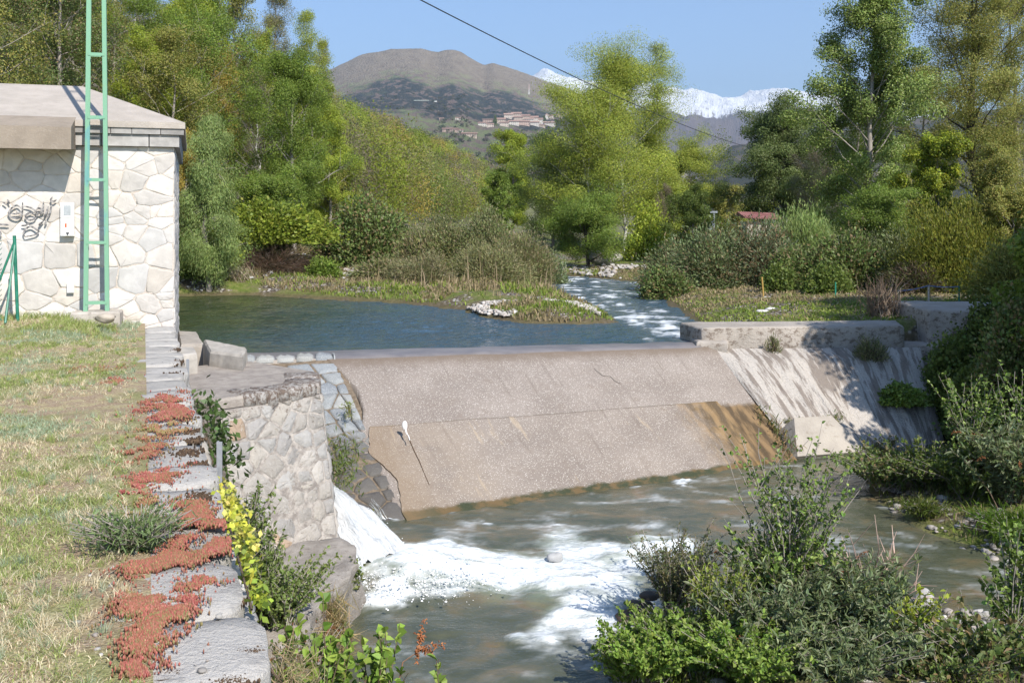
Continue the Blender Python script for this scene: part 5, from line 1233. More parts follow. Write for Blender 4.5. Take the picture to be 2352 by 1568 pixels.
# left bank
shrub(600, 478, 37, 330, [(.24, .29, .035), (.29, .33, .05), (.17, .22, .03)], 'wide yellow green bush with brown twigs hanging over the far bank', seed=1, nleaf=16000, L=.16, W=.10, nst=150, clumps=260, shell=.75, z=.75, bark='red', dep=.5)
shrub(470, 520, 35.5, 170, 'lime', 'yellow green bush at the pond edge behind the house', seed=2, nleaf=8000, L=.15, W=.09, nst=60, z=-.2)
shrub(620, 570, 36, 260, [(.10, .065, .045), (.13, .085, .06), (.07, .05, .035)], 'tangle of bare brown twigs under the yellow green bush', 'twig_tangle', seed=3, nleaf=6000, L=.4, W=.018, nst=260, clumps=260, bark='red', shell=.5, z=-.35)
shrub(850, 468, 39, 200, 'bramble', 'dark green bramble mound behind the grassy bank', 'bramble_bush', seed=4, nleaf=12000, L=.15, W=.10, nst=60, clumps=200)
shrub(770, 515, 40, 120, 'bramble', 'grey green bramble left of the dark bramble mound', 'bramble_bush', seed=5, nleaf=6000, L=.15, W=.09)
shrub(745, 590, 35, 76, 'green', 'small fresh green bush beside the white boulders', seed=6, nleaf=3500, L=.10, W=.06)
shrub(960, 540, 37, 130, 'tan', 'brownish bramble right of the dark bramble mound', 'bramble_bush', seed=7, nleaf=7000, L=.18, W=.05)
shrub(1030, 505, 38, 170, [(.22, .235, .085), (.26, .255, .11), (.18, .21, .075), (.27, .22, .13)], 'tall olive scrub bush in the middle of the left bank', seed=8, nleaf=15000, L=.12, W=.05, nst=70)
shrub(1115, 500, 38, 150, [(.20, .24, .09), (.24, .26, .10), (.26, .23, .12)], 'green willow scrub beside the dry reeds', seed=9, nleaf=15000, L=.12, W=.045, nst=80, A_up=.2)
shrub(1200, 530, 36, 150, 'tan', 'dry straw coloured scrub at the river bend', seed=10, nleaf=13000, L=.14, W=.03, nst=120, A_up=.5)
shrub(1265, 575, 39, 70, 'grey', 'narrow grey green bush at the water beside the alder', seed=11, nleaf=3000, L=.14, W=.05)
shrub(880, 600, 35, 150, 'tan', 'low tan bramble above the white rubble on the left bank', 'bramble_bush', seed=12, nleaf=5000, L=.16, W=.05)
shrub(430, 590, 33.8, 90, 'green', 'leafy green plant at the waterline beside the house', seed=13, nleaf=3500, L=.12, W=.06, z=-.7)
shrub(505, 608, 34.2, 90, [(.2, .24, .10), (.24, .26, .13)], 'grey green herb clump left of the pale dry tuft', seed=14, nleaf=3000, L=.12, W=.05, z=-.7)
# right bank
shrub(1545, 560, 35, 150, [(.19, .24, .10), (.23, .275, .135), (.15, .195, .075), (.22, .17, .09)], 'grey green bush leaning over the rapids on the right bank', 'butterfly_bush', seed=20, nleaf=8000, L=.15, W=.045, nst=80)
shrub(1530, 615, 31.5, 110, 'bramble', 'low dark bramble at the rapids on the right bank', 'bramble_bush', seed=21, nleaf=5000, L=.12, W=.06)
shrub(1640, 530, 33, 190, [(.19, .24, .10), (.23, .275, .135), (.15, .195, .075), (.22, .17, .09)], 'broad grey green bush with rusty seed heads left of the yellow stake', 'butterfly_bush', seed=22, nleaf=12000, L=.16, W=.045, nst=90)
shrub(1745, 498, 33, 190, [(.15, .19, .09), (.20, .23, .13), (.22, .15, .085)], 'rusty tipped grey bush below the red roofed hut', 'butterfly_bush', seed=23, nleaf=10000, L=.16, W=.045, nst=90)
shrub(1845, 470, 36, 160, 'willow', 'soft bright green willow bush right of the red roofed hut', 'willow_bush', seed=24, nleaf=12000, L=.18, W=.03, nst=90, A_up=1.0, z=0)
shrub(1860, 570, 31, 190, 'bramble', 'dark green thicket behind the green stake', 'bramble_bush', seed=25, nleaf=9000, L=.13, W=.07)
shrub(1950, 545, 30.5, 180, 'bramble', 'dark thicket with rusty tips left of the dry stalk bundle', 'bramble_bush', seed=26, nleaf=9000, L=.14, W=.07)
shrub(2050, 520, 31, 190, [(.17, .20, .08), (.21, .23, .11), (.14, .17, .065)], 'olive grey bush behind the dry stalk bundle', seed=27, nleaf=9000, L=.15, W=.05)
shrub(2200, 470, 28.5, 270, 'gold', 'big golden green willow mound behind the rope fence', 'willow_bush', seed=28, nleaf=28000, L=.12, W=.034, nst=160, clumps=260, A_up=1.1, shell=.45)
shrub(2100, 610, 28, 170, [(.11, .075, .05), (.08, .06, .04), (.10, .11, .04)], 'shady brown undergrowth below the golden willow', seed=29, nleaf=6000, L=.2, W=.03, nst=100)
shrub(1900, 610, 28.8, 110, 'dark', 'small dark bush right of the yellow stake', seed=30, nleaf=4000, L=.10, W=.07)
shrub(1790, 610, 29.5, 80, 'dark', 'small dark bush beside the yellow stake', seed=31, nleaf=3000, L=.10, W=.07)
shrub(2330, 560, 24, 210, 'olive', 'olive scrub above the right bank at the picture edge', seed=32, nleaf=9000, L=.12, W=.04)
shrub(2320, 690, 20.2, 230, 'dark', 'dark ivy mass over the wing wall', 'ivy_bush', seed=33, nleaf=13000, L=.09, W=.08, gloss='glossy', z=-1.2)
shrub(2345, 700, 17.5, 160, 'bramble', 'dark bush with rusty seed heads at the right edge above the pool', 'ivy_bush', seed=34, nleaf=11000, L=.09, W=.06, z=-1.4)
shrub(2205, 740, 21.2, 90, 'tan', 'bare brown bush growing against the pale wall end', 'twig_bush', seed=35, nleaf=1500, L=.12, W=.02, nst=90, z=-1.3)
shrub(2075, 885, 19.3, 110, 'green', 'bright green plant hanging below the streaked concrete', seed=36, nleaf=6000, L=.07, W=.055, z=-1.9, gloss='glossy')
shrub(2000, 775, 20.0, 90, [(.24, .22, .12), (.16, .18, .07)], 'dry grey plant growing from the abutment ledge', seed=37, nleaf=900, L=.12, W=.018, nst=60, z=-1.15, A_up=1)
shrub(1775, 765, 19.95, 40, [(.22, .2, .1), (.14, .16, .06)], 'small dry plant on the abutment wall face', seed=38, nleaf=260, L=.10, W=.016, nst=24, z=-1.0, A_up=1)

shrub(1490, 470, 50, 110, 'lime', 'fresh green young birch growth at the foot of the birches', 'young_birch', seed=40, nleaf=7000, L=.13, W=.09, nst=40, A_up=.6)
shrub(1130, 560, 34.5, 190, [(.27, .26, .12), (.32, .28, .15), (.24, .25, .10)], 'soft straw green scrub in front of the willow scrub', seed=41, nleaf=13000, L=.13, W=.03, nst=120, A_up=.4)
shrub(960, 590, 34, 150, [(.29, .25, .14), (.24, .24, .11)], 'low straw coloured scrub above the white rubble', seed=42, nleaf=9000, L=.12, W=.03, nst=90, A_up=.4)

shrub(2195, 775, 19.7, 130, 'dark', 'dark ivy added to deepen the shade below the pale end of the wing wall', 'ivy_bush', seed=43, nleaf=9000, L=.09, W=.07, z=-2.3, nst=30)  # dense dark shrubs, this and the next, added to darken the shaded recess
shrub(2260, 830, 18.6, 150, 'dark', 'dark leafy mass added to deepen the shade over the pool on the right', 'ivy_bush', seed=44, nleaf=10000, L=.09, W=.07, z=-2.4, nst=30)
tree(1545, 420, 58, 110, 'birch', 'small pale green tree at the right foot of the birches', 'young_birch', seed=32, nleaf=7000, cb=.05, nlimb=30, sig=.3, L=.16, W=.1)
# ------------------------------------------------------------------ near plants, grass, stones, small things
def stalks(H, Rx, nst, nlf, L, W, pal, r, bark='grey', lean=.5, curve=.3, start=.15, sub=2, upr=.6, rad=.008, dirb=(0, 0), fold=.18, hv=.35):
    """upright stems that fork, leaves set along them"""
    mb = MB(); C, D = [], []; bc = np.array(BARKS[bark])
    for i in range(nst):
        az = r.uniform(0, 6.283); ln = H * r.uniform(1 - hv, 1.0); sp = lean * r.uniform(.1, 1.0) ** .7
        b = np.array([r.normal() * Rx * .12, r.normal() * Rx * .12, -.05]); e = np.array([math.cos(az) * Rx * sp * 1.6 + dirb[0] * ln, math.sin(az) * Rx * sp * 1.6 + dirb[1] * ln, ln])
        q = np.linspace(0, 1, 8)[:, None]; mid = b + (e - b) * np.array([.3, .3, .55]); P = b * (1 - q) ** 2 + 2 * mid * q * (1 - q) + e * q ** 2 + r.normal(size=(8, 3)) * .012 * ln * q
        mb.tube(P, np.linspace(rad * (.6 + .5 * H), .0025, 8), 5, bc * r.uniform(.8, 1.25), cap=False)
        br = [(P, 1.0)]
        for k in range(sub):
            t = r.uniform(.25, .8); s = P[int(t * 7)]; a2 = r.uniform(0, 6.283); l2 = ln * r.uniform(.18, .4); d = unit(np.array([math.cos(a2) * .8, math.sin(a2) * .8, .7 + r.uniform(0, .5)])); Q = s + d * l2 * np.linspace(0, 1, 5)[:, None]; Q[:, 2] += .12 * l2 * np.linspace(0, 1, 5) ** 2
            mb.tube(Q, np.linspace(.004, .002, 5), 4, bc, cap=False); br.append((Q, .45))
        for (Q, w) in br:
            n = max(2, int(nlf / nst * w / (1 + .45 * sub))); t = r.uniform(start if w == 1 else 0.05, 1, n) * (len(Q) - 1); i0 = np.minimum(t.astype(int), len(Q) - 2); f = (t - i0)[:, None]
            p = Q[i0] * (1 - f) + Q[i0 + 1] * f; td = unit(Q[i0 + 1] - Q[i0]); dd = unit(td * upr + r.normal(size=(n, 3)) * .75)
            C.append(p + dd * L * .45); D.append(dd)
    C = np.concatenate(C); D = np.concatenate(D); n = len(C); lv = Leaves()
    a = D; nn = r.normal(size=(n, 3)) * .6; nn[:, 2] += 1; b_ = unit(np.cross(nn, a)); c_ = np.cross(a, b_)
    Lv = (L * r.uniform(.55, 1.25, n))[:, None]; Wv = (W * r.uniform(.65, 1.2, n))[:, None]
    p0 = C - a * Lv * .5; p2 = C + a * Lv * .5 - c_ * Lv * .12
    # six-sided folded leaf made of two quads
    s1, s2, m1, m2 = C - a * Lv * .15 + b_ * Wv * .5 + c_ * Wv * fold, C - a * Lv * .15 - b_ * Wv * .5 + c_ * Wv * fold, C + a * Lv * .22 + b_ * Wv * .38 + c_ * Wv * fold * .6, C + a * Lv * .22 - b_ * Wv * .38 + c_ * Wv * fold * .6
    V = np.stack([p0, s1, m1, p2, m2, s2], 1).reshape(-1, 3); k6 = np.arange(n)[:, None] * 6
    Fq = np.concatenate([k6 + np.array([[0, 1, 2, 3]]), k6 + np.array([[0, 3, 4, 5]])]); c = tint(n, PAL[pal] if isinstance(pal, str) else pal, r, .2)
    lv.add(V, Fq, np.concatenate([c, c])); return mb, lv
def bush(px, py, Y, H, Rx, nst, nlf, L, W, pal, label, name='shrub', seed=0, gloss='glossy', z=None, cat='shrub', rusty=0, group=None, **kw):
    r = rng(4000 + seed); p = PX(px, py, Y); z = p[2] if z is None else z
    mb, lv = stalks(H, Rx, nst, nlf, L, W, pal, r, **kw); o = plant_thing(name, label, cat, (p[0], p[1], z), mb, lv, group, gloss, 'stems', 'foliage')
    if rusty:
        for i in range(rusty):
            m = MB()
            az = r.uniform(0, 6.28); R_ = Rx * r.uniform(.5, 1.2); b = np.array([math.cos(az) * R_, math.sin(az) * R_ - .1, H * r.uniform(.45, .85)]); d = unit(np.array([math.cos(az) * .8, math.sin(az) * .8, r.uniform(-.2, .6)])); ln = r.uniform(.12, .22)
            for j in range(26):
                q = b + d * ln * j / 26 + r.normal(size=3) * .007 - np.array([0, 0, .04 * (j / 26) ** 2]); m.tube([q, q + r.normal(size=3) * .012], [.006, .003], 3, np.array([(.24, .09, .035), (.30, .12, .05), (.17, .07, .03)][j % 3]), cap=False)
            m.build('seed_head', M_BARK, o, False, True)
    return o
ALD = [(.17, .25, .05), (.22, .30, .075), (.12, .185, .04)]
# bush group in the foreground on the gravel bar
bush(1815, 1400, 9.9, 1.85, .80, 34, 2500, .050, .040, ALD, 'tall alder sapling with bare grey stems rising over the river', 'alder_sapling', 1, z=-2.35, start=.15, sub=3, lean=.62, bark='grey', cat='sapling')
bush(1840, 1440, 9.6, .85, .75, 70, 6800, .092, .024, 'grey', 'grey green butterfly bush with long leaves in front of the alder sapling', 'butterfly_bush', 2, z=-2.4, gloss='matte', sub=3, lean=.75, rusty=7, start=.1, bark='brown')
bush(1965, 1460, 9.5, .82, .62, 56, 5000, .092, .025, 'grey', 'pale leaved butterfly bush right of the alder sapling', 'butterfly_bush', 3, z=-2.4, gloss='matte', sub=3, lean=.8, rusty=2, start=.1, bark='brown')
bush(1655, 1400, 9.45, .86, .34, 50, 4800, .042, .03, [(.27, .32, .06), (.34, .38, .09), (.20, .26, .04)], 'bright yellow green bush at the edge of the white water', 'shrub', 4, z=-2.4, gloss='matte', sub=3, lean=.8, start=.05)
bush(1555, 1400, 10.2, .95, .45, 50, 6500, .045, .016, [(.15, .18, .08), (.19, .21, .10), (.22, .20, .09)], 'wispy olive shrub leaning over the foam', 'willow_bush', 5, z=-2.45, gloss='matte', sub=4, lean=.8, start=.1)
bush(2060, 1500, 9.2, .7, .35, 30, 1400, .06, .035, 'lime', 'small yellow green herb beside the hooked grey stone', 'herb', 6, z=-2.4, gloss='matte', lean=.9)
bush(1720, 1560, 8.6, .46, .5, 60, 5400, .05, .034, 'nettle', 'dark nettle clump at the bottom right of the gravel bar', 'nettle_clump', 7, z=-2.35, gloss='matte', lean=.8, sub=1)
bush(1500, 1520, 8.9, .44, .5, 70, 6000, .05, .036, 'nettle', 'nettle clump with tiny white flowers beside the foam', 'nettle_clump', 8, z=-2.4, gloss='matte', lean=.8, sub=1)
bush(1435, 1530, 9.0, .40, .35, 50, 3600, .045, .034, 'nettle', 'low nettle clump at the water edge nearest the white water', 'nettle_clump', 9, z=-2.5, gloss='matte', lean=.8, sub=1)
bush(1600, 1490, 9.0, .42, .45, 60, 4600, .05, .034, 'nettle', 'nettle clump between yellow green bush and flowering clump', 'nettle_clump', 10, z=-2.4, gloss='matte', lean=.8, sub=1)
bush(1900, 1590, 8.6, .5, .6, 60, 4400, .085, .024, 'grey', 'grey green butterfly bush at the very bottom of the bar', 'butterfly_bush', 11, z=-2.4, gloss='matte', lean=.85, rusty=3)
bush(2330, 1470, 9.3, 1.35, .42, 16, 900, .06, .05, ALD, 'alder sapling at the lower right corner', 'alder_sapling', 12, z=-2.4, lean=.5, sub=2, cat='sapling')
bush(2260, 1570, 8.8, .62, .6, 50, 2600, .08, .05, 'bramble', 'dark bramble in the lower right corner', 'bramble_bush', 13, z=-2.45, gloss='matte', lean=.9)
# right bank beyond the river
bush(2230, 1120, 14.7, 1.9, .6, 22, 2200, .065, .052, ALD, 'tall leafy alder sapling before the dark pool', 'alder_sapling', 14, z=-2.5, lean=.55, sub=3, cat='sapling')
bush(2345, 1120, 14.4, 1.95, .5, 14, 900, .065, .05, ALD, 'alder sapling with bare tips at the right edge', 'alder_sapling', 15, z=-2.4, lean=.5, sub=2, cat='sapling')
bush(2325, 1150, 14.0, 1.25, .75, 60, 4200, .12, .034, 'grey', 'grey green butterfly bush with rusty seed heads at the right edge', 'butterfly_bush', 16, z=-2.4, gloss='matte', lean=.85, rusty=12, bark='brown')
bush(2040, 1150, 15.3, .55, .75, 80, 4200, .07, .045, 'bramble', 'low leafy patch with pale flowers on the islet in the river', 'herb_patch', 17, z=-2.45, gloss='matte', lean=.85)
bush(2130, 1160, 15.3, .6, .9, 80, 4200, .07, .045, 'dark', 'dark leafy patch in the shade of the right bank', 'herb_patch', 18, z=-2.45, gloss='matte', lean=.85)
bush(2230, 1180, 14.6, .6, .8, 70, 3600, .08, .045, 'dark', 'shaded bramble at the foot of the right hand sapling', 'bramble_bush', 19, z=-2.4, gloss='matte', lean=.85)
bush(2000, 1110, 15.8, .4, .45, 50, 2000, .06, .045, 'nettle', 'bright leafy tip of the islet nearest the weir', 'herb_patch', 20, z=-2.5, gloss='matte', lean=.85)
bush(2330, 1250, 13.0, .3, .6, 90, 2600, .14, .012, [(.10, .18, .02), (.14, .22, .03)], 'bright green grass tuft on the right shingle', 'grass_tuft', 21, z=-2.5, gloss='matte', lean=.8, sub=0, cat='grass')
bush(2120, 1200, 14.0, .2, .25, 50, 900, .12, .012, [(.12, .17, .03), (.17, .19, .05)], 'small olive grass tuft at the shingle tip', 'grass_tuft', 22, z=-2.5, gloss='matte', lean=.8, sub=0, cat='grass')
bush(1560, 1420, 9.3, .42, .40, 60, 4200, .045, .03, [(.10, .15, .035), (.14, .19, .05), (.08, .12, .03)], 'dark leafy bush behind the flowering nettle clump', 'shrub', 60, z=-2.4, gloss='matte', lean=.85)
bush(1770, 1500, 9.1, .70, .55, 60, 5200, .085, .024, 'grey', 'grey green butterfly bush in the middle of the foreground bushes', 'butterfly_bush', 61, z=-2.4, gloss='matte', lean=.85, rusty=2)
bush(1960, 1540, 8.9, .60, .55, 60, 5000, .085, .024, 'grey', 'low grey green butterfly bush beside the dead stalks', 'butterfly_bush', 62, z=-2.4, gloss='matte', lean=.9)
bush(2150, 1600, 8.5, .46, .5, 60, 3800, .06, .03, 'bramble', 'low dark bramble below the dead stalks', 'bramble_bush', 63, z=-2.4, gloss='matte', lean=.9)
bush(1800, 1420, 9.75, 1.0, .55, 50, 3800, .055, .042, ALD, 'leafy alder growth filling the base of the tall sapling', 'alder_sapling', 64, z=-2.4, lean=.8, cat='sapling')
# bare twigs over the water
r = rng(71); m = MB(); tb = PX(2010, 1420, 9.7)
for i in range(16):
    az = r.uniform(-1.1, 1.6); ln = r.uniform(.5, 1.15); e = np.array([math.sin(az) * ln * .75, r.uniform(-.2, .2), math.cos(az) * ln * .9 - .05]); q = np.linspace(0, 1, 7)[:, None]; P = e * q + r.normal(size=(7, 3)) * .02 * q + np.array([0, 0, .15]) * q * (1 - q); c = np.array((.42, .30, .25)) * r.uniform(.8, 1.3)
    m.tube(P, np.linspace(.009, .003, 7), 4, c, cap=False)
    for k in range(4):
        s = P[r.integers(2, 6)]; d = unit(e + r.normal(size=3) * .7); m.tube([s, s + d * r.uniform(.1, .35)], [.005, .0022], 3, c, cap=False)
o = thing('bare_twigs', 'leafless pinkish twigs reaching over the river right of the sapling', 'twigs', tb); m.build('twigs', M_BARK, o, False, True)

# alder shoots at the foot of the wall, bottom centre
BR = [(.20, .30, .05), (.26, .35, .07), (.15, .24, .04)]
bush(862, 1600, 6.4, 1.60, .26, 9, 420, .072, .062, BR, 'leafy alder shoots at the bottom centre with a tall leading stem', 'alder_sapling', 30, z=-2.35, start=.35, sub=2, lean=.5, hv=.3, cat='sapling', bark='brown')
bush(745, 1640, 6.3, 1.56, .36, 18, 950, .072, .062, BR, 'alder shoots against the rock at the bottom of the wall', 'alder_sapling', 31, z=-2.35, start=.4, sub=2, lean=.7, cat='sapling', bark='brown')
bush(672, 1660, 5.9, 1.45, .26, 12, 520, .065, .055, BR, 'alder shoots tight against the terrace wall at the bottom', 'alder_sapling', 65, z=-2.35, start=.4, sub=2, lean=.6, cat='sapling', bark='brown')
bush(1000, 1640, 6.5, 1.32, .10, 4, 130, .075, .065, BR, 'small alder shoot alone over the calm water', 'alder_sapling', 32, z=-2.5, start=.5, sub=1, lean=.5, cat='sapling', bark='brown')
bush(690, 1560, 6.6, .95, .30, 30, 900, .05, .03, 'green', 'weedy green plants on the rock below the terrace wall', 'herb_patch', 33, z=-2.2, gloss='matte', lean=.8)
bush(660, 1450, 7.6, .60, .34, 40, 900, .045, .028, [(.10, .15, .04), (.16, .17, .06), (.24, .11, .05)], 'mixed green and rusty weeds where ledge meets wall', 'herb_patch', 34, z=-2.05, gloss='matte', lean=.9)
bush(640, 1330, 8.9, .62, .40, 70, 5200, .042, .026, [(.19, .26, .07), (.24, .30, .10)], 'spreading green plant on the ledge against the pier', 'herb_patch', 35, z=-2.0, gloss='matte', lean=.9)
bush(590, 1260, 8.9, .95, .26, 44, 4200, .042, .024, [(.15, .21, .055), (.20, .26, .08)], 'green creeper climbing the corner between wall and pier', 'creeper', 36, z=-2.0, gloss='matte', lean=.7)
bush(560, 1200, 9.2, 1.25, .22, 40, 3600, .042, .024, [(.15, .21, .055), (.20, .26, .08)], 'upright green creeper behind the tall grey stake', 'creeper', 37, z=-2.0, gloss='matte', lean=.6)
# rusty dry flower sprig over the water
r = rng(88); m = MB(); b = PX(925, 1520, 6.6); tip = PX(985, 1478, 6.6)
m.tube([b + [-.1, 0, -.5], b, (b + tip) / 2, tip], [.005, .004, .003, .002], 4, (.30, .16, .10), cap=False)
for (ax, ay, bx, by) in ((960, 1485, 975, 1420), (965, 1485, 1020, 1480), (970, 1490, 990, 1500), (958, 1490, 960, 1520), (968, 1470, 960, 1455)):
    p, q = PX(ax, ay, 6.6), PX(bx, by, 6.6)
    for j in range(40):
        s = p + (q - p) * j / 40 + r.normal(size=3) * .008; m.tube([s, s + r.normal(size=3) * .012], [.006, .003], 3, [(.34, .14, .06), (.42, .18, .08), (.26, .10, .05)][j % 3], cap=False)
o = thing('dry_flower_sprig', 'rust brown dry flower sprig over the calm water', 'sprig', b); m.V = [v - b for v in m.V]; m.build('sprig', M_BARK, o, False, True)

# ivy and creepers on the terrace wall
def wall_pt(px, py, dx=.0):
    t = (px - CX) / F; Y = .458 / (t + .369); return np.array([t * Y, Y, EYE - (py - HY) / F * Y])
def patch(name, label, cat, pts, n, L, W, pal, seed, sg=.06, gloss='matte', push=.04, group=None, stemc='brown'):
    r = rng(6000 + seed); pts = np.asarray(pts, float); k = r.uniform(0, len(pts) - 1.001, n); i = k.astype(int); f = (k - i)[:, None]
    C = pts[i] * (1 - f) + pts[i + 1] * f + r.normal(size=(n, 3)) * sg + np.array([wn_[0], wn_[1], .0]) * push
    d = r.normal(size=(n, 3)) * .6 + np.array([0, 0, -.5]); V, Fq = leaf_quads(C, L * r.uniform(.6, 1.3, n), W * r.uniform(.7, 1.2, n), r, d, up=.8)
    lv = Leaves(); lv.add(V - pts[0], Fq, tint(n, PAL[pal] if isinstance(pal, str) else pal, r, .18)); mb = MB(); mb.tube(smoothpts(pts - pts[0], 4), .006, 4, np.array(BARKS[stemc]), cap=False)
    return plant_thing(name, label, cat, pts[0], mb, lv, group, gloss, 'stems', 'foliage')
YL = [(.52, .50, .06), (.58, .55, .11), (.40, .44, .06), (.54, .50, .14)]
iv = [wall_pt(*q) for q in ((462, 1128), (482, 1125), (500, 1140), (506, 1165), (516, 1195), (528, 1215), (540, 1245), (543, 1262))]
patch('yellow_ivy', 'bright yellow ivy spilling over the coping beside the grey stake', 'ivy', iv, 700, .034, .032, YL, 1, .034, 'glossy', .05)
iv = [wall_pt(*q) for q in ((545, 1275), (552, 1300), (560, 1330), (570, 1365), (578, 1400))]
patch('ivy_trail', 'yellow green ivy trail hanging along the coping edge', 'ivy', iv, 150, .042, .032, [(.34, .40, .05), (.22, .30, .05), (.45, .46, .06)], 2, .025, 'glossy', .04)
iv = [PX(455, 925, 9.2), PX(462, 960, 9.0), PX(475, 1000, 8.7), PX(485, 1040, 8.5), PX(492, 1085, 8.3)]
patch('green_creeper', 'glossy green creeper hanging below the coping in front of the pier', 'creeper', iv, 420, .075, .04, [(.06, .10, .025), (.09, .14, .04), (.045, .07, .02)], 3, .085, 'glossy', .08)
iv = [PX(778, 1010, 13.0), PX(785, 1050, 13.0), PX(790, 1080, 13.0), PX(775, 1110, 13.0)]
patch('hanging_grass', 'green weeds hanging between pier and cobbled slope', 'weeds', iv, 520, .11, .02, [(.12, .18, .04), (.17, .21, .06), (.2, .19, .08)], 4, .13, 'matte', 0)
iv = [PX(800, 930, 16.3), PX(800, 960, 16.1)]
patch('grass_tuft', 'small yellow green tuft between the grey cobbles', 'grass', iv, 90, .14, .014, [(.18, .22, .05), (.26, .26, .08)], 5, .05, 'matte', 0)
iv = [PX(1735, 945, 18.6), PX(1760, 975, 18.3), PX(1795, 1000, 18.0), PX(1825, 1035, 17.6)]
patch('joint_weeds', 'green and dry weeds along the joint between weir and abutment', 'weeds', iv, 420, .16, .02, [(.10, .14, .035), (.26, .18, .09), (.32, .22, .10), (.13, .15, .05)], 6, .09, 'matte', 0)
iv = [PX(1800, 970, 18.4), PX(1850, 968, 18.3), PX(1905, 962, 18.4), PX(1935, 955, 18.6)]
patch('joint_weeds', 'thin green weeds along the upper edge of the smooth toe pad', 'weeds', iv, 260, .10, .018, [(.12, .16, .04), (.22, .2, .08)], 7, .05, 'matte', 0)
iv = [PX(2000, 1025, 18.3), PX(2030, 1030, 18.3), PX(2055, 1010, 18.5)]
patch('waterside_weeds', 'yellowish weeds at the waterline below the streaked face', 'weeds', iv, 220, .10, .025, [(.14, .14, .04), (.2, .16, .05)], 8, .07, 'matte', 0)
iv = [PX(815, 1295, 10.75), PX(812, 1320, 10.7), PX(805, 1345, 10.6)]
patch('ledge_weeds', 'small green weeds on the right edge of the rock ledge', 'weeds', iv, 160, .06, .035, [(.13, .18, .05), (.18, .2, .07)], 9, .05, 'matte', 0)
iv = [PX(757, 1392, 9.7), PX(765, 1420, 9.6), PX(772, 1460, 9.5), PX(775, 1500, 9.4)]
patch('dry_grass_tuft', 'long straw coloured grass tuft hanging off the rock ledge', 'grass', iv, 700, .34, .010, [(.42, .32, .17), (.36, .27, .13), (.26, .24, .09), (.46, .37, .22)], 10, .07, 'matte', 0)
iv = [PX(612, 1520, 5.6), PX(640, 1560, 5.6), PX(670, 1580, 5.7)]
patch('dry_grass_tuft', 'pale dry grass at the wall foot in the bottom of the picture', 'grass', iv, 200, .22, .006, [(.45, .36, .22), (.40, .32, .18)], 11, .07, 'matte', .1)
iv = [PX(540, 640, 34.0), PX(555, 640, 34.0)]
patch('dry_grass_tuft', 'pale upright dry grass tuft on the far bank beside the brown twigs', 'grass', iv, 300, .9, .025, [(.46, .40, .28), (.40, .34, .22)], 12, .16, 'matte', 0)
iv = [PX(790, 1185, 13.6), PX(835, 1195, 13.7)]
patch('wet_weeds', 'mossy wet weeds above the gushing water', 'weeds', iv, 200, .10, .03, [(.16, .17, .03), (.1, .13, .03)], 13, .07, 'matte', 0)

# ------------------------------------------------------------------ grass
def blades(name, label, P, h, w, cols, r, lean=.55, cat='grass', bend=.5):
    n = len(P); az = r.uniform(0, 6.283, n); d = np.c_[np.cos(az), np.sin(az), np.zeros(n)]; s = np.c_[-np.sin(az), np.cos(az), np.zeros(n)]
    a2 = r.uniform(0, 6.283, n); s = np.c_[np.cos(a2), np.sin(a2), np.zeros(n)]; ln = lean * r.random(n)[:, None] * 2 * h[:, None]
    m = P + d * ln * .35 + np.array([0, 0, 1.]) * h[:, None] * .6; t = P + d * ln + np.array([0, 0, 1.]) * (h * (1 - bend * r.random(n) * .6))[:, None]
    w = w[:, None]; V = np.stack([P - s * w, P + s * w, m + s * w * .75, m - s * w * .75, t], 1).reshape(-1, 3); k5 = np.arange(n)[:, None] * 5
    me = mesh_np(name, V, k5 + np.array([[0, 1, 2, 3]]), k5 + np.array([[3, 2, 4]]), False, np.concatenate([cols, cols])); return tag(obj(name, me, M_BLADE), label, cat, None, 'stuff')
r = rng(123)
# terrace: straw, green and blue green patches; denser near the camera
n = 620000
Y = 2.9 + 13 * r.random(n) ** 1.7; T = r.random(n) ** 1.15 * (1.4 + Y * .60); X = wall_x(Y) - .40 - .22 * fbm(np.c_[Y * 1.7, Y * 0 + 2], 209, 4) - T
keep = (X / Y > -.80); X, Y, T = X[keep], Y[keep], T[keep]; P2 = np.c_[X, Y]
fa = fbm(P2 * 1.0, 201, 4); fb2 = fbm(P2 * 2.6, 203, 4); fc = fbm(P2 * 1.3 + 40, 205, 4)
bare = sst(.60, .70, fbm(P2 * .9 + 11, 207, 4)); near_edge = sst(.0, .5, T)
kp = r.random(len(X)) > np.clip(.25 + bare * .75 + .35 * (1 - near_edge) + .35 * sst(.62, .4, fb2), 0, .96); X, Y, T, fa, fb2, fc = X[kp], Y[kp], T[kp], fa[kp], fb2[kp], fc[kp]
n = len(X); z = terrace_h(np.c_[X, Y]) - .005
g = sst(.44, .58, fa + .25 * (fb2 - .5)); 
straw = np.array([(.68, .58, .39), (.60, .48, .31), (.72, .64, .46), (.42, .29, .18)]); grn = np.array([(.30, .36, .11), (.36, .40, .15), (.22, .28, .08)]); blu = np.array([(.29, .36, .22), (.35, .41, .28)])
isg = r.random(n) < (.32 + .64 * g) * (1 - .25 * sst(7, 3, Y)); cols = straw[r.integers(4, size=n)]; cols[isg] = grn[r.integers(3, size=isg.sum())]; ib = isg & (fc > .58); cols[ib] = blu[r.integers(2, size=ib.sum())]
cols = cols * (1 + r.normal(size=(n, 1)) * .15)
back = sst(12.5, 14.5, Y + .3 * (X + 6)) * sst(-4.8, -6.4, X)
h = (.012 + .024 * r.random(n) ** 1.6) * (.75 + .7 * g) * (1 + 2.2 * back); wd_ = .0010 + .00016 * Y + .0007 * r.random(n)
blades('terrace_grass', 'short dry and green grass covering the terrace', np.c_[X, Y, z], h, wd_, np.clip(cols, .01, .9), r, .9)
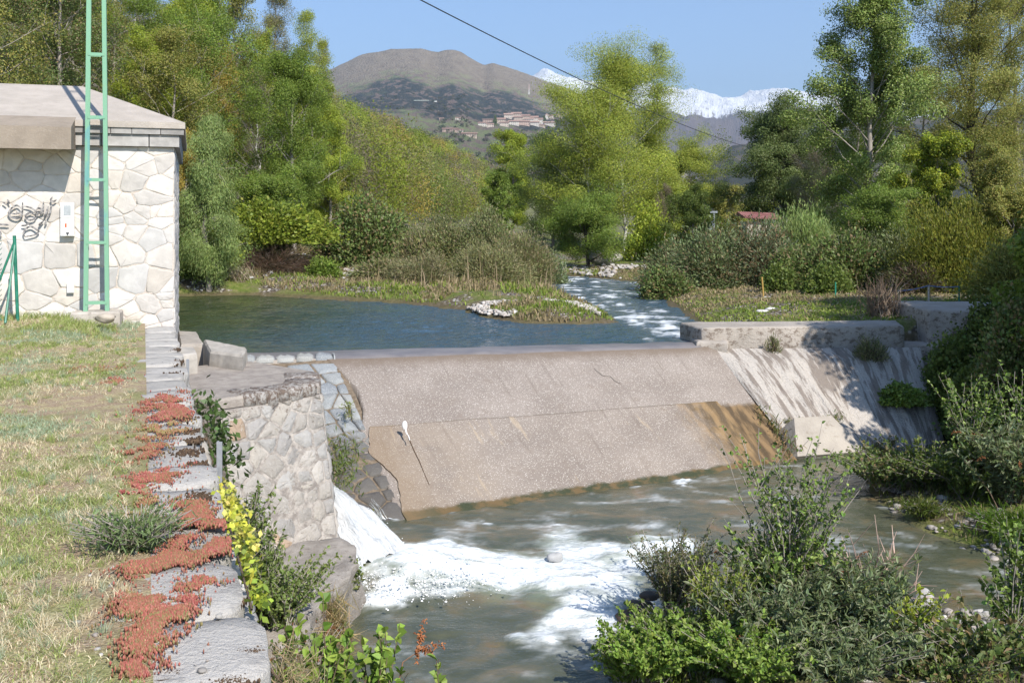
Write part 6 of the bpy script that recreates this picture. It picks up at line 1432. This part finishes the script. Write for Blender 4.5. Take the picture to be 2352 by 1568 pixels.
# looser tufts of longer grass
nt = 3600; Y0 = 2.9 + 11 * r.random(nt) ** 1.5; X0 = wall_x(Y0) - .52 - r.random(nt) * (1.2 + Y0 * .5); kk = fbm(np.c_[X0, Y0] * 1.4, 211, 4) > .42; X0, Y0 = X0[kk], Y0[kk]; nt = len(X0)
nb = 26; a = r.uniform(0, 6.283, nt * nb); rr_ = np.abs(r.normal(size=nt * nb)) * .022; Xb, Yb = np.repeat(X0, nb) + np.cos(a) * rr_, np.repeat(Y0, nb) + np.sin(a) * rr_; kind_ = np.repeat(r.random(nt), nb)
tc = np.where((kind_ < .45)[:, None], straw[r.integers(3, size=nt * nb)], np.where((kind_ < .75)[:, None], grn[r.integers(3, size=nt * nb)], blu[r.integers(2, size=nt * nb)])) * (1 + r.normal(size=(nt * nb, 1)) * .12)
blades('grass_tufts', 'loose straw and green tufts standing in the terrace grass', np.c_[Xb, Yb, terrace_h(np.c_[Xb, Yb]) - .004], (.03 + .045 * r.random(nt * nb)) * np.repeat(.6 + .7 * r.random(nt), nb), .0008 + .00012 * Yb, np.clip(tc, .01, .9), r, 1.0)
# one dense dark green tussock beside the coping
bush(312, 1280, 4.95, .17, .26, 150, 3000, .055, .008, [(.16, .23, .08), (.20, .27, .11), (.25, .31, .15)], 'dense dark green tussock on the dry terrace beside the red sedum', 'grass_tuft', 50, z=.02, gloss='matte', lean=.75, sub=2, rad=.0025, cat='grass', fold=.05)
# sedum: red and orange succulent cushions on the coping edge
r = rng(321); SP = []
for (px, py, rx, ry, k_, nn_) in ((385, 925, 42, 22, 0, 1500), (400, 950, 40, 16, 0, 1100), (375, 990, 50, 22, 2, 900), (335, 1040, 40, 26, 1, 700), (360, 1100, 48, 24, 0, 1000), (330, 1125, 36, 14, 0, 500), (430, 1180, 62, 26, 1, 1900), (440, 1195, 52, 16, 0, 900), (350, 1165, 40, 20, 2, 500), (490, 1262, 50, 16, 0, 1100), (400, 1290, 58, 22, 1, 1400), (340, 1310, 52, 22, 1, 800), (440, 1250, 50, 12, 0, 600), (350, 1385, 62, 36, 1, 2200), (390, 1400, 46, 30, 0, 1200), (380, 1440, 50, 30, 1, 1500), (340, 1480, 44, 30, 1, 1000), (330, 1540, 40, 24, 0, 900), (470, 1340, 40, 8, 0, 350), (270, 878, 26, 9, 0, 350), (225, 852, 50, 8, 2, 300), (450, 1350, 26, 6, 0, 200), (500, 1210, 34, 8, 0, 300)):
    nn_ = int(nn_ * 3.4); q = AT(px, py, .02); u = r.normal(size=(nn_, 2)) * .48; c = np.c_[q[0] + u[:, 0] * rx / F * q[1], q[1] + u[:, 1] * ry / F * q[1] ** 2 / 1.63]
    u2 = r.normal(size=(nn_ // 40, 2)) * .85; c = np.r_[c, np.c_[q[0] + u2[:, 0] * rx / F * q[1], q[1] + u2[:, 1] * ry / F * q[1] ** 2 / 1.63]]; f_ = fbm(c * 9, 77, 3); kk = (f_ > .45 + .15 * r.random(len(c))) | (np.arange(len(c)) >= nn_); c = c[kk]; hz_ = np.where(wall_x(c[:, 1]) - c[:, 0] < .5, .015, .02); hz_ = hz_ + (f_[kk] - .4) * .05 + .012 * r.random(len(c))
    pal = np.array([[(.44, .145, .12), (.49, .20, .165), (.35, .10, .085), (.34, .20, .11)], [(.42, .165, .115), (.46, .21, .15), (.35, .13, .09), (.27, .22, .10)], [(.36, .22, .11), (.26, .24, .08), (.42, .20, .13), (.40, .32, .17)]][k_]); SP.append((np.c_[c, hz_], pal[r.integers(4, size=len(c))]))
C = np.concatenate([a for a, b in SP]); cc = np.concatenate([b for a, b in SP]); mixf = sst(.42, .60, fbm(C[:, :2] * 7, 81, 4))[:, None]; cc = cc * (1 - .75 * mixf) + .75 * mixf * np.array([(.38, .15, .10), (.24, .22, .09), (.42, .13, .11)])[r.integers(3, size=len(cc))]; ok = wall_x(C[:, 1]) - C[:, 0] > .02; C, cc = C[ok], cc[ok]; n = len(C)
# every sprig is a little six-sided double cone
th = np.arange(5) / 5 * 6.283; rad_ = (.0026 + .0030 * r.random(n)) * (.7 + .08 * C[:, 1]); hh = .006 + .010 * r.random(n)
ring = C[:, None] + np.stack([np.cos(th)[None] * rad_[:, None], np.sin(th)[None] * rad_[:, None], np.broadcast_to(hh[:, None] * .5, (n, 5))], -1)
V = np.concatenate([ring, (C + np.c_[0 * hh, 0 * hh, hh * 1.2])[:, None], (C - np.c_[0 * hh, 0 * hh, hh])[:, None]], 1).reshape(-1, 3); k7 = np.arange(n)[:, None] * 7
T_ = np.concatenate([k7 + np.array([[j, (j + 1) % 5, 5]]) for j in range(5)] + [k7 + np.array([[(j + 1) % 5, j, 6]]) for j in range(5)]); cc = np.clip(cc * (1 + r.normal(size=(n, 1)) * .15), .01, .9)
tag(obj('sedum', mesh_np('sedum', V, None, T_, True, np.tile(cc, (10, 1))), M_BLADE), 'red and orange sedum cushions growing along the coping stones', 'sedum', None, 'stuff')
# dark moss cushions in the joints of the coping
r = rng(654); MP = []
for (px, py, rx, ry, nn_) in ((790, 470, 26, 5, 260), (760, 522, 30, 5, 200), (640, 0, 0, 0, 0),):
    pass
for (px, py, rx) in ((405, 804, 14), (405, 833, 20), (392, 862, 22), (432, 905, 12), (428, 965, 22), (440, 992, 18), (450, 1012, 22), (430, 1040, 30), (455, 1068, 24), (430, 1080, 16), (470, 1105, 22), (440, 1110, 22), (455, 1140, 30), (470, 1150, 22), (500, 1345, 14), (530, 1385, 30), (505, 1392, 20), (575, 1500, 26), (540, 1500, 22), (400, 1545, 34), (450, 1520, 20), (430, 1540, 26), (525, 1205, 12), (350, 1325, 20), (530, 1568, 40)):
    q = AT(px, py, .0); nn_ = int(70 * rx / 12); u = r.normal(size=(nn_, 2)) * .5; MP.append(np.c_[q[0] + u[:, 0] * rx / F * q[1], q[1] + u[:, 1] * rx * .30 / F * q[1] ** 2 / 1.63, r.uniform(-.002, .006, nn_)])
C2 = np.concatenate(MP); C2 = C2[wall_x(C2[:, 1]) - C2[:, 0] > -.02]; n = len(C2); rad_ = (.004 + .006 * r.random(n)) * (.6 + .07 * C2[:, 1]); hh = .012 + 0 * rad_
ring = C2[:, None] + np.stack([np.cos(th)[None] * rad_[:, None], np.sin(th)[None] * rad_[:, None], np.broadcast_to(hh[:, None] * .4, (n, 5))], -1)
V = np.concatenate([ring, (C2 + np.c_[0 * hh, 0 * hh, hh])[:, None], (C2 - np.c_[0 * hh, 0 * hh, hh * 2])[:, None]], 1).reshape(-1, 3); k7 = np.arange(n)[:, None] * 7
T_ = np.concatenate([k7 + np.array([[j, (j + 1) % 5, 5]]) for j in range(5)] + [k7 + np.array([[(j + 1) % 5, j, 6]]) for j in range(5)]); mc = np.array([(.085, .055, .035), (.12, .08, .05), (.06, .04, .028)])[r.integers(3, size=n)]
tag(obj('moss', mesh_np('moss', V, None, T_, True, np.tile(mc, (10, 1))), M_BARK), 'dark brown moss cushions in the joints of the coping', 'moss', None, 'stuff')
# dead stalks lying on the bar
r = rng(655); m = MB()
for i in range(240):
    q = AT(r.uniform(1960, 2230), r.uniform(1450, 1545), -2.22); a = r.normal() * .5 - .2; d = np.array([math.cos(a), math.sin(a) * .8, r.normal() * .08]) * r.uniform(.08, .22); m.tube([q - d, q + np.array([0, 0, .01]), q + d], [.004, .005, .003], 3, np.array((.52, .42, .30)) * r.uniform(.6, 1.2), cap=False)
tag(m.build('dry_straw', M_BARK, None, False, True), 'pale dead stalks littering the gravel bar at the lower right', 'straw', None, 'stuff')
# herbs and grass on the river banks
def scatter(n, box, cond, seed):
    r = rng(seed); P = np.c_[r.uniform(box[0], box[1], n), r.uniform(box[2], box[3], n)]; return P[cond(P)], r
P, r = scatter(190000, (-15, 14, 21.7, 46), lambda P: (-sdist(P, UPPER) > .12) & (-sdist(P, UPPER) < 7), 41)
d = -sdist(P, UPPER); pn = fbm(P * .9, 61, 4); pn2 = fbm(P * 2.4, 63, 4); px = CX + F * P[:, 0] / P[:, 1]
isl = (P[:, 0] > -2.6) & (P[:, 0] < 2.6) & (P[:, 1] > 23.5) & (P[:, 1] < 31); gravel = isl & (fbm(P * .8 + 3, 65, 3) + .25 * sst(26.2, 24.6, P[:, 1]) * 0 > .47) & (P[:, 1] > 24.9) & (P[:, 0] < 1.6)
kp = (r.random(len(P)) < np.clip(.30 + .9 * sst(.42, .55, pn2), 0, 1)) & ~(gravel & (r.random(len(P)) < .93)); P, d, pn, pn2, px, isl = P[kp], d[kp], pn[kp], pn2[kp], px[kp], isl[kp]; n = len(P); rt = (P[:, 0] > 3.8) * 1.0
G1 = np.array([(.18, .25, .035), (.23, .29, .045), (.14, .20, .04), (.25, .28, .08)]); G2 = np.array([(.30, .23, .13), (.24, .19, .10), (.35, .28, .17)])
dry = r.random(n) < np.clip(.10 + .8 * sst(.45, .62, pn + .05 * np.clip(d, 0, 4)) + rt * (.50 * sst(26.0, 28.5, P[:, 1]) - .75 * sst(27.0, 25.0, P[:, 1])), 0.02, .9); cols = G1[r.integers(4, size=n)]; cols[dry] = G2[r.integers(3, size=dry.sum())]
tall = ((px > 1000) & (px < 1300) & (P[:, 1] > 29)) * 1.0; h = (.08 + .12 * r.random(n)) * (1 + .7 * tall * (r.random(n) < .3) + .5 * dry * (r.random(n) < .3)) * (1 - .45 * rt)
blades('bank_grass', 'green and straw coloured herbs along the pond and stream banks', np.c_[P, land_h(P) - .02], h, .012 + .012 * r.random(n), np.clip(cols * (1 + r.normal(size=(n, 1)) * .15), .01, .9), r, .6, 'grass')
P, r = scatter(60000, (.9, 10, 6.5, 17.5), lambda P: (-sdist(P, LOWER) > .12), 42)
pn = fbm(P * 1.6, 67, 4); kp = r.random(len(P)) < sst(.42, .58, pn); P = P[kp]; n = len(P)
blades('river_bar_grass', 'grass and weeds on the gravel bar and right bank below the weir', np.c_[P, land_h(P) - .02], .06 + .12 * r.random(n) ** 1.5, .004 + .004 * r.random(n), np.where((r.random(n) < .35)[:, None], G2[r.integers(3, size=n)], G1[r.integers(4, size=n)]) * .85, r, .7, 'grass')
# reeds
P, r = scatter(160, (-4.5, 1.6, 30.5, 38), lambda P: (-sdist(P, UPPER) > .1) & (fbm(P * .7, 71, 3) > .40), 43); n = len(P)
blades('dry_reeds', 'tall dry reeds in front of the scrub on the left bank', np.c_[P, land_h(P)], (.35 + .8 * r.random(n) ** 1.5), .010 + .008 * r.random(n), np.array([(.40, .30, .20), (.45, .35, .23), (.30, .24, .13)])[r.integers(3, size=n)], r, .12, 'reeds', .1)

# ------------------------------------------------------------------ stones
def pebble(r, n=1):
    th = np.array([0, .9, 1.75, 2.4, np.pi]); V = [[0, 0, 1.]]
    for a in th[1:4]: V += [[math.sin(a) * math.cos(b), math.sin(a) * math.sin(b), math.cos(a)] for b in np.arange(7) / 7 * 6.283 + a]
    V.append([0, 0, -1.]); V = np.array(V); Q = [[1 + k * 7 + j, 8 + k * 7 + j, 8 + k * 7 + (j + 1) % 7, 1 + k * 7 + (j + 1) % 7] for k in range(2) for j in range(7)]; T = [[0, 1 + j, 1 + (j + 1) % 7] for j in range(7)] + [[22, 15 + (j + 1) % 7, 15 + j] for j in range(7)]
    return V, np.array(Q), np.array(T)
PV, PQ, PT = pebble(rng(1))
def gravel(name, label, P, size, cols, r):
    n = len(P); s = size[:, None, None] * r.uniform(.65, 1.3, (n, 1, 3)) * np.array([1, 1, .62]); V = PV[None] * s * (1 + r.normal(size=(n, len(PV), 1)) * .12); a = r.uniform(0, 6.283, n); ca, sa = np.cos(a)[:, None], np.sin(a)[:, None]
    V = np.stack([V[..., 0] * ca - V[..., 1] * sa, V[..., 0] * sa + V[..., 1] * ca, V[..., 2]], -1) + P[:, None]; k = (np.arange(n) * len(PV))[:, None, None]
    me = mesh_np(name, V.reshape(-1, 3), (PQ[None] + k).reshape(-1, 4), (PT[None] + k).reshape(-1, 3), True, np.concatenate([np.repeat(cols, len(PQ), 0), np.repeat(cols, len(PT), 0)])); return tag(obj(name, me, M_ROCK), label, 'gravel', None, 'stuff')
WH = np.array([(.46, .43, .40), (.55, .52, .48), (.36, .33, .30), (.42, .37, .33)])
P, r = scatter(9000, (-2.6, 2.2, 24.3, 31), lambda P: (-sdist(P, UPPER) > .08) & (fbm(P * .8 + 3, 65, 3) > .46) & (P[:, 1] > 25.0), 44); n = len(P); P = P[P[:, 1] < 27.6]; P = P[:2200]; n = len(P)
gravel('white_shingle', 'white river cobbles heaped on the low island in the pond', np.c_[P, land_h(P) + .03 + .06 * r.random(n)], .028 + .05 * r.random(n) ** 2, WH * .85 if False else WH[r.integers(4, size=n)], r)
P, r = scatter(9000, (.9, 9, 6.8, 14.6), lambda P: (-sdist(P, LOWER) > -.15) & (-sdist(P, LOWER) < 1.2) & (fbm(P * 1.2 + 3, 68, 3) > .44), 45); n = len(P)
gravel('river_shingle', 'grey and white cobbles along the water below the weir', np.c_[P, np.maximum(land_h(P), ZL - .03) + .01], .02 + .055 * r.random(n) ** 2, WH[r.integers(4, size=n)] * r.uniform(.35, .95, (n, 1)), r)
P, r = scatter(2600, (-9, 6, 34, 46), lambda P: (-sdist(P, UPPER) > .1) & (fbm(P * .6 + 3, 69, 3) > .50), 46); n = len(P)
gravel('bank_rubble', 'pale rubble scattered through the banks upstream', np.c_[P, land_h(P) + .05], .05 + .12 * r.random(n) ** 2, WH[r.integers(4, size=n)] * .9, r)
P, r = scatter(700, (-2.2, 2, 2.8, 8), lambda P: (wall_x(P[:, 1]) - P[:, 0] > .12) & (wall_x(P[:, 1]) - P[:, 0] < .75), 47); n = len(P)
gravel('loose_chips', 'small grey stone chips between coping and grass', np.c_[P, terrace_h(P) + .004], .006 + .012 * r.random(n) ** 2, WH[r.integers(4, size=n)] * .75, r)
def rock(px, py, Y, w, h, col, label, seed, name='boulder', z=None, cat='rock', flat=1.0):
    r = rng(7000 + seed); p = PX(px, py, Y); nu, nv = 14, 10; th = np.linspace(0, np.pi, nv); ph = np.arange(nu) / nu * 6.283
    V = np.array([[math.sin(a) * math.cos(b), math.sin(a) * math.sin(b), math.cos(a)] for a in th for b in ph]); V *= (1 + (fbm(V * 1.3 + seed * 7, seed, 3)[:, None] - .5) * .9); V = V * np.array([w / 2, w / 2 * .8, h / 2])
    o = thing(name, label, cat, p); Fq = np.array([[i * nu + j, (i + 1) * nu + j, (i + 1) * nu + (j + 1) % nu, i * nu + (j + 1) % nu] for i in range(nv - 1) for j in range(nu)])
    obj('stone', mesh_np('stone', V + [0, 0, h * .3], Fq, None, True, np.broadcast_to(np.asarray(col), (len(Fq), 3))), M_ROCK, o); return o
for i, (px, py, w, h, lab) in enumerate(((706, 648, .42, .26, 'leftmost rounded white boulder on the far grassy bank'), (726, 645, .40, .26, 'white boulder leaning on the leftmost boulder of the far bank'), (744, 648, .40, .24, 'low grey white boulder beside the small green bush'), (768, 642, .42, .26, 'white boulder topping the pair right of the green bush'), (772, 652, .26, .22, 'small bright white stone below the topmost bank boulder'), (790, 660, .26, .14, 'flat white stone on the grass of the far bank'))):
    rock(px, py, 36.0, w, h, (.60, .57, .53), lab, i)
rock(1385, 605, 47, 1.5, .8, (.42, .385, .345), 'large pale boulder on the far bank behind the rapids', 10)
rock(1350, 622, 46, .7, .4, (.42, .39, .36), 'smaller pale boulder left of the large one behind the rapids', 11)
rock(1425, 625, 46, .9, .4, (.40, .36, .31), 'tan boulder right of the large one behind the rapids', 12)
rock(1440, 632, 45, 1.6, .3, (.52, .47, .42), 'long low rock shelf at the top of the rapids', 13)
rock(1770, 716, 24.5, .26, .14, (.62, .60, .57), 'rounded white stone lying on the right bank grass', 14)
rock(1752, 718, 24.3, .30, .10, (.55, .53, .5), 'flat grey stone beside the rounded white stone on the grass', 15)
rock(1470, 1400, 10.75, .30, .12, (.07, .06, .055), 'wet black boulder at the edge of the white water', 16)
rock(1452, 1424, 10.6, .36, .12, (.10, .07, .055), 'wet brown flat boulder below the black one', 17)
rock(1492, 1372, 10.7, .20, .08, (.09, .08, .07), 'small dark wet stone above the black boulder', 18)
rock(1275, 1286, 12.4, .20, .13, (.40, .40, .40), 'pale stone breaking the surface in the white water', 19)
rock(2120, 1412, 10.6, .22, .32, (.42, .41, .40), 'curved grey stone standing at the water edge of the bar', 20)
rock(243, 737, 14.2, .30, .14, (.52, .45, .37), 'flat tan stone lying in front of the pole footing', 21)
rock(30, 1388, 4.3, .06, .03, (.48, .40, .34), 'small pinkish stone in the terrace grass', 22)

# flying drops and froth round the jet and its landing
r = rng(777); n = 5200; t = r.random(n); k_ = r.integers(3, size=n)
c = np.array([-2.75, 13.3]) + (np.array([-1.50, 11.7]) - np.array([-2.75, 13.3])) * t[:, None]; sd = r.choice([-1, 1], n) * (1 + np.abs(r.normal(size=n)) * .16); hw2 = (.22 + .46 * t) * sd
P = np.c_[c + np.array([.8, .6]) * hw2[:, None], -1.98 - .08 * t - .55 * t ** 1.9 - .25 + r.normal(size=n) * .05 + np.abs(r.normal(size=n)) * .05]; a = k_ > 0
land = np.c_[-1.25 + r.normal(size=n) * .45, 11.55 + r.normal(size=n) * .30, ZL + .08 + np.abs(r.normal(size=n)) * .07]; P[a] = land[a]; P = P[P[:, 2] > ZL]
o = gravel('water_spray', 'white drops and froth flying off the sluice jet', P, .004 + .011 * r.random(len(P)) ** 3, np.full((len(P), 3), .88), r); o.data.materials.clear(); o.data.materials.append(m_flat('white_froth', (.88, .89, .90), .6, .2, 0, 20, .03))

# ------------------------------------------------------------------ fence stakes, rope, dry stalks, hut
def post(px, y0, y1, Y, w, col, label, name='fence_stake', tilt=0):
    a, b = PX(px, y1, Y), PX(px + tilt, y0, Y); o = thing(name, label, 'stake', a); m = MB(); m.tube([[0, 0, -.3], [0, 0, 0], b - a], w, 6); m.build('stake', m_flat('painted_wood' , col, .6), o); return b
post(1753, 636, 672, 28.5, .022, (.42, .27, .08), 'thin yellow brown stake in front of the right thicket', tilt=-3)
post(1919, 648, 690, 27.6, .02, (.03, .22, .15), 'thin green stake before the dark thicket')
tops = [post(2066, 668, 690, 24.6, .022, (.45, .38, .25), 'short leaning wooden stake at the end of the blue rope', tilt=-3), post(2133, 656, 690, 24.4, .024, (.55, .48, .42), 'pale wooden stake carrying the blue rope'), post(2203, 658, 676, 24.2, .02, (.03, .22, .15), 'green stake at the right end of the blue rope')]
m = MB()
for a, b in zip(tops[:-1], tops[1:]):
    t = np.linspace(0, 1, 10)[:, None]; P = a + (b - a) * t; P[:, 2] -= .10 * (t * (1 - t))[:, 0]; m.tube(P, .012, 5, cap=False)
tag(m.build('rope', m_flat('blue_rope', (.12, .20, .42), .7)), 'blue rope strung between stakes on the right bank', 'rope')
r = rng(19); sb = np.array([*PX(2025, 725, 22.6)[:2], -.75]); m = MB()
for i in range(150):
    b = np.array([r.normal() * .22, r.normal() * .2, 0]); e = np.array([r.normal() * .30 + .02, r.normal() * .25, r.uniform(.5, 1.15)]); c = np.array([(.24, .17, .12), (.32, .25, .19), (.17, .12, .085)][i % 3])
    m.tube([b, (b + e) / 2 + r.normal(size=3) * .05, e], [.010, .008, .004], 4, c, cap=False)
for i in range(90):
    b = np.array([r.normal() * .5 - .3, r.normal() * .25 - .1, r.uniform(0, .15)]); m.tube([b, b + np.array([r.normal() * .4, r.normal() * .2, r.uniform(-.05, .2)])], [.008, .004], 3, (.34, .27, .19), cap=False)
o = thing('dry_stalk_bundle', 'upright bundle of dead brown stalks at the bend of the right bank', 'dead plant', sb); m.build('stalks', M_BARK, o, False, True)
# red roofed hut among the trees
hb = np.array([*PX(1742, 500, 50)[:2], .2]); hut = thing('hut', 'small hut with red tiled roof hidden among the right bank trees', 'hut', hb)
m = MB(); m.box([0, 0, .55], (1.5, 1.4, 1.4)); m.build('wall', m_flat('pale_render', (.45, .40, .34)), hut)
k = NT('red_tile'); p = k.pos(); n_ = k.noise(p, 3, 4); wv = k.n('TexWave'); k.set(wv.inputs['Vector'], p); wv.inputs['Scale'].default_value = 2.6
m = MB(); m.hexa([[-.92, -1.0, 1.42], [.92, -1.0, 1.36], [.92, 1.0, 1.50], [-.92, 1.0, 1.56]], [[-.92, -1.0, 1.48], [.92, -1.0, 1.42], [.92, .6, 1.70], [-.92, .6, 1.76]]); m.build('roof', k.done(k.bsdf(k.mix(k.step(n_, .4, .6), (.20, .075, .07), (.29, .13, .12)), .8, k.bump(wv.outputs[1], .6, .05))), hut)
mb_ = PX(1640, 520, 55); mast = thing('lamp_mast', 'thin pale lamp mast between the trees left of the hut', 'mast', [mb_[0], mb_[1], -.3]); z0 = -.3
m = MB(); m.tube([[0, 0, 0], [0, 0, EYE - (488 - HY) / F * 55 - z0]], .05, 6); m.build('pole', m_flat('white_paint', (.6, .6, .6)), mast)
m = MB(); m.box([-.02, 0, EYE - (487 - HY) / F * 55 - z0], (.40, .12, .10)); m.build('lamp_head', m_flat('grey_paint', (.4, .42, .45)), mast)
m = MB(); m.box([-.22, 0, EYE - (518 - HY) / F * 55 - z0], (.35, .3, .5)); m.build('cabinet', m_flat('white_paint', (.62, .62, .62)), mast)

# ------------------------------------------------------------------ village on the mountain
WALLS = [m_flat('house_render', c, .9, .1, 0, .3, .1) for c in ((.42, .34, .28), (.48, .41, .35), (.42, .31, .26), (.50, .46, .41))]
ROOFS = [m_flat('tile_roof', c, .9, .1, 0, .5, .15) for c in ((.29, .19, .155), (.34, .235, .19), (.25, .165, .135))]
DARK = m_flat('dark_window', (.05, .05, .06), .3)
def vhouse(px, py, wpx, hpx, label, seed, group='houses of the hillside village', tower=False, flat=False, long=False):
    r = rng(8000 + seed); b = MT1.find(px, py); D = b[1]; w, h = wpx / F * D, hpx / F * D; dp = min(w * .8, 14)
    o = thing('village_house', label, 'house', b - [0, 0, h * .12], group); z0 = -h * .5; hw_ = h * .72
    m = MB(); m.box([0, 0, (z0 + hw_) / 2], (w, dp, hw_ - z0)); wl_ = m.build('wall', WALLS[r.integers(4)], o)
    rz = h * (1.0 if not tower else .95); m = MB(); e = w * .06
    if tower: m.hexa([[-w / 2 - e, -dp / 2 - e, hw_], [w / 2 + e, -dp / 2 - e, hw_], [w / 2 + e, dp / 2 + e, hw_], [-w / 2 - e, dp / 2 + e, hw_]], [[-.1, -.1, rz], [.1, -.1, rz], [.1, .1, rz], [-.1, .1, rz]])
    else: m.add([[-w / 2 - e, -dp / 2 - e, hw_], [w / 2 + e, -dp / 2 - e, hw_], [w / 2 + e, dp / 2 + e, hw_], [-w / 2 - e, dp / 2 + e, hw_], [-w / 2 - e, 0, rz], [w / 2 + e, 0, rz], [-w / 2 - e, -dp / 2 - e, hw_ - .3], [w / 2 + e, -dp / 2 - e, hw_ - .3]], [[0, 1, 5, 4], [2, 3, 4, 5], [6, 7, 1, 0], [3, 2, 1, 0]], [[3, 0, 4], [1, 2, 5]])
    m.build('roof', ROOFS[r.integers(3)], o)
    nwin = max(1, int(w / 4)); rows = 2 if hw_ > 4.5 else 1
    for i in range(nwin):
        for j in range(rows):
            m = MB(); m.box([-w / 2 + (i + .5) * w / nwin, -dp / 2 - .03, hw_ * ((j + .5) / rows)], (min(1.3, w / nwin * .45), .1, 1.5)); m.build('window', DARK, wl_)
    return o
VH = [(1150, 283, 22, 15), (1168, 276, 20, 14), (1186, 274, 22, 15), (1206, 276, 22, 16), (1225, 280, 22, 16), (1158, 290, 20, 12), (1180, 288, 24, 13), (1204, 290, 24, 13), (1228, 292, 20, 12), (1240, 284, 14, 16), (1120, 281, 22, 9), (1108, 292, 20, 11), (1126, 294, 16, 10), (1262, 288, 26, 12), (1245, 294, 14, 8), (1266, 274, 12, 10), (1284, 272, 14, 9), (1015, 275, 12, 7), (1052, 276, 12, 7), (1034, 302, 34, 10), (1056, 297, 16, 10), (1078, 318, 34, 11), (1210, 262, 9, 4), (1190, 281, 20, 12), (1215, 284, 20, 12)]
for i, (px, py, w, h) in enumerate(VH):
    lab = {19: 'long white house below and left of the village', 20: 'red roofed house right of the long white house', 21: 'lowest house below the village beside the green meadow', 22: 'tiny white hut alone in the meadow above the village', 10: 'wide house at the upper left end of the village', 13: 'grey fronted house row at the right end of the village', 17: 'leftmost small house on the village slope', 18: 'small house between the leftmost house and the village'}.get(i, 'stone coloured house packed in the hillside village')
    vhouse(px, py, w, h, lab, i)
vhouse(1256, 274, 7, 16, 'church tower house standing above the village on the right', 60, tower=True)
b = MT1.find(1215, 219); D = b[1]; o = thing('antenna_mast', 'white red banded antenna mast on the slope above the village', 'mast', b)
m = MB(); hm = 24 / F * D; m.tube([[0, 0, -3], [0, 0, hm * .45]], [1.6, 1.1], 6); m.build('base', m_flat('white_steel', (.75, .75, .75)), o); m = MB(); m.tube([[0, 0, hm * .45], [0, 0, hm]], [1.1, .7], 6); m.build('mast', m_flat('pale_red_steel', (.62, .45, .42)), o)
b = MT1.find(968, 235); D = b[1]; o = thing('farm_shed', 'long shed with pale green roof on the brown mountain', 'shed', b)
m = MB(); m.box([0, 0, 0], (30 / F * D, 12, 3.2)); m.build('wall', m_flat('shed_wall', (.10, .10, .10)), o); m = MB(); m.hexa([[-17 / F * D, -8, 1.7], [17 / F * D, -8, 1.7], [17 / F * D, 7, 3.2], [-17 / F * D, 7, 3.2]], [[-17 / F * D, -8, 2.4], [17 / F * D, -8, 2.4], [17 / F * D, 7, 4.6], [-17 / F * D, 7, 4.6]]); m.build('roof', m_flat('pale_green_sheet', (.50, .56, .48)), o)
b = MT1.find(1000, 235); D = b[1]; o = thing('farm_shed', 'small white shed right of the long green roofed shed', 'shed', b); m = MB(); m.box([0, 0, 0], (7 / F * D, 8, 4)); m.build('wall', m_flat('white_wall', (.65, .65, .62)), o); m = MB(); m.hexa([[-6 / F * D, -5, 2], [4 / F * D, -5, 2], [4 / F * D, 5, 3], [-6 / F * D, 5, 3]], [[-6 / F * D, -5, 2.6], [4 / F * D, -5, 2.6], [4 / F * D, 5, 3.8], [-6 / F * D, 5, 3.8]]); m.build('roof', m_flat('white_sheet', (.6, .62, .58)), o)
# hedges and single trees scattered over the far slope, one mass
r = rng(97); lv = Leaves(); cnt = 0
while cnt < 1500:
    px, v = r.uniform(780, 1700), r.uniform(.05, .74); top = np.interp(px, MT1.px, MT1.py); py = MT1.y0 + (top - MT1.y0) * v
    if fbm(np.array([[px / 60, py / 14]]), 99, 3)[0] < .46 + .10 * r.random(): continue
    if (1095 < px < 1290 and 266 < py < 300): continue
    b = MT1.find(px, py); s = r.uniform(2.0, 4.5); m_ = 26; u = unit(r.normal(size=(m_, 3))); C = b + u * np.array([s * 1.3, s, s * .9]) * r.random((m_, 1)) ** .4 + [0, 0, s * .7]
    V, Fq = leaf_quads(C, s * .75 * r.uniform(.6, 1.3, m_), s * .55, r); lv.add(V, Fq, tint(m_, [[(.05, .065, .035)], [(.11, .09, .075)], [(.09, .10, .045)], [(.14, .12, .10)], [(.035, .05, .03)]][r.integers(5)], r, .15)); cnt += 1
tag(obj('far_hedges', lv.mesh('far_hedges'), M_LEAF), 'hedges and trees dotting the meadows around the village', 'woods', None, 'stuff')
# dark conifers in the village
for i, (px, py, hpx) in enumerate(((1138, 292, 26), (1250, 283, 18))):
    b = MT1.find(px, py); H = hpx / F * b[1]; mb, lv = grow(H, H * .28, PAL['dark'], rng(510 + i), nleaf=1800, cb=.05, nlimb=30, sig=.35, L=1.6, W=1.0, prof='cone'); plant_thing('conifer_tree', ['dark conifer among the left village houses', 'dark rounded tree between village and church tower'][i], 'tree', b, mb, lv)

# ------------------------------------------------------------------ air
k = NT('haze'); pv = k.n('ShaderNodeVolumePrincipled' if False else 'VolumePrincipled'); pv.inputs['Color'].default_value = (.70, .84, 1.0, 1); pv.inputs['Density'].default_value = HAZE = 8.5e-5; pv.inputs['Anisotropy'].default_value = .3
k.t.links.new(pv.outputs[0], k.out.inputs['Volume'])
m = MB(); m.box([1500, 7000, 1090], (22000, 18000, 2200)); hz = m.build('haze', k.m); tag(hz, 'thin blue spring haze over the valley', 'haze', None, 'stuff')
